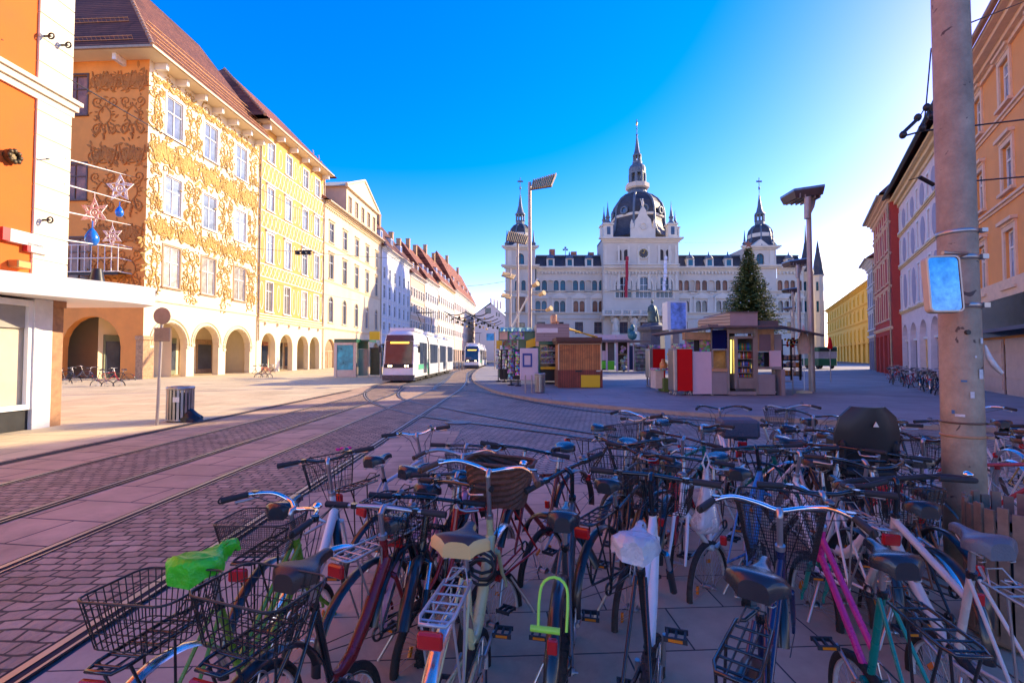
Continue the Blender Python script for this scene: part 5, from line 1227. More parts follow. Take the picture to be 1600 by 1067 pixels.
mb = MB(); c = D(256, 494, sp.y); mb.cyl((c.x, c.y-.045, c.z), (c.x, c.y-.07, c.z), .21, n=24); mb.box(c.x-.05, c.y-.045, c.z-.12, c.x+.05, c.y-.03, c.z+.12); t('round_plate', mb, mat('sign_back', (.30,.22,.17), rough=.5, metal=.4, var=.25))
mb = MB(); c = D(256, 523, sp.y); mb.bbox(c.x-.2, c.y-.07, c.z-.17, c.x+.2, c.y-.045, c.z+.17, .02); t('square_plate', mb, MATS['sign_back'])
nb = G(824, 614, PZ)
t = thing('notice_board', 'pale notice board with a thick blue frame on two posts in front of the kiosk', 'board', (nb.x, nb.y, PZ))
m_navyp = mat('frame_blue', (.015,.04,.25), rough=.4, var=.05); m_pinkw = mat('panel_pinkish_white', (.66,.55,.56), rough=.5, var=.05)
mb = MB()
for px in (821, 831): a = G(px, 614, PZ); mb.cyl((a.x, nb.y, PZ), (a.x, nb.y, 1.3), .03, n=8)
t('post', mb, m_gpole) if False else None
for px in (821, 831): mb = MB(); a = G(px, 614, PZ); mb.cyl((a.x, nb.y+.05, PZ), (a.x, nb.y+.05, 1.4), .03, n=8); t('post', mb, m_gpole)
mb = MB(); pbox(mb, 815.5, 551, 832.5, 586, nb.y-.03, .05); t('panel', mb, m_pinkw)
mb = MB(); y_ = nb.y-.05
for r_ in ((816.5,552,831.5,555.3),(816.5,570.2,831.5,573.5),(816.5,555.3,819,570.2),(829,555.3,831.5,570.2)): pbox(mb, *r_, y_, .019)
t('frame', mb, m_navyp)
t = thing('advert_board', 'plain white freestanding advert board behind the blue framed notice board', 'panel', (D(827, 590, 23.5).x, 23.5, PZ))
mb = MB(); pbox(mb, 812.5, 544, 841, 594, 23.5, .14, b=.03); t('panel', mb, m_pinkw)
mb = MB(); pbox(mb, 814, 594, 840, 600, 23.45, .3); t('base', mb, m_steel)
# ---- wooden stall
m_wd = brick_mat('stall_planks', (.55,.22,.055), (.44,.16,.04), (.08,.03,.015), .115, 20, ms=.008, bump=.4, plane='xz', offset=0, rough=.6, var=.35, vscale=2)
m_wd2 = brick_mat('stall_planks_dark', (.30,.065,.03), (.24,.05,.022), (.04,.015,.01), .115, 20, ms=.008, bump=.4, plane='xz', offset=0, rough=.6, var=.3, vscale=2)
Yw = G(905, 606, PZ).y
t = thing('wooden_stall', 'closed brown plank stall with a blank yellow panel on its lower right', 'stall', (D(907, 600, Yw).x, Yw, PZ))
mb = MB(); pbox(mb, 873, 537, 939, 578, Yw, 1.9); t('shutter', mb, m_wd)
mb = MB(); pbox(mb, 872, 578, 941.5, 605.5, Yw-.06, 2.0); mb.box(*(lambda a: (a.x, Yw-.075, PZ+.0))(D(891.5, 600, Yw)), D(892.3, 600, Yw).x, Yw-.062, D(890, 578, Yw).z); t('counter', mb, m_wd2)
mb = MB(); pbox(mb, 869, 527, 941, 533, Yw-.25, 2.4); pbox(mb, 870.5, 533, 940, 537, Yw-.12, 2.2); t('roof', mb, mat('roof_board_brown', (.12,.05,.03), rough=.6, var=.2))
mb = MB(); pbox(mb, 908, 586, 937.5, 605, Yw-.085, .02); t('blank_panel', mb, mat('panel_yellow', (.85,.55,.0), rough=.45, var=.03))
mb = MB(); pbox(mb, 872.2, 537, 873.6, 578, Yw-.03, .05); pbox(mb, 938.4, 537, 939.6, 578, Yw-.03, .05); pbox(mb, 873.6, 537, 938.4, 538, Yw-.03, .05); t('trim', mb, m_cream)
mb = MB(); pbox(mb, 899, 578.5, 909, 581, Yw-.12, .05); t('lock', mb, m_black)
mb = MB(); pbox(mb, 932, 578.5, 938.5, 580.5, Yw-.11, .04); t('handle', mb, m_steel)
# ---- green kiosk
m_gk = mat('kiosk_green', (.012,.12,.055), rough=.4, var=.1, coat=.2)
m_yel = mat('kiosk_yellow', (.80,.52,.01), rough=.5, var=.06)
m_fasc = brick_mat('kiosk_fascia', (.36,.28,.26), (.33,.26,.24), (.2,.15,.14), 6, .16, ms=.012, bump=.3, plane='xz', rough=.5, var=.06)
def goods_mat(name, sc, sat=1.0, val=1.0, dark=.15):
    if name in MATS: return MATS[name]
    m, nt, b = nodes_of(name); N, Lk = nt.nodes, nt.links
    tc = N.new('ShaderNodeTexCoord'); v = N.new('ShaderNodeTexVoronoi'); v.inputs['Scale'].default_value = sc; v.distance = 'CHEBYCHEV'
    Lk.new(tc.outputs['Object'], v.inputs['Vector']); hs_ = N.new('ShaderNodeHueSaturation'); hs_.inputs['Saturation'].default_value = sat; hs_.inputs['Value'].default_value = val
    g_ = N.new('ShaderNodeGamma'); g_.inputs['Gamma'].default_value = 1.6
    Lk.new(v.outputs['Color'], g_.inputs['Color']); Lk.new(g_.outputs[0], hs_.inputs['Color']); Lk.new(hs_.outputs[0], b.inputs['Base Color']); b.inputs['Roughness'].default_value = .5
    MATS[name] = m; return m
m_goods = goods_mat('goods_mixed', 9, .8, .75); m_cards = goods_mat('postcards', 12, .5, .8); m_toys = goods_mat('souvenirs', 11, 1.0, .9); m_bott = goods_mat('bottles_mixed', 14, .75, .4)
Yk = 27.5
t = thing('green_kiosk', 'green kiosk with a ribbed fascia and yellow awning behind the wooden stall', 'kiosk', (D(850, 590, Yk).x, Yk, PZ))
mb = MB(); pbox(mb, 838, 506, 889.5, 533, Yk-.3, 4.0); t('fascia', mb, m_fasc)
mb = MB(); pbox(mb, 838.5, 512.5, 871.5, 520, Yk-.34, .03); t('blank_sign', mb, m_white)
mb = MB(); pbox(mb, 841, 533.2, 930, 538, Yk-.2, 3.6); pbox(mb, 838, 538, 844, 594, Yk, .3); pbox(mb, 925, 538, 930, 594, Yk, .3); t('frame', mb, m_gk)
mb = MB(); pbox(mb, 844, 538, 925, 576, Yk+.25, .04); t('display_window', mb, m_glass)
mb = MB(); [pbox(mb, 845, y, 924, y+1.0, Yk+.0, .24, 1) for y in (548, 558, 567)]; [pbox(mb, 846+i*3.1, y-5-(i*7 % 3), 848.5+i*3.1, y, Yk+.02, .2, 0) for i in range(25) for y in (548, 558, 567)]; t('shelf_goods', mb, [m_bott, m_steel])
mb = MB(); pbox(mb, 845, 573, 925, 577, Yk-.2, .5); t('counter', mb, m_yel)
mb = MB(); pbox(mb, 844, 577, 925, 595.5, Yk+.05, 3); t('counter_front', mb, m_black)
mb = MB()
a, b_, c_, d_ = D(889.5, 514, Yk-.2), D(934, 525.5, Yk-.6), D(934, 528, Yk+1.5), D(889.5, 512, Yk+3)
mb.add([a, b_, c_, d_, a-Vector((0,0,.08)), b_-Vector((0,0,.08)), c_-Vector((0,0,.08)), d_-Vector((0,0,.08))], [(0,1,2,3),(7,6,5,4),(0,4,5,1),(1,5,6,2),(2,6,7,3),(3,7,4,0)]); t('yellow_awning', mb, brick_mat('awning_stripe_yellow', (.80,.50,.02), (.80,.50,.02), (.30,.18,.02), 40, .16, ms=.03, bump=.1, plane='yz', rough=.8, var=.08))
for (q, m, nm) in (((837, 534, 842, 541), mat('panel_peach', (.75,.48,.30), rough=.5), 'blank_sign'), ((901, 528, 909, 533), MATS['panel_peach'], 'blank_sign')):
    mb = MB(); pbox(mb, *q, Yk-.36, .03); t(nm, mb, m)
mb = MB(); pbox(mb, 861, 491, 870.5, 505.8, Yk+1, .6, b=.08); pbox(mb, 871, 501, 873, 505.8, Yk+1, .3); t('roof_vent', mb, mat('vent_copper', (.60,.33,.18), rough=.5, metal=.3))
Yg = 30
t = thing('green_canopy_stand', 'green canopied souvenir stand with yellow boxes, left of the ribbed kiosk fascia', 'kiosk', (D(810, 590, Yg).x, Yg, PZ))
mb = MB(); n = 9; A = D(780, 517, Yg-1); B = D(838, 514, Yg-1); zt_ = D(800, 511, Yg).z
for i in range(n):
    x0 = A.x+(B.x-A.x)*i/n; x1 = A.x+(B.x-A.x)*(i+1)/n; xm = (x0+x1)/2
    mb.add([(x0, Yg-1, A.z), (xm, Yg-1.05, A.z-.12), (x1, Yg-1, A.z), (x0, Yg+2, zt_+.1), (x1, Yg+2, zt_+.1)], [(0, 1, 2, 4, 3)], 0 if i % 2 == 0 else 1)
t('canopy', mb, [m_gk, mat('canopy_green_pale', (.25,.40,.30), rough=.7)])
mb = MB(); pbox(mb, 779, 517.5, 836, 531.5, Yg-.9, .25); t('header', mb, m_gk)
mb = MB(); pbox(mb, 780.5, 518, 793, 530.5, Yg-.95, .04); t('blank_sign', mb, MATS['panel_peach'])
mb = MB(); pbox(mb, 796, 518, 819, 530, Yg-.95, .04); t('shop_picture', mb, m_goods)
mb = MB(); pbox(mb, 775.5, 532, 784.5, 539.5, Yg-.8, .5); pbox(mb, 775.5, 540, 781, 545, Yg-.7, .5); t('yellow_box', mb, m_yel)
mb = MB(); pbox(mb, 785, 532, 808, 546, Yg-.3, .1); t('shop_picture', mb, m_goods)
mb = MB(); pbox(mb, 810, 531.5, 822, 546, Yg-.7, .5); t('green_box', mb, m_gk); mb = MB(); pbox(mb, 822, 531.5, 840, 594, Yg+.3, .3); t('pillar', mb, m_gk); mb = MB(); pbox(mb, 779.5, 531.5, 781, 590, Yg+1.6, .08); t('post', mb, m_gk)
mb = MB(); a = D(822, 533, Yg-1.6); b_ = D(836, 528, Yg-1.0); mb.prism([(a.x, a.z-.45), (b_.x, b_.z-.5), (b_.x, b_.z), (a.x, a.z)], Yg-1.6, Yg-1.5); t('yellow_sign', mb, m_yel, recalc=True)
mb = MB(); pbox(mb, 781, 546, 840, 593, Yg+1.2, 1.2); t('back_wall', mb, m_dark)
def rack(px0, py0, px1, py1, Y, m, label, group, tiers, rnd_top=False):
    a, c = D(px0, py1, Y), D(px1, py0, Y); w_ = (c.x-a.x)/2; r = thing('display_rack', label, 'rack', ((a.x+c.x)/2, Y, PZ), group)
    mb = MB(); mb.cyl(((a.x+c.x)/2, Y, PZ), ((a.x+c.x)/2, Y, c.z), .03, n=6); mb.lathe([(w_*.9, PZ), (w_*.9, PZ+.05), (.05, PZ+.08)], ((a.x+c.x)/2, Y, 0), 12); r('stand', mb, m_black)
    z0 = max(PZ+.2, a.z+.1)
    for k in range(tiers):
        z = z0+(c.z-z0)*k/tiers; h = (c.z-z0)/tiers*.86; mb = MB()
        for i in range(8):
            an = i*PI/4+k*.2; mb.M = Matrix.Translation(((a.x+c.x)/2, Y, z)) @ Matrix.Rotation(an, 4, 'Z') @ Matrix.Rotation(R(-9), 4, 'Y'); mb.box(w_*.72, -w_*.36, 0, w_*.82, w_*.36, h); mb.M = None
        r('tier', mb, m)
rack(774, 547, 783, 579, 30.5, m_cards, 'tall grey postcard rack left of the souvenir stand', 'display racks by the kiosk', 6)
rack(784, 547, 792, 579, 30.0, m_cards, 'tall grey postcard rack, second from the left beside the souvenir stand', 'display racks by the kiosk', 6)
rack(792, 546, 805, 596, 26.5, m_goods, 'dark rack of hanging souvenirs in front of the green canopy', 'display racks by the kiosk', 5)
rack(804, 549, 815, 590, 26.0, m_toys, 'bright rack of red and white souvenirs beside the white advert panel', 'display racks by the kiosk', 5)
mb = MB(); a = D(803, 546, 28.5); mb.lathe([(.42, 0), (.36, .16), (.2, .3), (.03, .38)], (0, 0, 0), 12); mb.cyl((0,0,-1.55),(0,0,.4),.025,n=6); o = mb.build('parasol_green', m_gk); o.name = 'small_parasol'; o.location = (a.x, 28.5, a.z-.3); tag(o, 'small green parasol above the souvenir racks', 'parasol')
# ---- right-hand kiosk (steel, octagonal with a wide canopy)
Yr = G(1150, 618, PZ).y
m_kbg = mat('kiosk_beige_grey', (.33,.27,.26), rough=.45, var=.08)
m_kin = mat('kiosk_interior_warm', (.45,.26,.12), rough=.6, var=.3)
m_kred = mat('kiosk_red', (.62,.004,.006), rough=.6, var=.03, spec=.2)
m_kpink = mat('kiosk_pinkish', (.72,.52,.55), rough=.5, var=.04)
m_tubey = mat('tube_yellow_lit', (.9,.7,.1), emit=(1,.72,.12), estr=1.5, var=0)
m_slope = brick_mat('kiosk_louvre', (.52,.40,.25), (.5,.38,.24), (.2,.14,.08), 9, .13, ms=.02, bump=.5, plane='xz', rough=.6, var=.05)
K = thing('steel_kiosk', 'beige grey steel snack kiosk with a wide flat canopy and a lit drinks cabinet', 'kiosk', (D(1160, 600, Yr).x, Yr, PZ))
p = lambda px, py, Y=Yr: D(px, py, Y)
mb = MB(); pbox(mb, 1112.5, 581, 1137.5, 616, Yr, 2.2); pbox(mb, 1182.5, 585, 1211, 616.5, Yr, 2.0); pbox(mb, 1138, 611.5, 1182, 617, Yr-.02, 1.0); K('counter_front', mb, m_kbg)
mb = MB(); pbox(mb, 1112.5, 511, 1114, 581, Yr, .1); pbox(mb, 1136.5, 511, 1139, 616, Yr-.03, .14); pbox(mb, 1181, 511, 1183.5, 616, Yr-.03, .14); pbox(mb, 1114, 545.5, 1136.5, 547.5, Yr-.02, .1); pbox(mb, 1183.5, 573, 1210, 577, Yr-.05, .5); pbox(mb, 1139, 512, 1181, 520.5, Yr, .5); K('frame', mb, m_steel)
mb = MB(); pbox(mb, 1113.2, 515.5, 1136.2, 545, Yr-.03, .03); K('blank_panel', mb, mat('panel_navy', (.004,.006,.07), rough=.7, var=.03, spec=.15), label='blank navy panel')
mb = MB(); pbox(mb, 1114, 547.5, 1136.5, 576, Yr+.7, .05, 0); pbox(mb, 1114, 547.5, 1136.5, 548.5, Yr+.1, .6, 0); pbox(mb, 1114, 576, 1136.5, 580.5, Yr-.08, .8, 1); K('serving_hatch', mb, [m_kin, mat('shelf_wood', (.55,.30,.15), rough=.5, var=.15)])
# drinks cabinet
mb = MB(); pbox(mb, 1148, 525, 1152.5, 607, Yr-.1, .6); pbox(mb, 1177.5, 525, 1181, 607, Yr-.1, .6); pbox(mb, 1152.5, 525, 1177.5, 529, Yr-.1, .6); pbox(mb, 1152.5, 591, 1177.5, 607, Yr-.1, .6); CB = K('drinks_cabinet', mb, m_steel)
mb = MB(); pbox(mb, 1152.5, 529, 1177.5, 591, Yr+.42, .05); K('back', mb, m_dark, parent=CB)
for j, y in enumerate((547.5, 560.5, 572, 582, 589.5)):
    mb = MB(); rn = random.Random(j)
    pbox(mb, 1152.6, y, 1177.4, y+.9, Yr+.0, .4, 3)
    for i in range(12):
        a = p(1153.6+i*2.03, y); h = (.30, .27, .2, .18, .14)[j]*rn.uniform(.85, 1.05); mb.lathe([(.022, 0), (.024, h*.6), (.012, h*.75), (.012, h)], (a.x, Yr+.1, a.z), 8, rn.choice([0, 1, 2, 4, 5]))
    K('bottle_row', mb, [mat('bottle_red', (.5,.05,.03), rough=.2), mat('bottle_orange', (.7,.3,.03), rough=.2), mat('bottle_green', (.05,.3,.1), rough=.2), m_steel, mat('bottle_white', (.7,.7,.72), rough=.2), mat('bottle_blue', (.05,.12,.4), rough=.2)], parent=CB)
for px in (1143.0, 1175.8): mb = MB(); a, b_ = p(px, 531), p(px, 583 if px < 1160 else 575); mb.cyl((a.x, Yr+.05, a.z), (b_.x, Yr+.05, b_.z), .022, n=6); K('light_tube', mb, m_tubey, parent=CB)
mb = MB(); pbox(mb, 1139, 521, 1148, 611, Yr+.35, .05); K('side_recess', mb, m_black)
mb = MB(); pbox(mb, 1183.5, 514, 1209, 549, Yr, .4); K('upper_panel', mb, m_kin); 
mb = MB(); pbox(mb, 1187, 522.5, 1204, 548, Yr-.03, .029); K('blank_panel', mb, mat('panel_mauve', (.20,.13,.14), rough=.5))
mb = MB(); pbox(mb, 1183.5, 550, 1195, 573, Yr+.5, .2, 0); pbox(mb, 1195, 550, 1202, 573, Yr+.45, .2, 1); K('window_goods', mb, [goods_mat('goods_teal', 12, .7, .4), m_black])
mb = MB(); pbox(mb, 1203, 548, 1220.5, 572.5, Yr-.02, .05); K('blank_panel', mb, m_kpink)
mb = MB(); pbox(mb, 1210, 522, 1221, 547.5, Yr+.1, .3); K('side_wall', mb, m_kbg); mb = MB(); pbox(mb, 1209, 573, 1222, 577, Yr-.02, .9); pbox(mb, 1212, 577, 1221, 611, Yr+.5, .3); K('side_counter', mb, m_kbg); mb = MB(); pbox(mb, 1221.2, 577, 1226.5, 618, Yr-.02, .35); K('end_panel', mb, m_kbg)
# canopy: thin folded plate
zc = lambda px, py: p(px, py).z
def plate(mb, pts, th, mi=0):
    n = len(pts); vs = [Vector(q) for q in pts]+[Vector(q)+Vector((0,0,th)) for q in pts]
    mb.add(vs, [tuple(range(n))[::-1], tuple(range(n, 2*n))]+[(i, (i+1) % n, n+(i+1) % n, n+i) for i in range(n)], mi)
mb = MB(); y0 = Yr-.75
E = lambda px, py, Y: tuple(D(px, py, Y))
plate(mb, [E(1108, 511.5, y0), E(1222, 510.5, y0), E(1225, 515, Yr+4.5), E(1110, 515, Yr+4.5)], .06)
plate(mb, [E(1018, 523.5, Yr+1.4), E(1107.9, 511.5, y0), E(1109.9, 515, Yr+4.5), E(1024, 526, Yr+4.0)], .05)
plate(mb, [E(1222.1, 510.5, y0), E(1288, 524.5, Yr+.8), E(1286, 526, Yr+4.2), E(1225.1, 515, Yr+4.5)], .05)
K('canopy', mb, mat('canopy_brown_grey', (.16,.11,.11), rough=.5, var=.15), recalc=True)
mb = MB(); pbox(mb, 1141, 488, 1183.5, 508.5, Yr+.1, 2.5); RB = K('roof_box', mb, mat('roof_box_pink', (.42,.31,.31), rough=.5, var=.06))
mb = MB(); a, b_ = p(1140.8, 488, Yr+.1), p(1140.8, 508.5, Yr+.1); c_, d_ = D(1091, 510, Yr+1.2), D(1091, 500, Yr+1.2)
mb.quad((c_.x, c_.y, c_.z), (b_.x, b_.y, b_.z), (a.x, a.y, a.z), (d_.x, d_.y, d_.z)); mb.quad((d_.x, d_.y, d_.z), (a.x, a.y, a.z), (a.x, Yr+2.6, a.z), (d_.x, Yr+2.6, d_.z)); K('roof_louvre', mb, m_slope)
mb = MB(); pbox(mb, 1140, 486.8, 1185, 488, Yr+.0, 2.7); pbox(mb, 1186, 501, 1216, 510, Yr+.8, 1.2); pbox(mb, 1106, 507, 1122, 511, Yr+.3, .8); K('roof_trim', mb, MATS['canopy_brown_grey'])
# left wing with panels
mb = MB(); pbox(mb, 1082.8, 549.5, 1111.5, 615.5, Yr-.02, .06); K('blank_panel', mb, m_kpink, label='blank pale pink panel')
mb = MB(); pbox(mb, 1070, 519, 1112, 531, Yr+.1, .3, 0); pbox(mb, 1071, 531, 1084, 549, Yr+.5, .1, 1); pbox(mb, 1084, 531, 1094, 549, Yr+.55, .1, 2); pbox(mb, 1094, 528, 1111, 549.3, Yr+.4, .1, 1); K('window_goods', mb, [m_kin, m_goods, m_black])
for i in range(3): mb = MB(); a = p(1116+i*34, 616); b = .06; mb.cyl((a.x, Yr+.2, PZ), (a.x, Yr+.2, PZ+.05), .06, n=8); K('foot', mb, m_steel)
mb = MB(); pbox(mb, 1100, 614, 1214, 619, Yr+.35, 2); K('plinth', mb, m_black)
def red_cab(px0, py0, px1, py1, Y, label, pf):
    t = thing('freezer_cabinet', label, 'freezer', (D((px0+px1)/2, py1, Y).x, Y, PZ), 'red wheeled cabinets at the kiosk')
    mb = MB(); pbox(mb, pf, py0, px1, py1, Y, .7, 0, b=.02); t('body', mb, m_kred)
    mb = MB(); pbox(mb, px0, py0, pf-.1, py1, Y-.02, .72, b=.03); t('steel_side', mb, m_steel)
    mb = MB(); a, c = D(px0, py0, Y), D(px1, py0, Y); mb.box(a.x, Y-.01, a.z, c.x, Y+.71, a.z+.03); t('lid', mb, m_steel)
    zb = D(px0, py1, Y).z
    for x in (D(px0, py1, Y).x+.07, D(px1, py1, Y).x-.07):
        for y in (Y+.1, Y+.6): mb = MB(); mb.torus((x, y, PZ+.075), .05, .025, 14, 6); mb.box(x-.035, y-.03, PZ+.09, x+.035, y+.03, zb); t('castor', mb, m_steel)
    mb = MB(); [mb.ell((D(px0+2+i*3.2, py0, Y).x, Y+.3, D(px0, py0, Y).z+.12), .06, .06, .12, 8, 6) for i in range(int((px1-px0)/4))]; t('top_jars', mb, goods_mat('goods_teal2', 10, .6, .8))
red_cab(1053, 545.5, 1082, 611, Yr-.15, 'red cabinet on castors beside the pale pink panel, the larger one', 1058.5)
red_cab(1014.5, 545.5, 1039.5, 590, 24.5, 'red cabinet on castors at the far left corner of the steel kiosk, the smaller one', 1020.5)
# stand with goods between the red cabinets
t = thing('goods_table', 'draped sales table with a green crate and an orange jar between the red cabinets', 'table', (D(1038, 600, 21.8).x, 21.8, PZ))
mb = MB(); pbox(mb, 1024.5, 579, 1037, 607, 21.6, .8); t('cloth', mb, mat('cloth_cream', (.72,.58,.42), rough=.9, bump=.5, bscale=5))
mb = MB(); pbox(mb, 1037.2, 591, 1049, 612, 21.4, .8); t('crate', mb, mat('crate_green', (.12,.20,.04), rough=.7, var=.2))
mb = MB(); pbox(mb, 1024, 575.5, 1052, 579, 21.5, .9); t('table_top', mb, m_goods)
mb = MB(); a = D(1036.5, 578, 21.8); mb.lathe([(.13, 0), (.17, .15), (.16, .3), (.09, .38), (.09, .46), (.05, .5)], (a.x, 21.8, a.z), 12); t('jar', mb, mat('jar_orange', (.65,.25,.06), rough=.3, var=.2))
mb = MB(); rn = random.Random(9); [mb.ell((D(rn.uniform(1040, 1053), 0, 22.2).x, 22.2+rn.uniform(-.2, .2), D(1040, rn.uniform(548, 576), 22.2).z), .07, .07, .07, 7, 5, rn.randrange(3)) for i in range(40)]; t('hanging_toys', mb, [m_yel, MATS['jar_orange'], mat('toy_blue', (.08,.12,.35), rough=.5)])
mb = MB(); pbox(mb, 1048.5, 584, 1054, 606, 20.6, .3); t('leaflet_box', mb, m_cream)
# things under the right of the canopy
t = thing('goods_shelf', 'dark open shelf of books and souvenirs under the right end of the kiosk canopy', 'shelf', (D(1245, 600, 23.5).x, 23.5, PZ))
mb = MB(); [pbox(mb, 1222, y, 1254, y+1.4, 23.5, .5) for y in (538, 562, 573, 586)]; [pbox(mb, x, 530, x+1.2, 594, 23.5, .06) for x in (1222, 1236, 1250)]; t('frame', mb, m_black)
rn = random.Random(2)
for y in (562, 573, 586):
    mb = MB()
    for i in range(14):
        x = 1223+i*2.05; pbox(mb, x, y-rn.uniform(4, 8), x+1.8, y, 23.55, .3, rn.randrange(5))
    t('goods_row', mb, [m_black, mat('toy_blue', (.08,.12,.35)), m_kpink, MATS['jar_orange'], m_steel])
mb = MB(); rn = random.Random(5); [mb.ell((D(rn.uniform(1221, 1254), 0, 23.3).x, 23.3+rn.uniform(-.1, .3), D(1230, rn.uniform(529, 541), 23.3).z), .06, .06, .06, 6, 4, rn.randrange(3)) for i in range(50)]; t('hanging_beads', mb, [m_kred, m_yel, m_black])
t = thing('counter_table', 'thin legged steel table beside the open shelf under the canopy', 'table', (D(1234, 617, Yr+.6).x, Yr+.6, PZ))
mb = MB(); pbox(mb, 1224.5, 595, 1240, 596.6, Yr+.5, .5); t('table_top', mb, m_steel)
for px in (1225.5, 1238.5): mb = MB(); a = D(px, 596, Yr+.7); mb.cyl((a.x, Yr+.7, PZ), (a.x, Yr+.7, a.z), .03, n=6); t('leg', mb, m_gpole)
mb = MB(); a = D(1238.5, 577, Yr+.7); mb.cyl((a.x, Yr+.7, a.z-1.1), (a.x, Yr+.7, a.z), .025, n=6); t('upright', mb, m_gpole)
u = D(1257, 612, 21.0)
t = thing('parasol', 'closed cream parasol tied to its pole beside the right lamp post', 'parasol', (u.x, 21.0, PZ))
mb = MB(); mb.cyl((u.x, 21, PZ), (u.x, 21, D(0, 505, 21).z), .022, n=6); t('pole', mb, m_white)
mb = MB(); zt_ = D(0, 508, 21).z; z1 = D(0, 553, 21).z
prof = [(.02, zt_), (.09, zt_-.3), (.2, zt_-.62), (.26, z1+.25), (.20, z1), (.12, z1+.1)]
mb.lathe(prof, (u.x, 21, 0), 9, 0, False); t('canopy', mb, mat('parasol_cream', (.62,.42,.34), rough=.9, bump=.6, bscale=9))
mb = MB(); mb.lathe([(.3, PZ), (.3, PZ+.07), (.04, PZ+.12)], (u.x, 21, 0), 14); t('base', mb, m_cream)
u = D(1297, 545, 30)
t = thing('red_parasol', 'furled red parasol in front of the green truck', 'parasol', (u.x, 30, PZ))
mb = MB(); mb.cyl((u.x, 30, PZ), (u.x, 30, D(0, 526, 30).z), .03, n=6); t('pole', mb, m_gpole)
mb = MB(); z0 = D(0, 545, 30).z; z1 = D(0, 526, 30).z; mb.lathe([(.02, z1), (.10, z1-.25), (.15, z0+.1), (.12, z0)], (u.x, 30, 0), 8); t('canopy', mb, m_kred)
# ---- second row of closed kiosks further back
Yb = 50
t = thing('back_kiosk_row', 'low grey market kiosk with bright green panels, behind the wooden stall', 'kiosk', (D(965, 580, Yb).x, Yb, PZ))
mb = MB(); pbox(mb, 930, 523, 962, 531, Yb, 3, 0); t('fascia', mb, m_kpink)
mb = MB(); pbox(mb, 925, 531.5, 1000, 534.5, Yb-1.0, 4); t('canopy', mb, MATS['canopy_brown_grey'])
mb = MB(); pbox(mb, 941, 535, 947, 578, Yb+.5, .1, 0); pbox(mb, 947, 535, 949.5, 579, Yb+.1, .15, 1); pbox(mb, 949.5, 535, 960, 563.5, Yb+.2, 2, 2); pbox(mb, 941, 548, 947, 563, Yb+.4, .05, 1); t('wall', mb, [m_black, m_kpink, mat('panel_taupe', (.12,.10,.09), rough=.5)])
mb = MB(); pbox(mb, 949.5, 564, 960, 578, Yb+.1, 1.5); pbox(mb, 941, 564, 946.5, 576, Yb+.2, .5); t('green_panel', mb, mat('panel_lime', (.16,.62,.02), rough=.5))
t = thing('open_kiosk', 'open grey kiosk with pinkish goods, right of the lime green panels', 'kiosk', (D(980, 580, Yb).x, Yb-.5, PZ))
mb = MB(); pbox(mb, 963, 535, 965.5, 580, Yb-.5, .2); pbox(mb, 981, 535, 983, 580, Yb-.5, .2); pbox(mb, 989.5, 535, 992.5, 580, Yb-.5, .2); t('frame', mb, m_kpink)
mb = MB(); pbox(mb, 983, 540, 989.5, 578, Yb-.4, .1); t('door', mb, mat('door_navy', (.02,.03,.08), rough=.4))
mb = MB(); pbox(mb, 965.5, 535, 981, 579, Yb+.5, .1, 0); [pbox(mb, 965.5, y, 981, y+1.2, Yb-.2, .6, 1) for y in (553, 566)]; rn = random.Random(8); [mb.ell((D(rn.uniform(967, 980), 0, Yb).x, Yb, D(970, rn.uniform(540, 578), Yb).z), .2, .2, .2, 7, 5, 2) for i in range(30)]; t('shelf_goods', mb, [m_dark, m_kin, goods_mat('goods_pink', 5, .5, .7)])
mb = MB(); pbox(mb, 963, 523, 985, 531, Yb-.2, 2, 0); t('fascia', mb, m_kpink)
mb = MB(); pbox(mb, 962, 532, 1016, 534, Yb-1.2, 3); t('canopy', mb, MATS['canopy_brown_grey'])
t = thing('magazine_wall', 'dark blue rack wall full of small goods behind the smaller red cabinet', 'rack', (D(1006, 580, 47).x, 47, PZ))
mb = MB(); pbox(mb, 993, 538, 1016, 580, 47, .6); t('panel', mb, goods_mat('goods_blue', 3.2, .35, .32))
mb = MB(); [pbox(mb, 993, y, 1016, y+.8, 46.85, .14) for y in range(542, 580, 6)]; t('shelf', mb, m_black)
mb = MB(); a = D(988, 520, 49); o = MB(); o.ell((0, 0, .5), .5, .4, .5, 10, 6); o.ell((0, 0, 1.25), .25, .25, .4, 8, 6); o.ell((-.3, 0, .9), .2, .2, .3, 8, 6); ob = o.build('roof_figure', mat('figure_teal', (.03,.16,.19), rough=.5)); ob.location = (a.x, 49, D(988, 531.5, 49).z); tag(ob, 'small teal figure standing on the roof of the open kiosk', 'figure')
# ---- statue on its pedestal
Ys = 62
sx_ = D(1019, 500, Ys)
t = thing('monument', 'green bronze statue of a robed figure on a dark stone pedestal before the town hall', 'monument', (sx_.x, Ys, PZ))
m_brz = mat('bronze_green', (.10,.15,.13), rough=.5, metal=.3, var=.4, vscale=3)
mb = MB(); z5 = D(0, 505, Ys).z; mb.lathe([(2.6, PZ), (2.6, 1.0), (2.0, 1.2), (1.6, 1.3), (1.5, z5-1.2), (1.9, z5-.9), (1.9, z5-.5), (1.3, z5-.3), (1.2, z5)], (sx_.x, Ys, 0), 8, 0, False, PI/8); t('pedestal', mb, mat('pedestal_dark', (.10,.10,.12), rough=.7, var=.3))
mb = MB(); s = 1.42; c = Vector((sx_.x, Ys, z5))
mb.lathe([(.55, 0), (.62, .25), (.5, .8), (.52, 1.3), (.42, 1.75), (.14, 1.95)], c, 12, 0, True, 0, 1.0, .8); mb.ell(c+Vector((0, -.02, 2.22)), .17, .19, .24, 10, 8)
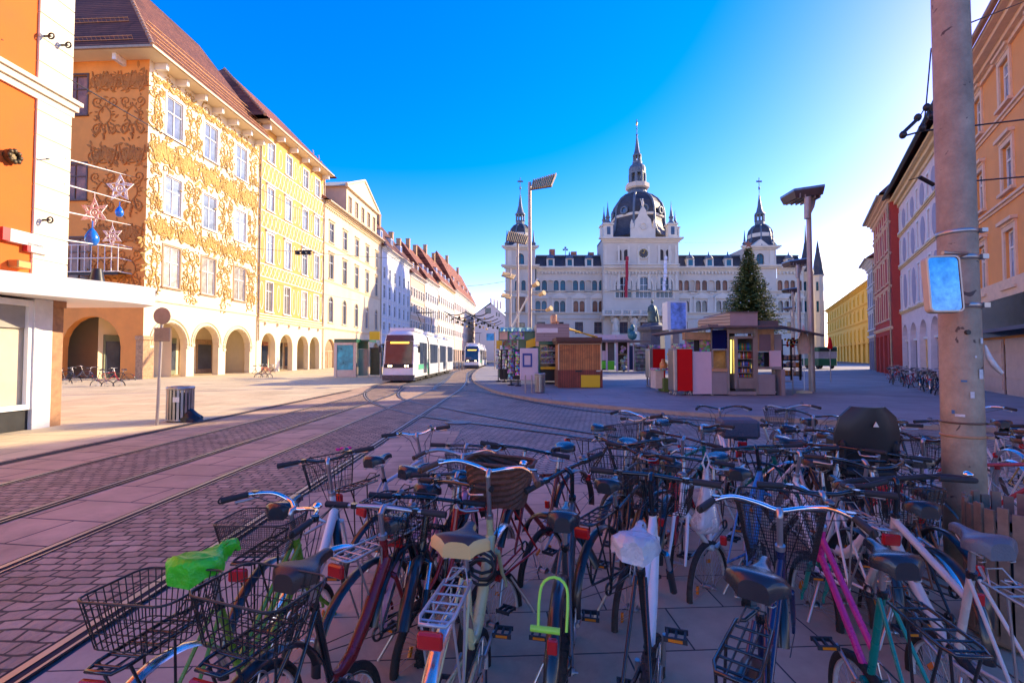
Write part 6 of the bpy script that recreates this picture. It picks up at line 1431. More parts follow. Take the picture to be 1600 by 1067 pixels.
mb.tube([c+Vector((-.4, 0, 1.65)), c+Vector((-.55, -.2, 1.2)), c+Vector((-.15, -.5, 1.15))], [.15, .12, .08], 7); mb.tube([c+Vector((.4, 0, 1.65)), c+Vector((.58, -.05, 1.15)), c+Vector((.5, -.3, .7))], [.15, .12, .08], 7); mb.tube([c+Vector((.5, .1, 1.7)), c+Vector((.7, .25, .9)), c+Vector((.75, .3, .1))], [.1, .2, .3], 7)
for v_ in range(len(mb.v)): q_ = mb.v[v_]; mb.v[v_] = (q_[0], q_[1], z5+(q_[2]-z5)*1.25)
t('statue', mb, m_brz)
# ---- blue advert cube
Yc = 44
a = D(1058, 515, Yc)
t = thing('advert_cube', 'tall blue and white cloud patterned advert box above the kiosk roofs', 'advert', (a.x, Yc, PZ))
mb = MB(); pbox(mb, 1048, 473, 1072, 514, Yc, 1.4); t('panel', mb, mat('advert_clouds', (.22,.36,.75), rough=.4, var=.75, vscale=1.1))
mb = MB(); pbox(mb, 1043, 471, 1047.8, 515, Yc-.03, 1.45); pbox(mb, 1048, 470.5, 1073, 473, Yc-.03, 1.45); pbox(mb, 1072.1, 473, 1073.5, 515, Yc-.03, 1.45); t('frame', mb, m_white)
mb = MB(); mb.box(a.x-.3, Yc+.3, PZ, a.x+.3, Yc+.9, a.z); t('post', mb, m_steel)
# ---- small truck
Yt = 62; a = G(1293, 575, PZ); a = D(1293, 575, Yt)
t = thing('utility_truck', 'small green utility truck with a grey tailboard parked near the yellow palace', 'truck', (a.x, Yt, PZ))
mb = MB(); pbox(mb, 1278.5, 560, 1308, 571.5, Yt, 3.5, b=.06); t('body', mb, m_gk)
mb = MB(); pbox(mb, 1279, 549.2, 1307.5, 559.8, Yt+.05, 1.5); t('tailboard', mb, mat('truck_grey', (.36,.34,.37), rough=.6))
mb = MB(); pbox(mb, 1278, 542, 1309, 549, Yt-.05, 2.5, b=.08); t('cab_roof', mb, m_gk)
mb = MB(); pbox(mb, 1281, 544.5, 1306, 548.5, Yt-.07, .03); t('rear_window', mb, m_black)
for px in (1282, 1304):
    for y in (.5, 2.8): mb = MB(); c = D(px, 572, Yt); mb.torus((c.x, Yt+y, PZ+.38), .26, .14, 16, 8, 0, 'x'); mb.cyl((c.x-.1, Yt+y, PZ+.38), (c.x+.1, Yt+y, PZ+.38), .2, n=10); t('wheel', mb, m_black)
# ---- tram stop shelter on the left
Ysh = G(540, 590).y
a = D(540, 590, Ysh)
t = thing('tram_stop_shelter', 'green roofed tram stop shelter with a turquoise poster, left of the near tram', 'shelter', (a.x, Ysh, 0))
mb = MB(); pbox(mb, 522, 529.5, 557, 535, Ysh-.1, 1.2); pbox(mb, 558.5, 531, 577, 533.5, Ysh+.8, 2.0); t('roof', mb, m_gk)
mb = MB(); pbox(mb, 521.5, 535, 526.5, 589, Ysh, .25); pbox(mb, 551.5, 535, 556.5, 589, Ysh, .25); pbox(mb, 526.5, 535, 551.5, 539, Ysh, .25); pbox(mb, 526.5, 578, 551.5, 589, Ysh, .25); PF = t('poster_frame', mb, m_steel)
mb = MB(); pbox(mb, 526.5, 539, 551.5, 578, Ysh+.05, .1); t('poster', mb, mat('poster_turquoise', (.05,.42,.42), rough=.3, var=.7, vscale=1.2), parent=PF)
mb = MB(); pbox(mb, 559.5, 545.5, 575, 587, Ysh+1.0, .06, 0); pbox(mb, 559.5, 533.5, 575, 545, Ysh+1.0, .06, 1); t('side_glass', mb, [mat('shelter_glass', (.13,.28,.25), rough=.1, spec=.9), m_gk])
mb = MB(); [pbox(mb, px, 533.5, px+1, 588, Ysh+.9, .1) for px in (557.8, 575.5)]; t('post', mb, m_steel)
t = thing('stop_sign', 'plain yellow flag sign on a thin pole beside the tram stop shelter', 'sign', (D(592, 590, 37).x, 37, 0))
mb = MB(); pbox(mb, 577, 518, 593, 531, 37, .1); t('flag', mb, m_yel)
mb = MB(); c = D(594, 590, 37); mb.cyl((c.x, 37.05, 0), (c.x, 37.05, D(0, 515, 37).z), .05, n=8); t('pole', mb, m_gpole)
t = thing('newspaper_stand', 'dark stand of papers between the shelter and the near tram', 'stand', (D(586, 588, 40).x, 40, 0))
mb = MB(); pbox(mb, 578, 545, 593, 586, 40, .8); t('body', mb, mat('stand_dark_green', (.04,.06,.02), rough=.5, var=.5, vscale=4)); mb = MB(); pbox(mb, 577.5, 543, 593.5, 545, 39.9, 1.0); t('roof', mb, m_black)
# ---- lamp posts
def lamp_right(px, Y, label, ztop):
    a = D(px, 560, Y); t = thing('flood_lamp', label, 'street lamp', (a.x, Y, PZ), 'box headed lamp posts on the right of the square')
    mb = MB(); mb.cyl((a.x, Y, PZ), (a.x, Y, ztop), .135, .10, n=12); t('pole', mb, m_gpole)
    mb = MB(); c = Vector((a.x, Y, ztop)); L_ = 1.25
    v = [c+Vector(q) for q in ((-1.0,-.6,.05),(.28,-.75,.20),(.36,.6,.25),(-.9,.7,.10))]; plate(mb, v, .10, 0); w_ = [q-Vector((0,0,.34)) for q in v]
    for i in range(4):
        p0, p1 = v[i], v[(i+1) % 4]; q0, q1 = w_[i]+(c-w_[i])*.12, w_[(i+1) % 4]+(c-w_[(i+1) % 4])*.12; mb.quad(p0, p1, q1, q0, 1)
    hd = t('head', mb, [mat('lamp_top_blue', (.12,.30,.50), rough=.3, var=.2), mat('lamp_underside', (.07,.05,.05), rough=.5, var=.2)])
    mb = MB(); [mb.box(c.x-.75+.22*i, Y-.6, ztop-.26, c.x-.70+.22*i, Y+.5, ztop-.05) for i in range(5)]; t('louvre', mb, m_gpole, parent=hd)
    mb = MB(); mb.tube([c+Vector((.22, 0, .1)), c+Vector((-.10, -.35, -.55)), c+Vector((-.42, -.6, -1.05))], [.16, .14, .10], 6); t('arm', mb, m_gpole)
    mb = MB(); mb.cyl(c+Vector((-.42, -.62, -.25)), c+Vector((-.45, -.62, -1.2)), .14, .13, n=12); t('spotlight', mb, m_gpole)
for px, Y, zt_, lb_ in ((1268, 21.7, 9.0, 'tall grey lamp post with a box head, right beside the steel kiosk canopy'), (1250, 37, 8.9, 'grey lamp post with a box head, second nearest on the right of the square'), (1241, 53, 9.0, 'grey lamp post with a box head, third along on the right of the square'), (1238, 73, 9.0, 'grey lamp post with a box head, farthest on the right of the square')): lamp_right(px, Y, lb_, zt_)
def lamp_left(px, Y, pt, quad, label):
    a = D(px, 560, Y); zt_ = D(px, pt, Y).z; t = thing('slat_lamp', label, 'street lamp', (a.x, Y, PZ), 'louvred lamp posts on the left of the square')
    mb = MB(); mb.cyl((a.x, Y, PZ), (a.x, Y, zt_), .15, .11, n=12); t('pole', mb, m_gpole)
    for q in quad:
        P = [Vector(D(x, y, Y-.2+dy)) for x, y, dy in q]
        mb = MB(); plate(mb, P, .05, 0); hd = t('reflector', mb, mat('reflector_dark', (.07,.06,.06), rough=.5), recalc=True)
        mb = MB(); n = 11
        for i in range(n):
            p0 = P[0]+(P[1]-P[0])*((i+.5)/n); p1 = P[3]+(P[2]-P[3])*((i+.5)/n); mb.tube([p0+Vector((0,-.04,.09)), p1+Vector((0,-.04,.09))], .06, 4)
        t('louvre', mb, mat('louvre_gold', (.72,.46,.17), rough=.5), parent=hd)
lamp_left(828, 33, 285, [[(829, 298, -.5), (862, 293, -.5), (870, 273, .9), (832, 284, .9)]], 'tallest lamp post with a gilt louvred panel, above the green kiosk')
lamp_left(809, 52, 372, [[(791, 377, -.5), (822, 383, -.5), (827, 370, .9), (794, 362, .9)]], 'shorter lamp post with a tilted gilt louvred panel, left of the tallest one')
lamp_left(797.5, 70, 420, [[(783, 432, -.5), (802, 437, -.5), (806, 431, .9), (786, 425, .9)], [(782, 464, -.5), (797, 468, -.5), (800, 462, .9), (785, 459, .9)]], 'farthest louvred lamp post with two stacked panels by the town hall corner')
mb = MB(); p0, p1 = D(797, 516, 40), D(840, 436, 34); a = thing('guy_strut', 'pale diagonal strut with small spotlights leaning against the tallest lamp post', 'strut', (p0.x, p0.y, PZ)); mb.cyl(p0, p1, .07, n=8); mb.cyl((p0.x, p0.y, PZ), p0, .07, n=8); a('strut', mb, m_white)
for q in ((833, 447, 33), (843, 461, 33), (854, 485, 33)): mb = MB(); c = D(*q); mb.cyl(c, c+Vector((.3, -.35, .12)), .12, .18, n=10); mb.cyl(c, (D(829, q[1], 33).x, 33, c.z+.05), .03, n=5); a('spotlight', mb, MATS['louvre_gold'])
# ---- christmas tree
def xmas(px, Y, pt, pb, hw):
    a = D(px, 560, Y); zt_ = D(px, pt, Y).z; zb = D(px, pb, Y).z; rmax = hw*Y/FPX
    t = thing('christmas_tree', 'tall dark green fir with small white lights standing in front of the right wing', 'tree', (a.x, Y, PZ))
    rn = random.Random(11); mb = MB(); mb.cyl((a.x, Y, PZ), (a.x, Y, zt_-.3), .28, .03, n=9); t('trunk', mb, mat('bark', (.09,.05,.03), rough=.9))
    F = MB(); n = 720; tips = []
    for i in range(n):
        f = (i+.5)/n; h = f**.75; z = zt_-.2-(zt_-zb)*h; L_ = (.25+rmax*h*rn.uniform(.72, 1.08)); an = i*2.399+rn.uniform(-.2, .2); dr = .32+.18*h
        d = Vector((math.cos(an), math.sin(an), 0)); base = Vector((a.x, Y, z))
        s = Vector((-d.y, d.x, 0))
        k = max(3, int(L_/.22))
        for j in range(k):
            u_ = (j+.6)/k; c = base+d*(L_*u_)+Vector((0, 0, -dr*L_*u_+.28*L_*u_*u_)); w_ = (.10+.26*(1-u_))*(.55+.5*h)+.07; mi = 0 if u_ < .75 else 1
            for sg in (-1, 1):
                for q in range(2):
                    e = c+s*(sg*w_*rn.uniform(.7, 1.3))+d*rn.uniform(.1, .32)+Vector((0, 0, rn.uniform(-.22, .06)))
                    nn = Vector((rn.uniform(-.5, .5), rn.uniform(-.5, .5), 1)).normalized()*.055; m_ = (c+e)/2
                    sd_ = (e-c).cross(nn); sd_ = sd_.normalized()*.075 if sd_.length > 1e-6 else nn
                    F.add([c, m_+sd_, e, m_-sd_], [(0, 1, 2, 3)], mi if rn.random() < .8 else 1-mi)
        tips.append(base+d*L_+Vector((0, 0, -dr*L_+.28*L_)))
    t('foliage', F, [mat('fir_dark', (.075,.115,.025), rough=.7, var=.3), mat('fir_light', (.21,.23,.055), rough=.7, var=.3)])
    mb = MB(); [mb.ell(q+Vector((0, 0, .05)), .07, .07, .07, 6, 4) for q in rn.sample(tips, 70)]; t('light_bulbs', mb, m_white)
    mb = MB(); c = Vector((a.x, Y-.05, zt_+.15)); P = [(c.x+(.5 if i % 2 == 0 else .2)*math.sin(i*PI/5), c.z+(.5 if i % 2 == 0 else .2)*math.cos(i*PI/5)) for i in range(10)]; mb.prism(P, Y-.1, Y); t('star', mb, mat('star_copper', (.5,.2,.1), rough=.5))
xmas(1172, 56, 384, 506, 49)
# ---- end of the street: gabled house, hanging garlands, poles
GH = D(768, 560, 200)
t = thing('gable_house', 'white gabled house with a row of chimneys closing the street beyond the farther tram', 'building', (GH.x, 200, 0))
mb = MB(); x0, x1 = D(742, 560, 200).x, D(800, 560, 200).x; z1 = D(0, 491, 200).z; zr = D(0, 474, 200).z
mb.prism([(x0, 0), (x1, 0), (x1, z1-4), (GH.x, zr), (x0, z1)], 200, 225); t('wall', mb, m_l4, recalc=True)
mb = MB(); xx = D(766, 560, 200).x; mb.quad((xx, 199.6, zr+.3), (x1+1, 199.6, z1-4.2), (x1+1, 226, z1-4.2), (xx, 226, zr+.3)); mb.quad((x0-.6, 199.6, z1-.3), (xx, 199.6, zr+.3), (xx, 226, zr+.3), (x0-.6, 226, z1-.3)); rf_ = t('roof', mb, mat('roof_blue_grey', (.10,.16,.24), rough=.6))
for px in (766, 771, 776, 781): mb = MB(); pbox(mb, px, 466+(px-766)*.35, px+2, 482, 203, 2); t('chimney', mb, m_l7, parent=rf_)
for r_ in ((758, 481, 767, 490), (775, 488, 777, 494), (779, 489, 781, 495)): mb = MB(); pbox(mb, *r_, 199.9, .09); t('window', mb, m_glass)
def garland(pxa, pxb, py, Y, n, label, sag=6):
    a, b = D(pxa, py, Y), D(pxb, py+3, Y)
    t = thing('street_garland', label, 'garland', ((a.x+b.x)/2, Y, (a.z+b.z)/2), 'festive garlands hung across the street')
    pts = [a+(b-a)*(i/16)-Vector((0, 0, sag*Y/FPX*math.sin(PI*((i*2.0/16) % 1)))) for i in range(17)]
    mb = MB(); mb.tube(pts, .10, 6); t('garland', mb, mat('garland_dark', (.03,.035,.02), rough=.9, var=.4))
    for i in range(n):
        c = a+(b-a)*((i+.5)/n)-Vector((0, 0, (9+3*(i % 2))*Y/FPX)); mb = MB(); r = 1.6*Y/FPX*(.8+.4*(i % 3)/2)
        mb.lathe([(0, r*1.6), (r*.4, r*1.3), (r*.9, r*.5), (r, 0), (r*.7, -r*.7), (0, -r)], c, 8); t('bauble', mb, MATS['garland_dark'] if i % 3 else m_gold)
for pa, pb, py, Y, n in ((693, 762, 486, 90, 7), (700, 772, 491, 105, 7), (708, 778, 495, 120, 7), (716, 783, 498, 140, 6), (724, 786, 501, 165, 6)):
    garland(pa, pb, py, Y, n, 'dark festive garland with baubles across the far street, %s' % {90: 'nearest and largest', 105: 'second nearest', 120: 'middle one', 140: 'second farthest', 165: 'farthest and smallest'}[Y])
# bollards and flags by the far tram
for i, px in enumerate((705, 711, 717, 722)):
    mb = MB(); c = G(px, 577.5); mb.lathe([(.09, 0), (.08, .9), (.1, .95), (.05, 1.05)], (0, 0, 0), 8); o = mb.build('bollard', m_gpole); o.location = (c.x, c.y, 0); tag(o, 'thin grey bollard on the left kerb before the farther tram', 'bollard', 'bollards before the farther tram')
t = thing('street_banner', 'blue, white and pink hanging banner at the street corner left of the souvenir stand', 'banner', (D(766, 530, 60).x, 60, PZ))
mb = MB(); pbox(mb, 760, 521, 772, 532, 60, .1); t('flag', mb, mat('banner_cyan', (.05,.35,.65), rough=.6, var=.6, vscale=1)); mb = MB(); c = D(773, 580, 60); mb.cyl((c.x, 60.05, PZ), (c.x, 60.05, D(0, 519, 60).z), .07, n=8); t('pole', mb, m_gpole)
# ------------------------------------------------------------------ concrete pole with mirror, wires
def concrete_mat():
    m, nt, b = nodes_of('pole_concrete'); N, L = nt.nodes, nt.links
    tc = N.new('ShaderNodeTexCoord'); n1 = N.new('ShaderNodeTexNoise'); n1.inputs['Scale'].default_value = 3.5; n1.inputs['Detail'].default_value = 10; n1.inputs['Roughness'].default_value = .75; L.new(tc.outputs['Object'], n1.inputs['Vector'])
    cr = N.new('ShaderNodeValToRGB'); cr.color_ramp.elements[0].position = .32; cr.color_ramp.elements[0].color = (.24,.175,.115,1); cr.color_ramp.elements[1].position = .68; cr.color_ramp.elements[1].color = (.48,.36,.24,1); L.new(n1.outputs['Fac'], cr.inputs['Fac'])
    v = N.new('ShaderNodeTexNoise'); v.inputs['Scale'].default_value = 7; v.inputs['Detail'].default_value = 3; v.inputs['Distortion'].default_value = 1.5; L.new(tc.outputs['Object'], v.inputs['Vector'])
    mr = N.new('ShaderNodeMapRange'); mr.inputs['From Min'].default_value = .66; mr.inputs['From Max'].default_value = .70; L.new(v.outputs['Fac'], mr.inputs['Value'])
    mx = N.new('ShaderNodeMix'); mx.data_type = 'RGBA'; L.new(mr.outputs['Result'], mx.inputs['Factor']); L.new(cr.outputs['Color'], mx.inputs['A']); mx.inputs['B'].default_value = (.10,.065,.05,1)
    L.new(mx.outputs['Result'], b.inputs['Base Color']); b.inputs['Roughness'].default_value = .75
    n2 = N.new('ShaderNodeTexNoise'); n2.inputs['Scale'].default_value = 60; n2.inputs['Detail'].default_value = 6; L.new(tc.outputs['Object'], n2.inputs['Vector'])
    bp = N.new('ShaderNodeBump'); bp.inputs['Strength'].default_value = .35; bp.inputs['Distance'].default_value = .01; L.new(n2.outputs['Fac'], bp.inputs['Height']); L.new(bp.outputs['Normal'], b.inputs['Normal'])
    return m
m_conc = concrete_mat()
PB = G(1511, 908); PY = PB.y; PX = PB.x
P_ = thing('concrete_pole', 'thick weathered concrete tram pole with a square mirror, at the right among the bicycles', 'pole', (PX, PY, 0))
mb = MB(); mb.lathe([(.130, 0), (.128, 1.2), (.125, 2.05), (.122, 2.055), (.104, 9.0)], (PX, PY, 0), 32); P_('shaft', mb, m_conc)
for py, r, h, m in ((362, .121, .030, m_steel), (404, .124, .035, m_steel), (480, .129, .035, m_steel), (664, .131, .012, m_brownfr), (686, .131, .016, MATS['corner_post_brown'])):
    z = D(1511, py, PY-.125).z; mb = MB(); mb.lathe([(r, z), (r+.006, z+.003), (r+.006, z+h), (r, z+h+.003)], (PX, PY, 0), 32); mb.box(PX+.07, PY-.13, z, PX+.115, PY-.08, z+h); P_('band', mb, m)
# flyers and sticker remains
def patch(px0, py0, px1, py1, m, nm='sticker', lift=.003):
    z1, z0 = D(1511, py0, PY-.125).z, D(1511, py1, PY-.125).z; mb = MB(); pts = []
    for px in (px0, (px0+px1)/2, px1):
        x = D(px, 700, PY-.1).x-PX; x = max(-.125, min(.125, x)); r = .131+lift; pts.append((PX+x, PY-math.sqrt(max(1e-4, r*r-x*x))))
    for (a, b) in zip(pts[:-1], pts[1:]): mb.quad((*a, z0), (*b, z0), (*b, z1), (*a, z1))
    P_(nm, mb, m)
m_pap = mat('paper_scrap', (.62,.58,.55), rough=.8, var=.25, vscale=20)
patch(1531, 528, 1537, 537, m_pap); patch(1527, 577, 1535, 592, m_pap); patch(1521, 556, 1524, 559, m_pap); patch(1505, 594, 1511, 597, mat('sticker_blue', (.05,.15,.3), rough=.5)); patch(1514, 612, 1519, 622, m_pap); patch(1494, 642, 1500, 648, MATS['sticker_blue']); patch(1500, 648, 1508, 652, m_pap)
mb = MB(); z = D(1503, 519, PY-.125).z; mb.cyl((PX-.05, PY-.10, z), (PX-.05, PY-.126, z), .018, n=16); P_('hole', mb, m_black)
# mirror: rounded box with a real mirror sheet, tilted to the sky
m_mir = mat('mirror_silver', (.66,.66,.68), rough=.05, metal=1.0, var=.4, vscale=14)  # tint mottled as smudges, also standing in for reflected clouds
mc = D(1475.5, 443.5, PY-.30)
def rrect(w, h, r, n=5):
    out = []
    for cx, cz, a0 in ((w-r, h-r, 0), (-w+r, h-r, 90), (-w+r, -h+r, 180), (w-r, -h+r, 270)):
        for i in range(n+1): a = R(a0+90*i/n); out.append((cx+r*math.cos(a), cz+r*math.sin(a)))
    return out
M = Matrix.Translation(mc) @ Matrix.Rotation(R(-10), 4, 'Z') @ Matrix.Rotation(R(-5), 4, 'X')
mb = MB(); mb.M = M; mb.prism(rrect(.108, .205, .035), -.0, .05); mb.M = None; MB_ = P_('mirror_housing', mb, mat('mirror_housing', (.55,.42,.28), rough=.5, var=.1), recalc=True)
mb = MB(); mb.M = M; A = rrect(.105, .202, .033); B = rrect(.095, .192, .028); n = len(A)
for i in range(n): j = (i+1) % n; mb.quad((A[i][0], -.012, A[i][1]), (A[j][0], -.012, A[j][1]), (B[j][0], -.012, B[j][1]), (B[i][0], -.012, B[i][1])); mb.quad((A[i][0], -.012, A[i][1]), (A[i][0], 0, A[i][1]), (A[j][0], 0, A[j][1]), (A[j][0], -.012, A[j][1]))
mb.M = None; P_('mirror_rim', mb, mat('mirror_rim', (.78,.62,.42), rough=.4), parent=MB_)
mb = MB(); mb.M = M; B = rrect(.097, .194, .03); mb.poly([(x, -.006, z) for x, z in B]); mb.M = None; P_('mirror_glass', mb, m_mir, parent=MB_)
for py in (404, 480): z = D(1505, py, PY-.125).z+.018; mb = MB(); mb.tube([(PX-.09, PY-.09, z), (PX-.14, PY-.22, z), (mc.x+.05, mc.y+.06, z)], .014, 6); P_('bracket', mb, m_steel)
mb = MB(); a = D(1542, 560, PY-.1); mb.tube([a+Vector((-.01, 0, .1)), a+Vector((.0, -.02, 0)), a+Vector((.03, -.03, -.06)), a+Vector((.08, -.03, -.11))], [.006, .02, .02, .012], 4); P_('torn_paper', mb, m_pap)
# slatted litter bin at the pole's foot
bb = G(1572, 960)
slat_bin('weathered wooden slatted bin at the foot of the concrete pole', (3.06, 2.92, 0), .26, .80, 'slatted litter bins', mat('bin_slat_wood', (.23,.15,.10), rough=.8, var=.35, vscale=8), n=26)
# ---- wires: sagging cables between real fixing points
m_wire = mat('wire_black', (.02,.018,.018), rough=.6, var=0)
def wire(p, q, sag, r, label, name='overhead_wire', group='overhead wires', m=None, n=14):
    p, q = Vector(p), Vector(q); mb = MB(); pts = [p+(q-p)*(i/n)-Vector((0, 0, sag*4*(i/n)*(1-i/n))) for i in range(n+1)]
    base = pts[0].copy(); mb.tube([a-base for a in pts], r, 5); o = mb.build(name, m or m_wire); o.location = base; tag(o, label, 'cable', group); return o
wire(NF.W(*(lambda u, z: (u, 0, z))(*NF.uz(2, 62))), LF.W(LF.uz(490, 338)[0], 0, LF.uz(490, 338)[1]), .2, .016, 'overhead wire from the orange shop house down to the golden house')
hk = NF.W(NF.uz(60, 248)[0], -.2, NF.uz(60, 248)[1])
wire(hk, EF.W(*(lambda u, z: (u, 0, z))(*EF.uz(212, 277))), .0, .014, 'span wire from the rosette to the orange end wall')
def ewp(px, py): u, z = EF.uz(px, py); return EF.W(u, -.02, z)
sw = [((108, 252), (205, 276)), ((108, 292), (205, 317)), ((108, 334), (205, 352)), ((112, 378), (207, 390))]
strings = []
for (a, b) in sw:
    p = NF.W(-.1, -.05, NF.uz(108, a[1])[1]); q = ewp(*b); strings.append((p, q)); wire(p, q, .0, .022, 'white cord of the hanging star decorations between the two orange walls', 'cord', 'cords for the star decorations', m_white)
def on_string(i, px):
    p, q = strings[i]; best = min((k/60 for k in range(61)), key=lambda t: abs(800+FPX*((p+(q-p)*t).x/(p+(q-p)*t).y)-px)); return p+(q-p)*best
def star(i, px, r, pts_n, label, drop):
    c0_ = on_string(i, px); c = c0_-Vector((0, 0, drop)); mb = MB()
    P = [Vector(((r if k % 2 == 0 else r*.48)*math.sin(k*PI/pts_n), 0, (r if k % 2 == 0 else r*.48)*math.cos(k*PI/pts_n))) for k in range(2*pts_n)]
    mb.tube(P, r*.05, 5, closed=True); mb.torus((0, 0, 0), r*.30, r*.05, 18, 5); mb.torus((0, 0, 0), r*.12, r*.05, 12, 5)
    for k in range(2*pts_n):
        mb.tube([P[k]*.55, P[k]*.97], r*.045, 4) if k % 2 == 0 else mb.tube([P[k].normalized()*r*.30, P[k]], r*.045, 4)
        d_ = P[k].normalized()*r*.30; mb.tube([d_, P[(k+1) % (2*pts_n)]*.8], r*.04, 4); mb.torus(P[k]*.78, r*.10, r*.035, 10, 4)
    o = mb.build('star_decoration', m_white); o.location = c; tag(o, label, 'star', 'white lattice stars'); mb = MB(); mb.tube([(0, 0, 0), c0_-c-Vector((0, 0, r))], .012, 4); s_ = mb.build('hanger', m_white, o); s_.location = (0, 0, r)
star(0, 181, .80, 5, 'large white lattice star hanging highest, nearest the house corner', .86); star(1, 140, .52, 6, 'small white lattice star hanging in the middle, left of the large star', .72); star(2, 170, .52, 6, 'small white lattice star hanging lowest, above the terrace railing', .72)
for i, px, lab, dr in ((0, 181, 'blue egg shaped bauble hanging under the large white star', 2.25), (2, 140, 'blue egg shaped bauble hanging from the lower cord, left of the lowest star', .75)):
    c = on_string(i, px)-Vector((0, 0, dr)); mb = MB(); mb.lathe([(0, -.26), (.13, -.22), (.20, -.08), (.20, .06), (.12, .24), (.035, .36), (0, .38)], (0, 0, 0), 14); mb.tube([(0, 0, .38), (0, 0, .62)], .02, 4); o = mb.build('bauble', mat('bauble_blue', (.01,.18,.75), rough=.25, coat=.4, var=.05)); o.location = c; tag(o, lab, 'bauble', 'blue baubles')
# lamp cluster hung from a wire across the golden house, its wires
p = LF.W(LF.uz(372, 385)[0], -.02, LF.uz(372, 385)[1]); hl = D(474, 393, 42); q = D(636, 404, 50)
wire(p, hl, .1, .018, 'overhead wire from the scroll house to the hanging lamp cluster'); wire(hl, q, .1, .018, 'overhead wire from the hanging lamp cluster towards the tram')
t = thing('hanging_lamp', 'dark triple lamp cluster hanging on a wire before the golden house', 'lamp', hl)
mb = MB(); mb.cyl(hl+Vector((-.75, 0, 0)), hl+Vector((.75, 0, .05)), .08, n=8); mb.tube([hl+Vector((-.3, 0, .05)), hl+Vector((0, 0, .35)), hl+Vector((.3, 0, .05))], .03, 5); t('bar', mb, m_black)
for dx in (-.5, 0, .5): mb = MB(); mb.lathe([(.1, 0), (.2, -.1), (.25, -.22), (.12, -.28)], hl+Vector((dx, 0, -.02)), 10); t('lamp_shade', mb, m_black)
wire(D(372, 430, 47), D(560, 470, 60), .1, .014, 'thin wire low across the scroll house and the golden house')
wire(D(730, 447, 60), D(792, 439, 72), .1, .03, 'wire crossing the sky between the street houses and the town hall')
wire(D(1062, 379, 80), D(1165, 378, 100), .1, .03, 'wire beside the great dome above the right wing roof')
wire((PX+.14, PY, D(1532, 197, PY).z), D(1606, 186.5, 3.2), .0, .006, 'upper thick wire running right from the concrete pole'); wire((PX+.14, PY, D(1532, 283, PY).z), D(1606, 276, 3.2), .0, .006, 'lower wire running right from the concrete pole'); wire((PX+.13, PY, D(1526, 38, PY).z), D(1600, 3, 7), .0, .006, 'topmost wire running right from the concrete pole')
wire(D(1462, 205, 6.5), (PX+.05, PY, D(1470, 200, PY).z), .0, .008, 'wire from the catenary hanger to the concrete pole')
# catenary hanger
Yh = 7.0
h0, h1, h2, h3 = D(1455, 76, Yh), D(1447, 166, Yh), D(1442, 205, Yh), D(1408, 214, Yh)
t = thing('catenary_hanger', 'black catenary hanger with insulators, left of the concrete pole top', 'hanger', h1)
mb = MB(); mb.tube([D(1464, 74, Yh), h0, h1], .010, 5); mb.tube([h1, D(1434, 188, Yh)], .009, 5); mb.tube([h1, h2], .009, 5); mb.tube([h1, D(1462, 186, Yh)], .009, 5); mb.tube([h3, h2, D(1470, 202, Yh)], .014, 5); t('cable', mb, m_wire)
mb = MB(); mb.cyl(D(1411, 208, Yh), D(1434, 186, Yh), .028, n=8); t('arm', mb, m_black); mb = MB(); mb.cyl(D(1454, 178, Yh), D(1466, 192, Yh), .026, n=8); t('arm', mb, m_black)
for q in ((1448, 168), (1441, 200), (1434, 184), (1411, 211), (1456, 181)): mb = MB(); c = D(*q, Yh); mb.ell(c, .05, .05, .06, 8, 6); t('insulator', mb, m_black)
t = thing('bracket_arm', 'small black bracket arm on a wire in front of the oval panel house', 'bracket', D(1440, 275, 12))
mb = MB(); mb.cyl(D(1437, 277, 12), D(1459, 289, 12), .05, n=7); t('arm', mb, m_black); mb = MB(); mb.tube([D(1420, 282, 12), D(1437, 277, 12), D(1459, 289, 12), D(1475, 291, 12)], .014, 4); t('cable', mb, m_wire)
# ------------------------------------------------------------------ bicycles (local: x forwards, z up, origin on the ground below the middle)
m_tyre = mat('tyre_rubber', (.016,.015,.014), rough=.75, var=.3, vscale=12, bump=.4, bscale=80)
m_tan = mat('tyre_dusty', (.055,.042,.036), rough=.9, var=.35, vscale=25, bump=.5, bscale=120)
m_chr = mat('chrome', (.75,.75,.77), rough=.14, metal=1, var=.05)
m_alu2 = mat('alloy_satin', (.50,.49,.48), rough=.35, metal=.9, var=.12)
m_blk = mat('bike_black_paint', (.012,.012,.014), rough=.25, coat=.5, var=.2)
m_grip = mat('grip_rubber', (.022,.02,.02), rough=.7, var=.2)
m_grip_br = mat('grip_leather', (.11,.05,.025), rough=.6, var=.25, vscale=30)
m_sad = mat('saddle_vinyl', (.020,.022,.028), rough=.22, var=.15, bump=.15, bscale=220, coat=.35)
m_wirek = mat('basket_wire', (.018,.015,.014), rough=.4, var=.2)
m_amber = mat('reflector_amber', (.80,.22,.01), rough=.2, coat=.5, var=.1)
m_redr = mat('reflector_red', (.50,.01,.01), rough=.15, coat=.6, var=.1)
m_cable = mat('cable_black', (.015,.015,.016), rough=.5, var=0)
m_bell = mat('bell_dark', (.16,.16,.17), rough=.3, metal=.8, var=.1)
m_rimb = mat('rim_bright', (.70,.69,.67), rough=.35, metal=.4, var=.1)
m_pedal = mat('pedal_black', (.03,.03,.035), rough=.6, var=.2)
def paint(name, col): return mat('paint_'+name, col, rough=.28, coat=.6, var=.10, vscale=5)
RW = .345
WH = {}
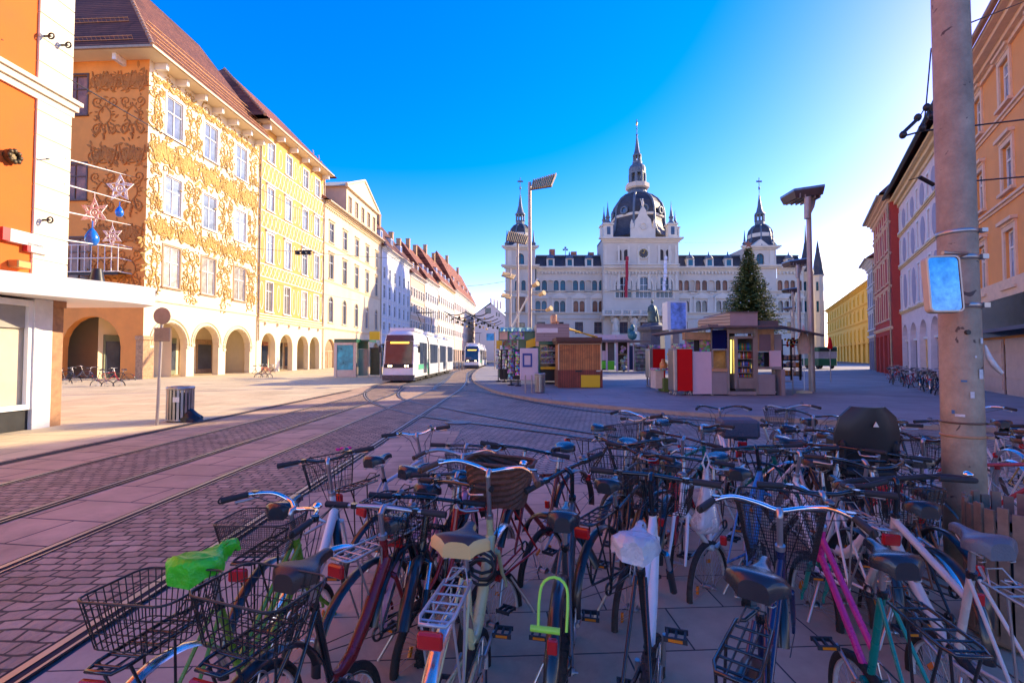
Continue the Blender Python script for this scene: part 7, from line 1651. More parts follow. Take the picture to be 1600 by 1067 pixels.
def wheel_mesh(knob, rimm, tyrem):
    key = (knob, rimm.name, tyrem.name)
    if key in WH: return WH[key]
    mb = MB(); tr = .029 if knob else .0225
    mb.torus((0, 0, 0), RW-tr, tr, 44, 8, 0)
    if knob:
        for i in range(66):
            a = 2*PI*i/66; mb.M = Matrix.Rotation(-a, 4, 'Y')
            for y in ((-.012, .012) if i % 2 else (-.022, 0, .022)): mb.box(RW-.006-abs(y)*.35, y-.006, -.009, RW+.005-abs(y)*.45, y+.006, .009)
            mb.M = None
    t = mb.build('tyre', tyrem); tm = t.data; bpy.data.objects.remove(t)
    mb = MB(); rr = RW-2*tr-.004
    mb.torus((0, 0, 0), rr, .010, 44, 6, 0, 'y', .013)
    mb.cyl((0, -.045, 0), (0, .045, 0), .016, n=10, mi=1); mb.cyl((0, -.035, 0), (0, -.030, 0), .032, n=12, mi=1); mb.cyl((0, .030, 0), (0, .035, 0), .032, n=12, mi=1); mb.cyl((0, -.065, 0), (0, .065, 0), .006, n=6, mi=1)
    for i in range(28):
        a = 2*PI*i/28; s = .032*(1 if i % 2 else -1); b = a+.42*(1 if (i//2) % 2 else -1)
        mb.cyl((.030*math.cos(b), s, .030*math.sin(b)), ((rr-.004)*math.cos(a), 0, (rr-.004)*math.sin(a)), .0014, n=3, mi=1, caps=False)
    w_ = mb.build('wheel', [rimm, m_alu2]); wm = w_.data; bpy.data.objects.remove(w_)
    WH[key] = (wm, tm); return WH[key]
SADM = {}
def saddle_mesh(wide, mt, mside, puff=0.0, seed=0):
    key = (wide, mt.name, mside.name, puff, seed)
    if key in SADM: return SADM[key]
    rn = random.Random(seed); mb = MB(); n = 20; k = 15; vs = []
    for i in range(n):
        u = i/(n-1); x = -.135+.28*u
        w_ = wide*(.45+.55*math.sin(min(1, u/.24)*PI/2)) if u < .24 else wide*(.20+.80*(.5+.5*math.cos((min(1, (u-.24)/.52))*PI)))
        if u > .9: w_ *= .8
        zt = .025*math.cos(u*PI*1.0)*(1 if u < .5 else -.35)-(.022*(1-u/.1)**2 if u < .1 else 0)-(.012*((u-.88)/.12)**2 if u > .88 else 0)
        h = .055*(1-.35*u)
        for j in range(k):
            a = PI*j/(k-1); c, s = math.cos(a), math.sin(a)
            y = w_*math.copysign(abs(c)**.7, c); z = zt-h+h*abs(s)**.6
            if j in (0, k-1): z -= .015*(1-u)
            if puff: y = y*(1+puff)+rn.uniform(-.006, .006); z += rn.uniform(-.005, .008)-(.022*rn.random() if j in (0, 1, k-1, k-2) else 0)
            vs.append((x*(1+puff), y, z))
    fs = []; ms = []
    for i in range(n-1):
        for j in range(k-1):
            fs.append((i*k+j, i*k+j+1, (i+1)*k+j+1, (i+1)*k+j))
    o = len(mb.v); mb.add(vs, [f for q, f in enumerate(fs) if 3 <= q % (k-1) <= k-5], 0, True)
    mb.add(vs, [f for q, f in enumerate(fs) if not 3 <= q % (k-1) <= k-5], 1, True)
    mb.add(vs[:k], [tuple(range(k))], 1); mb.add(vs[-k:], [tuple(range(k-1, -1, -1))], 1)
    mb.add([vs[i*k] for i in range(n)]+[vs[i*k+k-1] for i in range(n)], [(i, i+1, n+i+1, n+i) for i in range(n-1)], 1)
    if not puff:
        for sg in (-1, 1): mb.tube([(-.10, sg*.03, -.055), (-.05, sg*.022, -.085), (.04, sg*.02, -.085), (.11, sg*.008, -.045)], .0045, 5, 2)
        if wide > .095:
            for sg in (-1, 1): mb.tube([(-.10+.012*math.cos(i*1.2), sg*.055+.012*math.sin(i*1.2), -.09+.0035*i) for i in range(14)], .003, 4, 2)
    o = mb.build('saddle', [mt, mside, m_alu2]); SADM[key] = o.data; bpy.data.objects.remove(o); return SADM[key]
def basket(mb, cx, cy, z0, z1, lx, ly, taper, sp, r, rings, M, n=4, rim=.0045, low=0.0):
    """open wire basket; lx along x, ly along y at the rim"""
    def ring(f, k=1.0):
        z = z0+(z1-z0)*f; s = taper+(1-taper)*f; a, b = lx/2*s, ly/2*s; q = []
        rr = min(a, b)*.35
        for ox, oy, a0 in ((a-rr, b-rr, 0), (-a+rr, b-rr, 90), (-a+rr, -b+rr, 180), (a-rr, -b+rr, 270)):
            for i in range(4): t = R(a0+30*i); q.append((cx+ox+rr*math.cos(t), cy+oy+rr*math.sin(t), z-(low if (f > .99 and oy*1.0 < 0 and False) else 0)))
        return q
    def at(P, t):   # point by perimeter fraction
        L_ = [0]
        for i in range(len(P)): L_.append(L_[-1]+(Vector(P[(i+1) % len(P)])-Vector(P[i])).length)
        d = t*L_[-1]
        for i in range(len(P)):
            if d <= L_[i+1]+1e-9: u = (d-L_[i])/max(1e-9, L_[i+1]-L_[i]); return Vector(P[i]).lerp(Vector(P[(i+1) % len(P)]), u)
        return Vector(P[0])
    mb.M = M; top, bot = ring(1), ring(0)
    mb.tube(top, rim, 6, closed=True); mb.tube(bot, r*1.3, n, closed=True)
    for k in rings: mb.tube(ring(k), r, n, closed=True)
    per = 2*(lx+ly); N = int(per/sp)
    for i in range(N): mb.tube([at(bot, i/N), at(top, i/N)], r, n, caps=False)
    nb = int(lx*taper/(sp*1.3)); a, b = lx/2*taper, ly/2*taper
    for i in range(1, nb): x = cx-a+2*a*i/nb; mb.tube([(x, cy-b, z0), (x, cy+b, z0)], r, n, caps=False)
    nb = int(ly*taper/(sp*1.6))
    for i in range(1, nb): y = cy-b+2*b*i/nb; mb.tube([(cx-a, y, z0), (cx+a, y, z0)], r, n, caps=False)
    mb.M = None
def fender(mb, cx, cz, a0, a1, rad, w_, M=None, mi=0, n=18):
    mb.M = M; vs = []; pr = [(-w_, -.012), (-w_*.7, 0), (0, .006), (w_*.7, 0), (w_, -.012)]
    for i in range(n+1):
        a = R(a0+(a1-a0)*i/n)
        for y, dr in pr: vs.append((cx+(rad+dr)*math.cos(a), y, cz+(rad+dr)*math.sin(a)))
    mb.add(vs, [(i*5+j, i*5+j+1, (i+1)*5+j+1, (i+1)*5+j) for i in range(n) for j in range(4)], mi, True); mb.M = None
BIKES = []
def bike(label, S, heading, frame, style='city', frame2=None, steer=0, lean=0, bar='sweep', barz=1.03, barm=None, grip=None, zs=.96, sad=None, sadw=.098, sadside=None, rear=None, front=None, tyre=None, knob=False, fend=None, carrier=None, light='block', guard=None, rimm=None, lock=None, bell=True, rev=False, group='parked bicycles', scale=1.0, refl=True, cat='bicycle', child=False, forkm=None, detail=True, stand=True, bagged=False):
    """S: ground point below the saddle; heading in degrees clockwise from straight ahead"""
    if len(S) == 3: S = SG(S[0], S[1], zs*scale)
    root = empty('bicycle', label, cat, (0, 0, .014), PI/2-R(heading), group)
    d = Vector((math.sin(R(heading)), math.cos(R(heading)), 0)); loc = Vector((S[0], S[1], 0))+d*.27*scale; root.location = (loc.x, loc.y, .014); root.scale = (scale,)*3
    root.rotation_euler = (R(lean), 0, PI/2-R(heading))
    barm = barm or m_alu2; grip = grip or m_grip; rimm = rimm or m_rimb; tyre = tyre or m_tyre; frame2 = frame2 or frame; forkm = forkm or frame2
    BBp = Vector((-.06, 0, .285)); RA_ = Vector((-.50, 0, RW)); FA = Vector((.56, 0, RW)); HB = Vector((.365, 0, .655)); HT = Vector((.315, 0, .845))
    sdir = Vector((-.16, 0, .48)).normalized(); ST = BBp+sdir*(.50 if style in ('step', 'twin') else .50)
    SD = Vector((-.27, 0, zs))
    # frame
    mb = MB()
    def tb(a, b, r0, r1=None, mi=0): mb.cyl(a, b, r0, r1, 9, mi)
    tb(BBp, ST, .017); tb(HB, HT, .021, mi=1); mb.cyl(BBp+Vector((0, -.035, 0)), BBp+Vector((0, .035, 0)), .022, n=10)
    for sg in (-1, 1):
        ax = RA_+Vector((0, sg*.062, 0)); tb(BBp+Vector((-.03, sg*.03, 0)), ax, .010, .008); tb(ST+Vector((-.01, sg*.02, -.02)), ax, .009, .007)
    if style == 'city': tb(HT-Vector((-.008, 0, .03)), ST-sdir*.03, .016, mi=1); tb(HB+Vector((-.005, 0, .03)), BBp, .019, mi=1)
    elif style == 'mtb':
        tb(HT-Vector((-.008, 0, .03)), ST-sdir*.14, .021, .017, 1); mb.tube([HB+Vector((-.005, 0, .05)), HB.lerp(BBp, .5)+Vector((0, 0, .0)), BBp], [.030, .028, .022], 9, 1)
    elif style == 'step':
        P0, P1 = HB+Vector((-.012, 0, .07)), BBp+sdir*.10
        mb.tube([P0, P0.lerp(P1, .35)+Vector((-.01, 0, -.10)), P0.lerp(P1, .65)+Vector((-.0, 0, -.12)), P1+Vector((.06, 0, -.03)), P1], [.031, .031, .031, .030, .024], 10, 1); mb.tube([P0+Vector((0, 0, -.02)), P0.lerp(BBp, .5)+Vector((.02, 0, -.07)), BBp], [.02, .02, .02], 8, 0)
    elif style == 'twin':
        for sg in (-1, 1): tb(HT+Vector((.005, sg*.022, -.04)), BBp+sdir*.14+Vector((0, sg*.022, 0)), .0125, mi=1); 
        tb(HB, BBp, .017, mi=1)
    elif style == 'loop':
        tb(HB+Vector((-.006, 0, .04)), BBp, .018, mi=1); tb(HT-Vector((-.01, 0, .05)), BBp+sdir*.17, .016, mi=1)
    fr = mb.build('frame', [frame, frame2], root)
    # seat post and saddle
    mb = MB(); mb.cyl(ST-sdir*.02, SD+Vector((.03, 0, -.075)), .0135, n=9); mb.cyl(ST-sdir*.02, ST+sdir*.015, .021, n=9, mi=1); mb.build('seat_post', [m_alu2, m_blk], root)
    if sad != 'none':
        s_ = link('saddle', saddle_mesh(sadw, sad or m_sad, sadside or sad or m_sad), root); s_.location = SD
        if bagged: b_ = link('saddle_cover', saddle_mesh(sadw*1.08, bagged, bagged, .10, 3), s_); b_.location = (0, 0, .012)
    # wheels
    wm, tm = wheel_mesh(knob, rimm, tyre)
    Ms = Matrix.Translation(HB) @ Matrix.Rotation(R(steer), 4, (HT-HB).normalized()) @ Matrix.Translation(-HB)
    for nm, c, M in (('r', RA_, None), ('f', FA, Ms)):
        w_ = link('wheel', wm, root); t_ = link('tyre', tm, w_)
        w_.matrix_local = (M @ Matrix.Translation(c)) if M else Matrix.Translation(c)
        sp_ = random.uniform(0, 6.28); w_.matrix_local = w_.matrix_local @ Matrix.Rotation(sp_, 4, 'Y')
        if refl and detail:
            mb = MB()
            for k in (0, PI): mb = MB(); mb.box(.19*math.cos(k)-.012, -.006, .19*math.sin(k)-.028, .19*math.cos(k)+.012, .006, .19*math.sin(k)+.028); mb.build('spoke_reflector', m_amber, w_)
    # fork, handlebar
    mb = MB(); mb.M = Ms; cr = HB-(HT-HB).normalized()*.035
    for sg in (-1, 1):
        if style == 'mtb': mb.cyl(cr+Vector((.0, sg*.058, .0)), cr.lerp(FA, .5)+Vector((0, sg*.058, 0)), .015, n=8, mi=1); mb.cyl(cr.lerp(FA, .42)+Vector((0, sg*.058, 0)), FA+Vector((0, sg*.058, 0)), .021, n=8)
        else: mb.tube([cr+Vector((0, sg*.045, .01)), cr.lerp(FA, .55)+Vector((-.015, sg*.052, 0)), FA+Vector((-.012, sg*.055, .04)), FA+Vector((0, sg*.055, 0))], [.013, .012, .009, .008], 7)
    mb.tube([cr+Vector((0, -.05, 0)), cr+Vector((0, 0, .025)), cr+Vector((0, .05, 0))], .016, 7); mb.cyl(cr, HB, .018, n=8); mb.build('fork', [forkm, m_chr], root)
    hd = (HT-HB).normalized(); Bc = Vector((HT.x+(barz-HT.z)*hd.x/hd.z+ (.05 if bar == 'flat' else .03), 0, barz))
    mb = MB(); mb.M = Ms; mb.cyl(HT-hd*.0, HT+hd*(barz-HT.z-.01), .0135, n=9, mi=1); mb.cyl(HT-hd*.004, HT+hd*.02, .023, n=10, mi=1); mb.tube([HT+hd*(barz-HT.z-.02), Bc-Vector((.02, 0, .002)), Bc], [.016, .016, .018], 8, 1)
    if bar == 'flat': pts = [Vector((0, -.335, -.01)), Vector((0, -.16, -.006)), Vector((0, 0, 0)), Vector((0, .16, -.006)), Vector((0, .335, -.01))]; gv = 2
    elif bar == 'riser': pts = [Vector((-.045, -.31, .03)), Vector((-.01, -.15, .025)), Vector((0, -.06, 0)), Vector((0, .06, 0)), Vector((-.01, .15, .025)), Vector((-.045, .31, .03))]
    elif bar == 'sweep': pts = [Vector((-.22, -.325, .02)), Vector((-.11, -.285, .035)), Vector((-.01, -.20, .04)), Vector((.025, -.09, .015)), Vector((0, 0, 0)), Vector((.025, .09, .015)), Vector((-.01, .20, .04)), Vector((-.11, .285, .035)), Vector((-.22, .325, .02))]
    elif bar == 'butterfly':
        half = [Vector((0, .05, 0)), Vector((.0, .20, .0)), Vector((-.02, .27, .0)), Vector((-.08, .31, .0)), Vector((-.15, .30, .01)), Vector((-.18, .25, .02)), Vector((-.165, .19, .025)), Vector((-.15, .13, .03))]
        pts = [Vector((v.x, -v.y, v.z)) for v in half[::-1]]+half
    else: pts = [Vector((-.14, -.30, .02)), Vector((-.05, -.24, .03)), Vector((.01, -.1, .0)), Vector((.01, .1, .0)), Vector((-.05, .24, .03)), Vector((-.14, .30, .02))]
    dense = []
    for i in range(len(pts)-1):
        a, b, c, e = pts[max(0, i-1)], pts[i], pts[i+1], pts[min(len(pts)-1, i+2)]
        for j in range(5): t = j/5; dense.append(.5*((2*b)+(c-a)*t+(2*a-5*b+4*c-e)*t*t+(3*b-a-3*c+e)*t**3))
    dense.append(pts[-1]); mb.tube([Bc+p_ for p_ in dense], .0145 if bar == 'butterfly' else .0115, 8, 2 if bar == 'butterfly' else 0); mb.M = None
    hb = mb.build('handlebar', [barm, m_alu2 if style != 'mtb' else m_blk, grip], root)
    if bar != 'butterfly':
        for e0, e1 in ((0, 1), (-1, -2)):
            a = Bc+pts[e0]; v = (pts[e1]-pts[e0]).normalized(); mb = MB(); mb.M = Ms; mb.cyl(a-v*.006, a+v*.125, .0175, .016, n=10); mb.torus(a-v*.004, .014, .005, 10, 5, 0, 'y'); mb.M = None; mb.build('grip', grip, hb)
            mb = MB(); mb.M = Ms; sg = 1 if a.y > 0 else -1; q = a+v*.16; mb.cyl(q-Vector((0, 0, .012)), q+Vector((0, 0, .012)), .02, n=8)
            mb.tube([q+Vector((.02, 0, -.012)), q+Vector((.05, sg*.02, -.03)), q+Vector((.05, 0, -.03))-v*.06+Vector((.02, 0, 0)), q-v*.13+Vector((.035, 0, -.028))], [.008, .006, .006, .008], 6, 1); mb.M = None; mb.build('brake_lever', [m_blk, m_alu2], hb)
    if bell:
        mb = MB(); mb.M = Ms; c = Bc+dense[len(dense)//4]+Vector((0, 0, .02)); mb.lathe([(.004, 0), (.024, .002), (.024, .010), (.016, .020), (0, .024)], c, 12); mb.M = None; mb.build('bell', m_chr if bell == 'chrome' else m_bell, hb)
    # cables
    if detail:
        mb = MB(); rn = random.Random(label)
        for sg in (-1, 1):
            a = Bc+(pts[1] if sg < 0 else pts[-2]); 
            mb.tube([Ms @ (a+Vector((.03, 0, -.01))), Ms @ (Bc+Vector((.13+rn.uniform(0, .05), sg*.12, .02))), Ms @ (Bc+Vector((.12, sg*.03, -.10))), Ms @ (HB+Vector((.03, sg*.02, .05))), (HB+Vector((-.05, sg*.02, -.05)))], .0028, 4)
            mb.tube([Ms @ (a+Vector((.02, 0, -.01))), Ms @ (Bc+Vector((.10, sg*.10, -.06))), Ms @ (HB+Vector((.06, 0, -.03))), Ms @ (FA+Vector((-.07, sg*.02, .36)))], .0028, 4)
        mb.build('cable', m_cable, root)
    # drivetrain
    mb = MB(); cp = BBp+Vector((0, -.048, 0)); mb.torus(cp, .082, .006, 28, 5, 0, 'y', .003)
    for i in range(5): a = i*2*PI/5; mb.cyl(cp, cp+Vector((.08*math.cos(a), 0, .08*math.sin(a))), .006, n=5)
    mb.torus(RA_+Vector((0, -.048, 0)), .035, .006, 16, 5, 1, 'y', .010)
    ca = random.uniform(0, 6.28); ce = [BBp+Vector((.165*math.cos(ca), -.075, .165*math.sin(ca))), BBp+Vector((-.165*math.cos(ca), .07, -.165*math.sin(ca)))]
    mb.cyl(BBp+Vector((0, -.06, 0)), ce[0], .012, .009, 7); mb.cyl(BBp+Vector((0, .055, 0)), ce[1], .012, .009, 7)
    for sg in (1, -1): mb.tube([BBp+Vector((0, -.048, sg*.08)), RA_+Vector((0, -.048, sg*.034))], .004, 4, 1)
    cs = mb.build('crankset', [m_alu2, m_blk], root)
    for c, sg in ((ce[0], -1), (ce[1], 1)):
        mb = MB()
        for x in (-.042, .036): mb.box(c.x+x, min(c.y, c.y+sg*.10), c.z-.011, c.x+x+.008, max(c.y, c.y+sg*.10), c.z+.011)
        for k in (.012, .05, .088): y = c.y+sg*k; mb.box(c.x-.034, y-.005, c.z-.008, c.x+.036, y+.005, c.z+.008)
        mb.box(c.x-.046, min(c.y+sg*.02, c.y+sg*.08), c.z-.006, c.x-.0425, max(c.y+sg*.02, c.y+sg*.08), c.z+.006, 1); mb.build('pedal', [m_pedal, m_amber], cs)
    if guard: mb = MB(); mb.prism([(BBp.x+.10, BBp.z+.02), (BBp.x+.06, BBp.z+.10), (BBp.x-.08, BBp.z+.10), (RA_.x+.06, RA_.z+.055), (RA_.x+.02, RA_.z-.02), (BBp.x-.02, BBp.z-.09), (BBp.x+.08, BBp.z-.07)], -.066, -.054); mb.build('chain_guard', guard, root)
    if stand: mb = MB(); mb.cyl(BBp+Vector((-.10, .05, -.02)), BBp+Vector((-.20, .17, -.275)), .009, n=7); mb.build('kickstand', m_alu2, root)
    if fend:
        mb = MB(); fender(mb, RA_.x, RA_.z, 20, 185, RW+.018, .030); 
        for sg in (-1, 1): mb.tube([RA_+Vector((0, sg*.06, 0)), RA_+Vector((-(RW+.02)*.94, sg*.03, .08))], .0025, 4)
        mb.build('rear_fender', fend, root)
        mb = MB(); fender(mb, FA.x, FA.z, 28, 165, RW+.018, .030, Ms); mb.M = Ms
        for sg in (-1, 1): mb.tube([FA+Vector((0, sg*.06, 0)), FA+Vector((-(RW+.02)*.95, sg*.03, .06))], .0025, 4)
        mb.M = None; mb.build('front_fender', fend, root)
    zc = RW*2+.10
    if carrier:
        mb = MB(); x0, x1 = -.72, -.35
        mb.tube([(x1+.08, 0, zc+.02), (x1, .035, zc), (x1-.02, .06, zc), (x0+.05, .065, zc), (x0, .05, zc), (x0, -.05, zc), (x0+.05, -.065, zc), (x1-.02, -.06, zc), (x1, -.035, zc)], .0075, 7, closed=False)
        for x in (-.41, -.49, -.56, -.63, -.69): mb.tube([(x, -.062, zc), (x, .062, zc)], .005, 6)
        for y in (-.022, .022): mb.tube([(x0, y, zc-.002), (x1, y, zc-.002)], .004, 5)
        for sg in (-1, 1): mb.tube([(-.50, sg*.068, RW+.01), (-.50, sg*.066, zc)], .0055, 6); mb.tube([(-.50, sg*.068, RW+.01), (-.67, sg*.064, zc-.002)], .0055, 6)
        mb.tube([(-.39, .05, zc), (-.35, .03, zc+.05), (-.35, -.03, zc+.05), (-.39, -.05, zc)], .004, 5)
        ca_ = mb.build('carrier', carrier, root)
        if light:
            mb = MB()
            if light == 'oval': mb.M = Matrix.Translation((x0-.025, 0, zc-.045)) @ Matrix.Diagonal((1, 1, 1, 1)); mb.ell((0, 0, 0), .025, .058, .032, 14, 8); mb.M = None
            else: mb.bbox(x0-.035, -.048, zc-.075, x0-.008, .048, zc-.012, .008)
            mb.build('rear_light', m_redr, ca_)
    elif light: mb = MB(); mb.bbox(RA_.x-RW*.86, -.02, RA_.z+RW*.62, RA_.x-RW*.86+.025, .02, RA_.z+RW*.62+.06, .006); mb.build('rear_reflector', m_redr, root)
    if rear:
        mb = MB()
        if rear == 'wire': basket(mb, -.52, 0, zc+.012, zc+.185, .28, .38, .80, .030, .0021, (.35, .7), None)
        elif rear == 'mesh': basket(mb, -.53, 0, zc+.012, zc+.175, .30, .40, .82, .012, .0012, [i/14 for i in range(1, 14)], None, 3)
        elif rear == 'box': mb.bbox(-.72, -.2, zc+.01, -.38, .2, zc+.22, .03)
        mb.build('rear_basket', m_wirek if rear != 'box' else mat('basket_grey', (.10,.10,.12), rough=.8, bump=.6, bscale=90), root)
    if front:
        mb = MB(); c = Bc+Vector((.22, 0, 0))
        if front == 'wire': basket(mb, c.x, 0, barz-.23, barz-.02, .26, .36, .82, .030, .0020, (.35, .7), Ms)
        elif front == 'mesh': basket(mb, c.x, 0, barz-.30, barz+.0, .32, .40, .72, .012, .0012, [i/18 for i in range(1, 18)], Ms, 3, rim=.006)
        elif front == 'wicker':
            mb.M = Ms; zb = barz-.24; n = 26; L_ = 14; vs = []
            for j in range(L_+1):
                f = j/L_; s = .78+.22*f
                for i in range(n):
                    t = 2*PI*i/n; e = 4.0; cx_ = math.copysign(abs(math.cos(t))**(2/e), math.cos(t)); cy_ = math.copysign(abs(math.sin(t))**(2/e), math.sin(t)); bmp = .004*(1 if (i+j) % 2 else -1)
                    vs.append((c.x+(.14*s+bmp)*cx_, (.21*s+bmp)*cy_, zb+.25*f))
            mb.add(vs, [(j*n+i, j*n+(i+1) % n, (j+1)*n+(i+1) % n, (j+1)*n+i) for j in range(L_) for i in range(n)]); mb.add(vs[:n], [tuple(range(n-1, -1, -1))])
            mb.tube([Vector(v)+Vector((0, 0, .004)) for v in vs[-n:]], .011, 6, closed=True); mb.M = None
        elif front == 'flowers':
            basket(mb, c.x, 0, barz-.26, barz-.04, .26, .34, .84, .03, .002, (.35, .7), Ms)
        elif front == 'plastic': mb.M = Ms; mb.prism([(-.10, -.16), (.10, -.16), (.13, .18), (.10, .19), (-.10, .19), (-.13, .18)], -.15, .15, plane='xz'); mb.v = [tuple(v) for v in mb.v]; mb.v = [tuple(Vector(v)+(Ms.to_3x3() @ Vector((c.x, 0, barz-.18)))) for v in mb.v]; mb.M = None
        fb = mb.build('front_basket', mat('wicker_brown', (.13,.05,.028), rough=.75, var=.35, vscale=40, bump=.5, bscale=60) if front == 'wicker' else m_kred if front == 'plastic' else m_wirek, root)
        if front == 'flowers':
            rn = random.Random(1)
            for i in range(6):
                mb = MB(); mb.M = Ms @ Matrix.Translation((c.x-.13+rn.uniform(0, .02), -.15+.06*i, barz-.10-.08*(i % 2))); 
                for k in range(8): a = k*PI/4; mb.add([(0, 0, 0), (-.006, .03*math.cos(a-.3), .03*math.sin(a-.3)), (-.01, .045*math.cos(a), .045*math.sin(a)), (-.006, .03*math.cos(a+.3), .03*math.sin(a+.3))], [(0, 1, 2, 3)])
                mb.ell((-.012, 0, 0), .008, .012, .012, 8, 5, 1); mb.M = None; mb.build('flower', [mat('flower_red', (.65,.01,.02), rough=.6), mat('flower_yellow', (.8,.55,.05), rough=.6)], fb)
    if lock == 'lime':
        mb = MB(); mb.tube([(-.80, .055, .66), (-.775, .057, .74)]+[(-.755+.02*math.sin(PI*i/8), .055*math.cos(PI*i/8), .78+.055*math.sin(PI*i/8)) for i in range(9)]+[(-.775, -.057, .74), (-.80, -.055, .66)], .006, 8); mb.cyl((-.80, -.03, .66), (-.80, .085, .66), .013, n=9); mb.build('u_lock', mat('lock_lime', (.35,.75,.06), rough=.35), root)
    if lock == 'coil':
        mb = MB(); mb.tube([Vector((.12+.02*math.sin(i*.4), .075*math.cos(i*.62)+.0, .60+.07*math.sin(i*.62)+.002*i)) for i in range(44)], .0085, 6); mb.build('cable_lock', m_cable, root)
    if child:
        mb = MB(); sec = []; 
        zb = 1.0
        prof_ = [(.215, -.62, 0), (.235, -.64, .15), (.235, -.67, .32), (.20, -.685, .45), (.12, -.69, .53)]
        for hw, x, z in prof_: sec.append([(x+.09*(1-abs(t))**0*(abs(t)**2), hw*t, zb-.12+z) for t in (-1, -.7, -.35, 0, .35, .7, 1)])
        vs = [p_ for s_ in sec for p_ in s_]; k = 7
        f_ = [(i*k+j, i*k+j+1, (i+1)*k+j+1, (i+1)*k+j) for i in range(len(sec)-1) for j in range(k-1)]
        back = [(x-.035, y*1.03, z) for x, y, z in vs]; m_ = len(vs)
        mb.add(vs+back, f_+[tuple(q+m_ for q in f[::-1]) for f in f_], 0, True)
        for i in range(len(sec)-1):
            for e in (0, k-1): mb.quad(vs[i*k+e], vs[(i+1)*k+e], back[(i+1)*k+e], back[i*k+e])
        mb.add(vs[-k:]+back[-k:], [(j, j+1, k+j+1, k+j) for j in range(k-1)])
        mb.bbox(-.66, -.2, zb-.16, -.36, .2, zb-.08, .03); mb.bbox(-.66, -.22, zb-.1, -.40, -.17, zb+.14, .02); mb.bbox(-.66, .17, zb-.1, -.40, .22, zb+.14, .02)
        for sg in (-1, 1): mb.bbox(-.44, sg*.21-.045, zb-.55, -.34, sg*.21+.045, zb-.10, .02)
        cs_ = mb.build('child_seat', mat('child_seat_black', (.012,.010,.012), rough=.5, var=.2), root)
        mb = MB(); mb.prism([(-.02, zb+.26), (.02, zb+.26), (0, zb+.30)], -.735, -.728, plane='yz'); mb.build('reflector', mat('reflector_pale', (.7,.6,.5), rough=.3), cs_)
    BIKES.append(root); return root
def SG(px, py, z=.96): g_ = G(px, py, z); return (g_.x, g_.y)
P = dict(
 green=paint('leaf_green', (.13,.28,.02)), dred=paint('dark_red', (.22,.008,.01)), cream=paint('pistachio_cream', (.58,.55,.26)), white=paint('white', (.76,.75,.74)),
 silver=paint('silver_blue', (.42,.46,.54)), pink=paint('light_pink', (.75,.32,.45)), black=m_blk, dblue=paint('dark_blue', (.008,.015,.07)), magenta=paint('magenta', (.62,.02,.22)), teal=paint('teal', (.0,.20,.15)),
 alu=paint('polished_alloy', (.55,.52,.48)), red=paint('signal_red', (.45,.012,.012)), blue=paint('sky_blue', (.05,.20,.42)), brown=paint('copper_brown', (.20,.08,.03)), gold=paint('old_gold', (.45,.28,.06)), purple=paint('purple', (.20,.01,.16)), grey=paint('graphite', (.06,.065,.075)))
m_chf = mat('fender_silver', (.62,.60,.58), rough=.22, metal=.9, var=.08)
m_blkf = mat('fender_black', (.014,.014,.016), rough=.3, coat=.4, var=.15)
m_cover = mat('saddle_cover_green', (.07,.62,.015), rough=.38, var=.1, bump=.9, bscale=16)
m_bagw = mat('bag_film', (.72,.70,.70), rough=.22, var=.12, bump=.9, bscale=22, spec=.7, trans=.35)
m_sadbr = mat('saddle_brown', (.055,.032,.026), rough=.35, bump=.2, bscale=200, var=.2)
m_beige = mat('saddle_beige', (.72,.45,.16), rough=.5, bump=.2, bscale=160, var=.08)
b1 = bike('leaf green bicycle with a bright green saddle cover, leftmost in front', (337, 873, 0), 10, P['green'], 'twin', steer=-24, bar='sweep', barz=1.0, barm=m_chr, zs=.985, rear='wire', carrier=m_blk, fend=m_chf, lean=-2, light='block', bagged=m_cover, scale=0.93, bell='chrome')
b2 = bike('dark red step-through bicycle with a brown saddle and two wire baskets', (470, 880, 0), 16, m_blk, 'step', frame2=P['dred'], bar='flat', barz=1.0, sad=m_sadbr, rear='wire', front='wire', carrier=m_blk, fend=m_blkf, lean=2, steer=4, scale=0.94)
b3 = bike('pistachio cream step-through bicycle with a beige saddle and brown wicker basket', (720, 835, 0), 9, P['cream'], 'step', bar='sweep', barz=1.12, barm=m_chr, grip=m_grip_br, zs=.97, sad=m_sadbr, sadside=m_beige, sadw=.138, front='wicker', carrier=mat('carrier_grey', (.48,.46,.46), rough=.35, metal=.5), fend=m_chf, lock='coil', lean=1, steer=-6, scale=0.95, bell='chrome')
b4 = bike('white step-through bicycle with a black mesh rear basket, behind the leaf green one', (455, 787, 0), 4, P['white'], 'step', bar='riser', barz=1.10, barm=m_blk, zs=.97, rear='mesh', front='wire', carrier=m_blk, fend=m_blkf, steer=26, lean=-1, scale=0.92)
b5 = bike('silver blue bicycle with a straight top tube, farthest left behind the white one', (600, 716, 0), 24, P['silver'], 'city', bar='riser', barz=1.06, barm=m_chr, steer=22, lean=-3, carrier=m_blk, scale=0.95)
b6 = bike('light pink step-through bicycle with a black saddle, behind the cream one', (668, 758, 0), 16, P['pink'], 'step', bar='sweep', barz=1.04, barm=m_alu2, grip=m_grip_br, carrier=m_alu2, fend=P['pink'], rear=None, front='wire', lean=2, steer=10, guard=P['pink'], scale=0.93)
b7 = bike('black mountain bicycle with a lime green shackle lock, right of the cream one', (877, 800, 0), 11, P['grey'], 'mtb', bar='flat', barz=1.03, barm=m_blk, knob=True, tyre=m_tyre, fend=m_blkf, lock='lime', steer=52, lean=1, light='block', sadw=.082, scale=0.98)
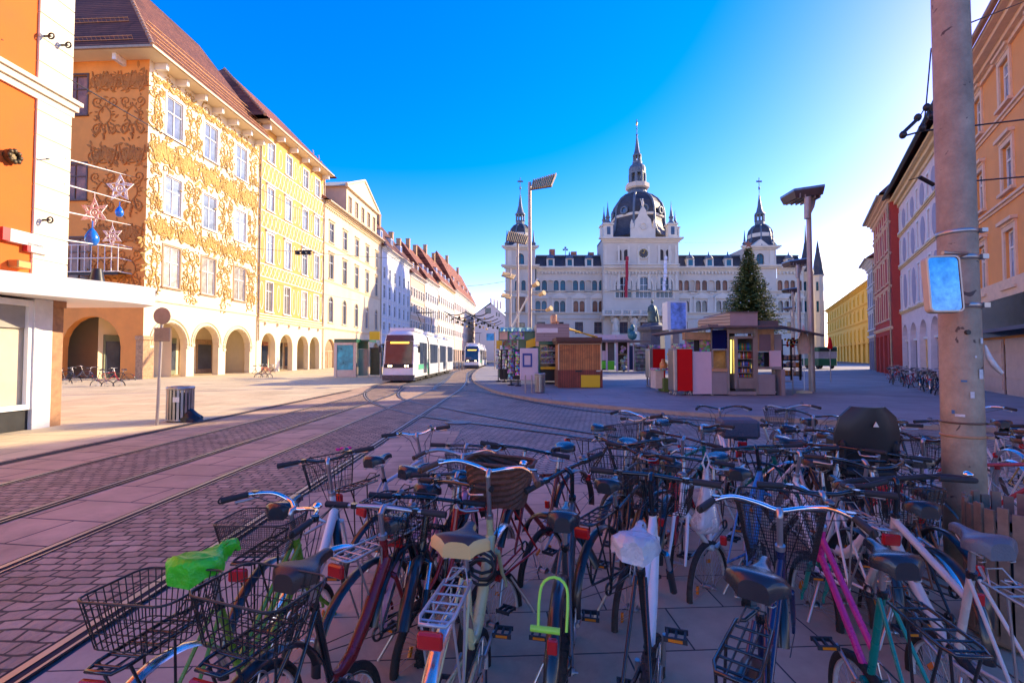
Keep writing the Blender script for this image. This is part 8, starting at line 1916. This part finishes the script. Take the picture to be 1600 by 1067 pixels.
b8 = bike('white full suspension mountain bicycle with its saddle wrapped in clear film', (1008, 842, 0), 22, m_blk, 'mtb', frame2=P['white'], bar='flat', barz=1.05, barm=m_blk, knob=True, tyre=m_tan, zs=.93, front='wire', steer=-8, lean=-2, bagged=m_bagw, sadw=.085, forkm=m_blk, scale=1.0)
b9 = bike('dark blue city bicycle with a wide blue black saddle and deep mesh front basket', (1172, 890, 0), 36, P['dblue'], 'loop', bar='sweep', barz=1.03, barm=m_chr, sadw=.112, front='mesh', carrier=m_blk, light='oval', fend=m_blkf, steer=8, lean=2, scale=0.96)
b10 = bike('magenta and teal bicycle with a black saddle and black carrier, right of the mesh basket', (1405, 865, 0), 9, P['teal'], 'loop', frame2=P['magenta'], bar='riser', barz=1.04, barm=m_blk, carrier=m_blk, light=None, lean=-3, steer=-12, forkm=P['teal'], scale=0.95)
b11 = bike('polished alloy bicycle with looped butterfly handlebar, beside the concrete pole', (1552, 838, 0), 9, P['alu'], 'mtb', bar='butterfly', barz=1.06, barm=m_blk, sad=mat('saddle_grey_blue', (.10,.115,.14), rough=.35, bump=.2, bscale=150), carrier=m_alu2, lean=-4, steer=3, fend=None, scale=0.97, bell='chrome')
b12 = bike('dark bicycle carrying a black child seat over its rear wheel', (2.72, 3.95), 8, m_blk, 'city', bar='riser', barz=1.06, child=True, fend=m_blkf, carrier=m_blk, steer=8, scale=0.93)
b14 = bike('red bicycle facing the camera behind the wicker basket', (.02, 3.28), 214, P['red'], 'city', bar='flat', barz=1.0, barm=m_blk, steer=-10, lean=3, light='block', scale=0.95)
b15 = bike('black mountain bicycle facing the camera, between the dark red and the cream ones', (-.40, 3.22), 191, m_blk, 'mtb', knob=True, bar='flat', barz=.98, barm=m_blk, steer=14, fend=m_blkf, lean=-2, scale=0.93)
# rows behind
fill = [
 ('slim black bicycle with a rear carrier, leftmost of the far row', (1.0, 5.2), 122, 'black', 'city', dict(bar='riser', carrier=m_blk, steer=18, sad=m_sad)),
 ('brown bicycle with curved bars, second from the left in the far row', (1.35, 4.85), 12, 'brown', 'city', dict(bar='sweep', barm=m_chr, carrier=m_alu2, fend=m_blkf, steer=-15)),
 ('graphite bicycle with bullhorn black bars, right of the brown one in the far row', (1.75, 5.5), 225, 'grey', 'city', dict(bar='riser', steer=-22, front='wire')),
 ('dark green bicycle with pale tyres in the far row', (2.15, 5.15), 132, 'teal', 'city', dict(bar='riser', barm=m_blk, fend=m_chf, steer=20)),
 ('white bicycle with a grey box basket on its carrier in the far row', (2.60, 5.7), 8, 'white', 'loop', dict(bar='sweep', barm=m_chr, rear='box', carrier=m_blk)),
 ('black city bicycle with chrome bars, middle of the far row', (2.95, 5.2), 55, 'black', 'loop', dict(bar='sweep', barm=m_chr, fend=m_chf, carrier=m_alu2)),
 ('white bicycle with red flowers on its front basket', (2.25, 3.6), 190, 'white', 'step', dict(bar='sweep', barm=m_chr, front='flowers', fend=m_chf, steer=6)),
 ('purple and white bicycle with chrome swept bars behind the child seat', (3.1, 4.7), 188, 'white', 'step', dict(frame2='purple', bar='sweep', barm=m_chr, carrier=m_alu2, steer=-8)),
 ('sky blue bicycle with a wire front basket in the far row', (3.55, 5.75), 10, 'blue', 'loop', dict(bar='sweep', front='wire', fend=m_chf)),
 ('gold bicycle with a wire front basket in the far row left of the pole', (4.0, 5.2), 235, 'gold', 'loop', dict(bar='riser', front='wire', carrier=m_alu2)),
 ('red bicycle with slim tyres, left of the concrete pole', (3.85, 4.35), 128, 'red', 'city', dict(bar='riser', barm=m_alu2, steer=24)),
 ('black racing bicycle just left of the pole in the far row', (4.55, 5.7), 176, 'black', 'city', dict(bar='flat', barm=m_blk)),
 ('sky blue mountain bicycle with straight bars across the middle of the crowd', (1.62, 3.35), 30, 'blue', 'mtb', dict(bar='flat', barm=m_blk, knob=True, steer=20)),
 ('red bicycle behind the hanging white bag', (1.22, 3.75), 24, 'red', 'city', dict(bar='flat', barm=m_blk, fend=m_blkf, steer=-18, zs=.93)),
 ('white bicycle with silver fenders behind the mesh basket', (2.02, 3.05), 16, 'white', 'loop', dict(bar='riser', barm=m_blk, fend=m_chf, carrier=m_alu2, steer=15)),
 ('black step-through bicycle with amber reflectors behind the white mountain bicycle', (.98, 4.25), 184, 'black', 'step', dict(bar='sweep', barm=m_blk, fend=m_blkf, front='wire', steer=-20)),
 ('white and blue bicycle, first to the right of the concrete pole', (4.75, 4.4), 200, 'white', 'city', dict(frame2='blue', bar='riser', barm=m_chr, fend=m_chf, steer=-15)),
 ('yellow gold bicycle with a red box basket right of the concrete pole', (5.35, 4.95), 188, 'gold', 'loop', dict(bar='sweep', front='plastic', fend=m_chf)),
 ('black bicycle at the right edge beyond the slatted bin', (4.75, 3.55), 186, 'black', 'city', dict(bar='flat', fend=m_blkf, carrier=m_blk)),
 ('polished bicycle with a silver fender at the right edge in the far row', (5.7, 5.6), 10, 'alu', 'loop', dict(bar='sweep', barm=m_chr, fend=m_chf, carrier=m_alu2)),
 ('brown step-through bicycle behind the magenta and teal one', (2.55, 3.05), 12, 'brown', 'step', dict(bar='flat', barm=m_blk, fend=m_blkf, steer=-10, zs=.92)),
 ('white bicycle with low bars left of the child seat', (2.48, 4.35), 140, 'white', 'city', dict(bar='riser', carrier=m_blk, fend=m_blkf, steer=12)),
]
fill += [
 ('black bicycle with black fenders just right of the dark red one', (-.60, 2.62), 20, 'black', 'loop', dict(bar='flat', barm=m_blk, barz=.98, zs=.88, fend=m_blkf, carrier=m_alu2, steer=14)),
 ('silver fendered black bicycle near the slatted bin, below the looped handlebar', (2.25, 2.75), 10, 'black', 'loop', dict(bar='flat', barm=m_blk, fend=m_chf, zs=.92, steer=10)),
]
fill += [
 ('black city bicycle in the gap between the black and the white mountain bicycles', (.66, 3.05), 34, 'black', 'city', dict(bar='riser', barm=m_blk, fend=m_blkf, carrier=m_blk, steer=-20)),
 ('dark red city bicycle facing the camera beyond the lime green lock', (.40, 4.05), 206, 'dred', 'city', dict(bar='flat', barm=m_blk, fend=m_blkf, steer=25)),
 ('white bicycle turned sideways right of the hanging bag', (1.62, 3.75), 232, 'white', 'city', dict(bar='flat', barm=m_blk, carrier=m_blk, steer=20)),
 ('teal framed bicycle turned sideways in front of the far row', (1.35, 4.45), 60, 'teal', 'city', dict(bar='riser', barm=m_blk, fend=m_blkf, steer=15)),
 ('white framed bicycle turned sideways beside the purple and white one', (2.85, 4.05), 236, 'white', 'city', dict(bar='flat', barm=m_blk, steer=-15)),
 ('silver blue loop framed bicycle turned sideways near the pole foot', (3.2, 3.7), 52, 'silver', 'loop', dict(bar='riser', barm=m_blk, fend=m_blkf, front='wire', steer=-25)),
 ('graphite step-through bicycle between the silver blue one and the pink one', (-.72, 3.45), 38, 'grey', 'step', dict(bar='flat', barm=m_blk, fend=m_blkf, carrier=m_blk, steer=18)),
]
for lb_, S, hd_, c, st, kw in fill:
    kw = dict(kw); hd_ += random.uniform(-12, 12)
    if random.random() < .6 and kw.get('barm') is m_chr: kw['barm'] = m_blk
    if random.random() < .55 and kw.get('fend') is m_chf: kw['fend'] = m_blkf
    kw['rimm'] = random.choice([m_chr, m_rimb, m_rimb, m_alu2]); kw['tyre'] = random.choice([m_tyre, m_tan])
    kw['bell'] = random.random() < .4; kw['scale'] = .95 if S[1] < 4 else .98
    if isinstance(kw.get('frame2'), str): kw['frame2'] = P[kw['frame2']]
    bike(lb_, S, hd_, P[c], st, lean=random.uniform(-4, 4), **kw)
# plastic bag on the white mountain bicycle's grip
def hang_bag():
    c = G(1104, 802, .80); mb = MB(); rn = random.Random(12); n = 16
    prof = [(.012, .25), (.016, .20), (.03, .13), (.045, .06), (.055, .0), (.068, -.05), (.066, -.085), (.04, -.105), (0, -.108)]
    vs = []
    for r, z in prof:
        for i in range(n): a = 2*PI*i/n; k = 1+rn.uniform(-.16, .16)+.1*math.sin(a*5); vs.append((r*k*math.cos(a)*1.15, r*k*math.sin(a)*.8, z+rn.uniform(-.006, .006)))
    mb.add(vs, [(i*n+j, i*n+(j+1) % n, (i+1)*n+(j+1) % n, (i+1)*n+j) for i in range(len(prof)-1) for j in range(n)], 0, True)
    mb.tube([(-.0, -.01, .23), (-.025, -.012, .29), (0, .0, .345), (.025, .012, .29), (0, .01, .23)], .006, 5)
    o = mb.build('plastic_bag', mat('bag_translucent', (.80,.76,.78), rough=.3, trans=.45, var=.05, bump=.5, bscale=30)); o.location = c; tag(o, 'translucent white plastic bag hanging from a handlebar with crumpled foil inside', 'bag')
    mb = MB(); vs = []; 
    mb.ell((0, 0, -.055), .055, .04, .035, 9, 6, 0, False); mb.v = [(x+rn.uniform(-.01, .01), y+rn.uniform(-.01, .01), z+rn.uniform(-.01, .01)) for x, y, z in mb.v]; f = mb.build('foil', m_chr, o)
hang_bag()
# magenta hair-tie bow on the white bicycle's bar
mb = MB(); [mb.ell((x, 0, z), .02, .012, .012, 6, 4) for x, z in ((-.035, 0), (0, .008), (.035, 0), (.055, .012))]; o = mb.build('ribbon', mat('ribbon_pink', (.75,.02,.22), rough=.6)); o.location = G(535, 702, .98); tag(o, 'small bright pink ribbon tied on the white bicycle handlebar', 'ribbon')
# groups far away: copies of a few simple bicycles
protos = [bike('dark bicycle', (60, -40), 0, P[c], st, detail=False, bell=False, refl=False, **kw) for c, st, kw in (('black', 'city', dict(bar='flat', fend=m_blkf)), ('dblue', 'loop', dict(bar='sweep', carrier=m_alu2)), ('red', 'city', dict(bar='riser')), ('grey', 'step', dict(bar='sweep', front='wire', fend=m_chf)))]
cnt = [0]
def far_bike(x, y, hd_, k, label, group):
    o = protos[k]; c = copy_tree(o) if cnt[0] >= 0 else o
    c.location = (x, y, .014); c.rotation_euler = (R(random.uniform(-3, 3)), 0, PI/2-R(hd_)); c['label'] = label; c['group'] = group
rnd = random.Random(21); ord_ = ['nearest', 'second', 'third', 'fourth', 'fifth', 'sixth', 'seventh', 'eighth', 'ninth', 'tenth', 'eleventh']
knd = {0: 'black', 1: 'dark blue', 2: 'red', 3: 'grey step-through'}
ord_ += ['twelfth', 'thirteenth', 'fourteenth', 'fifteenth', 'sixteenth']
for i in range(16):
    f = i/15; a = G(1468-76*f, 617-21*f+(5 if i % 2 else -3)); k = [0, 1, 0, 3, 2, 0, 1, 3, 0, 2, 1, 0, 3, 0, 1, 2][i]
    far_bike(a.x+rnd.uniform(-.2, .2), a.y+rnd.uniform(-.2, .3), 48+rnd.uniform(-20, 20), k, '%s bicycle, %s in the rack row before the oval panel house' % (knd[k], ord_[i]), 'bicycles before the oval panel house')
for i, (px, py, h_, k) in enumerate(((103, 600, 75, 0), (118, 597, 60, 3), (150, 603, 268, 1), (168, 604, 80, 2), (186, 603, 262, 0))):
    a = G(px, py); far_bike(a.x, a.y, h_, k, '%s bicycle, %s from the left before the orange end wall arch' % (knd[k], ('first', 'second', 'third', 'fourth', 'fifth')[i]), 'bicycles before the orange end wall')
for i, px in enumerate((404, 413, 421)):
    a = G(px, 590); far_bike(a.x, a.y, 80+15*i, (3, 2, 0)[i], '%s bicycle, %s from the left at the golden house arcade' % (knd[(3, 2, 0)[i]], ('first', 'second', 'third')[i]), 'bicycles at the golden arcade')
def kill(o):
    for ch in list(o.children): kill(ch)
    bpy.data.objects.remove(o)
for o in protos: kill(o)
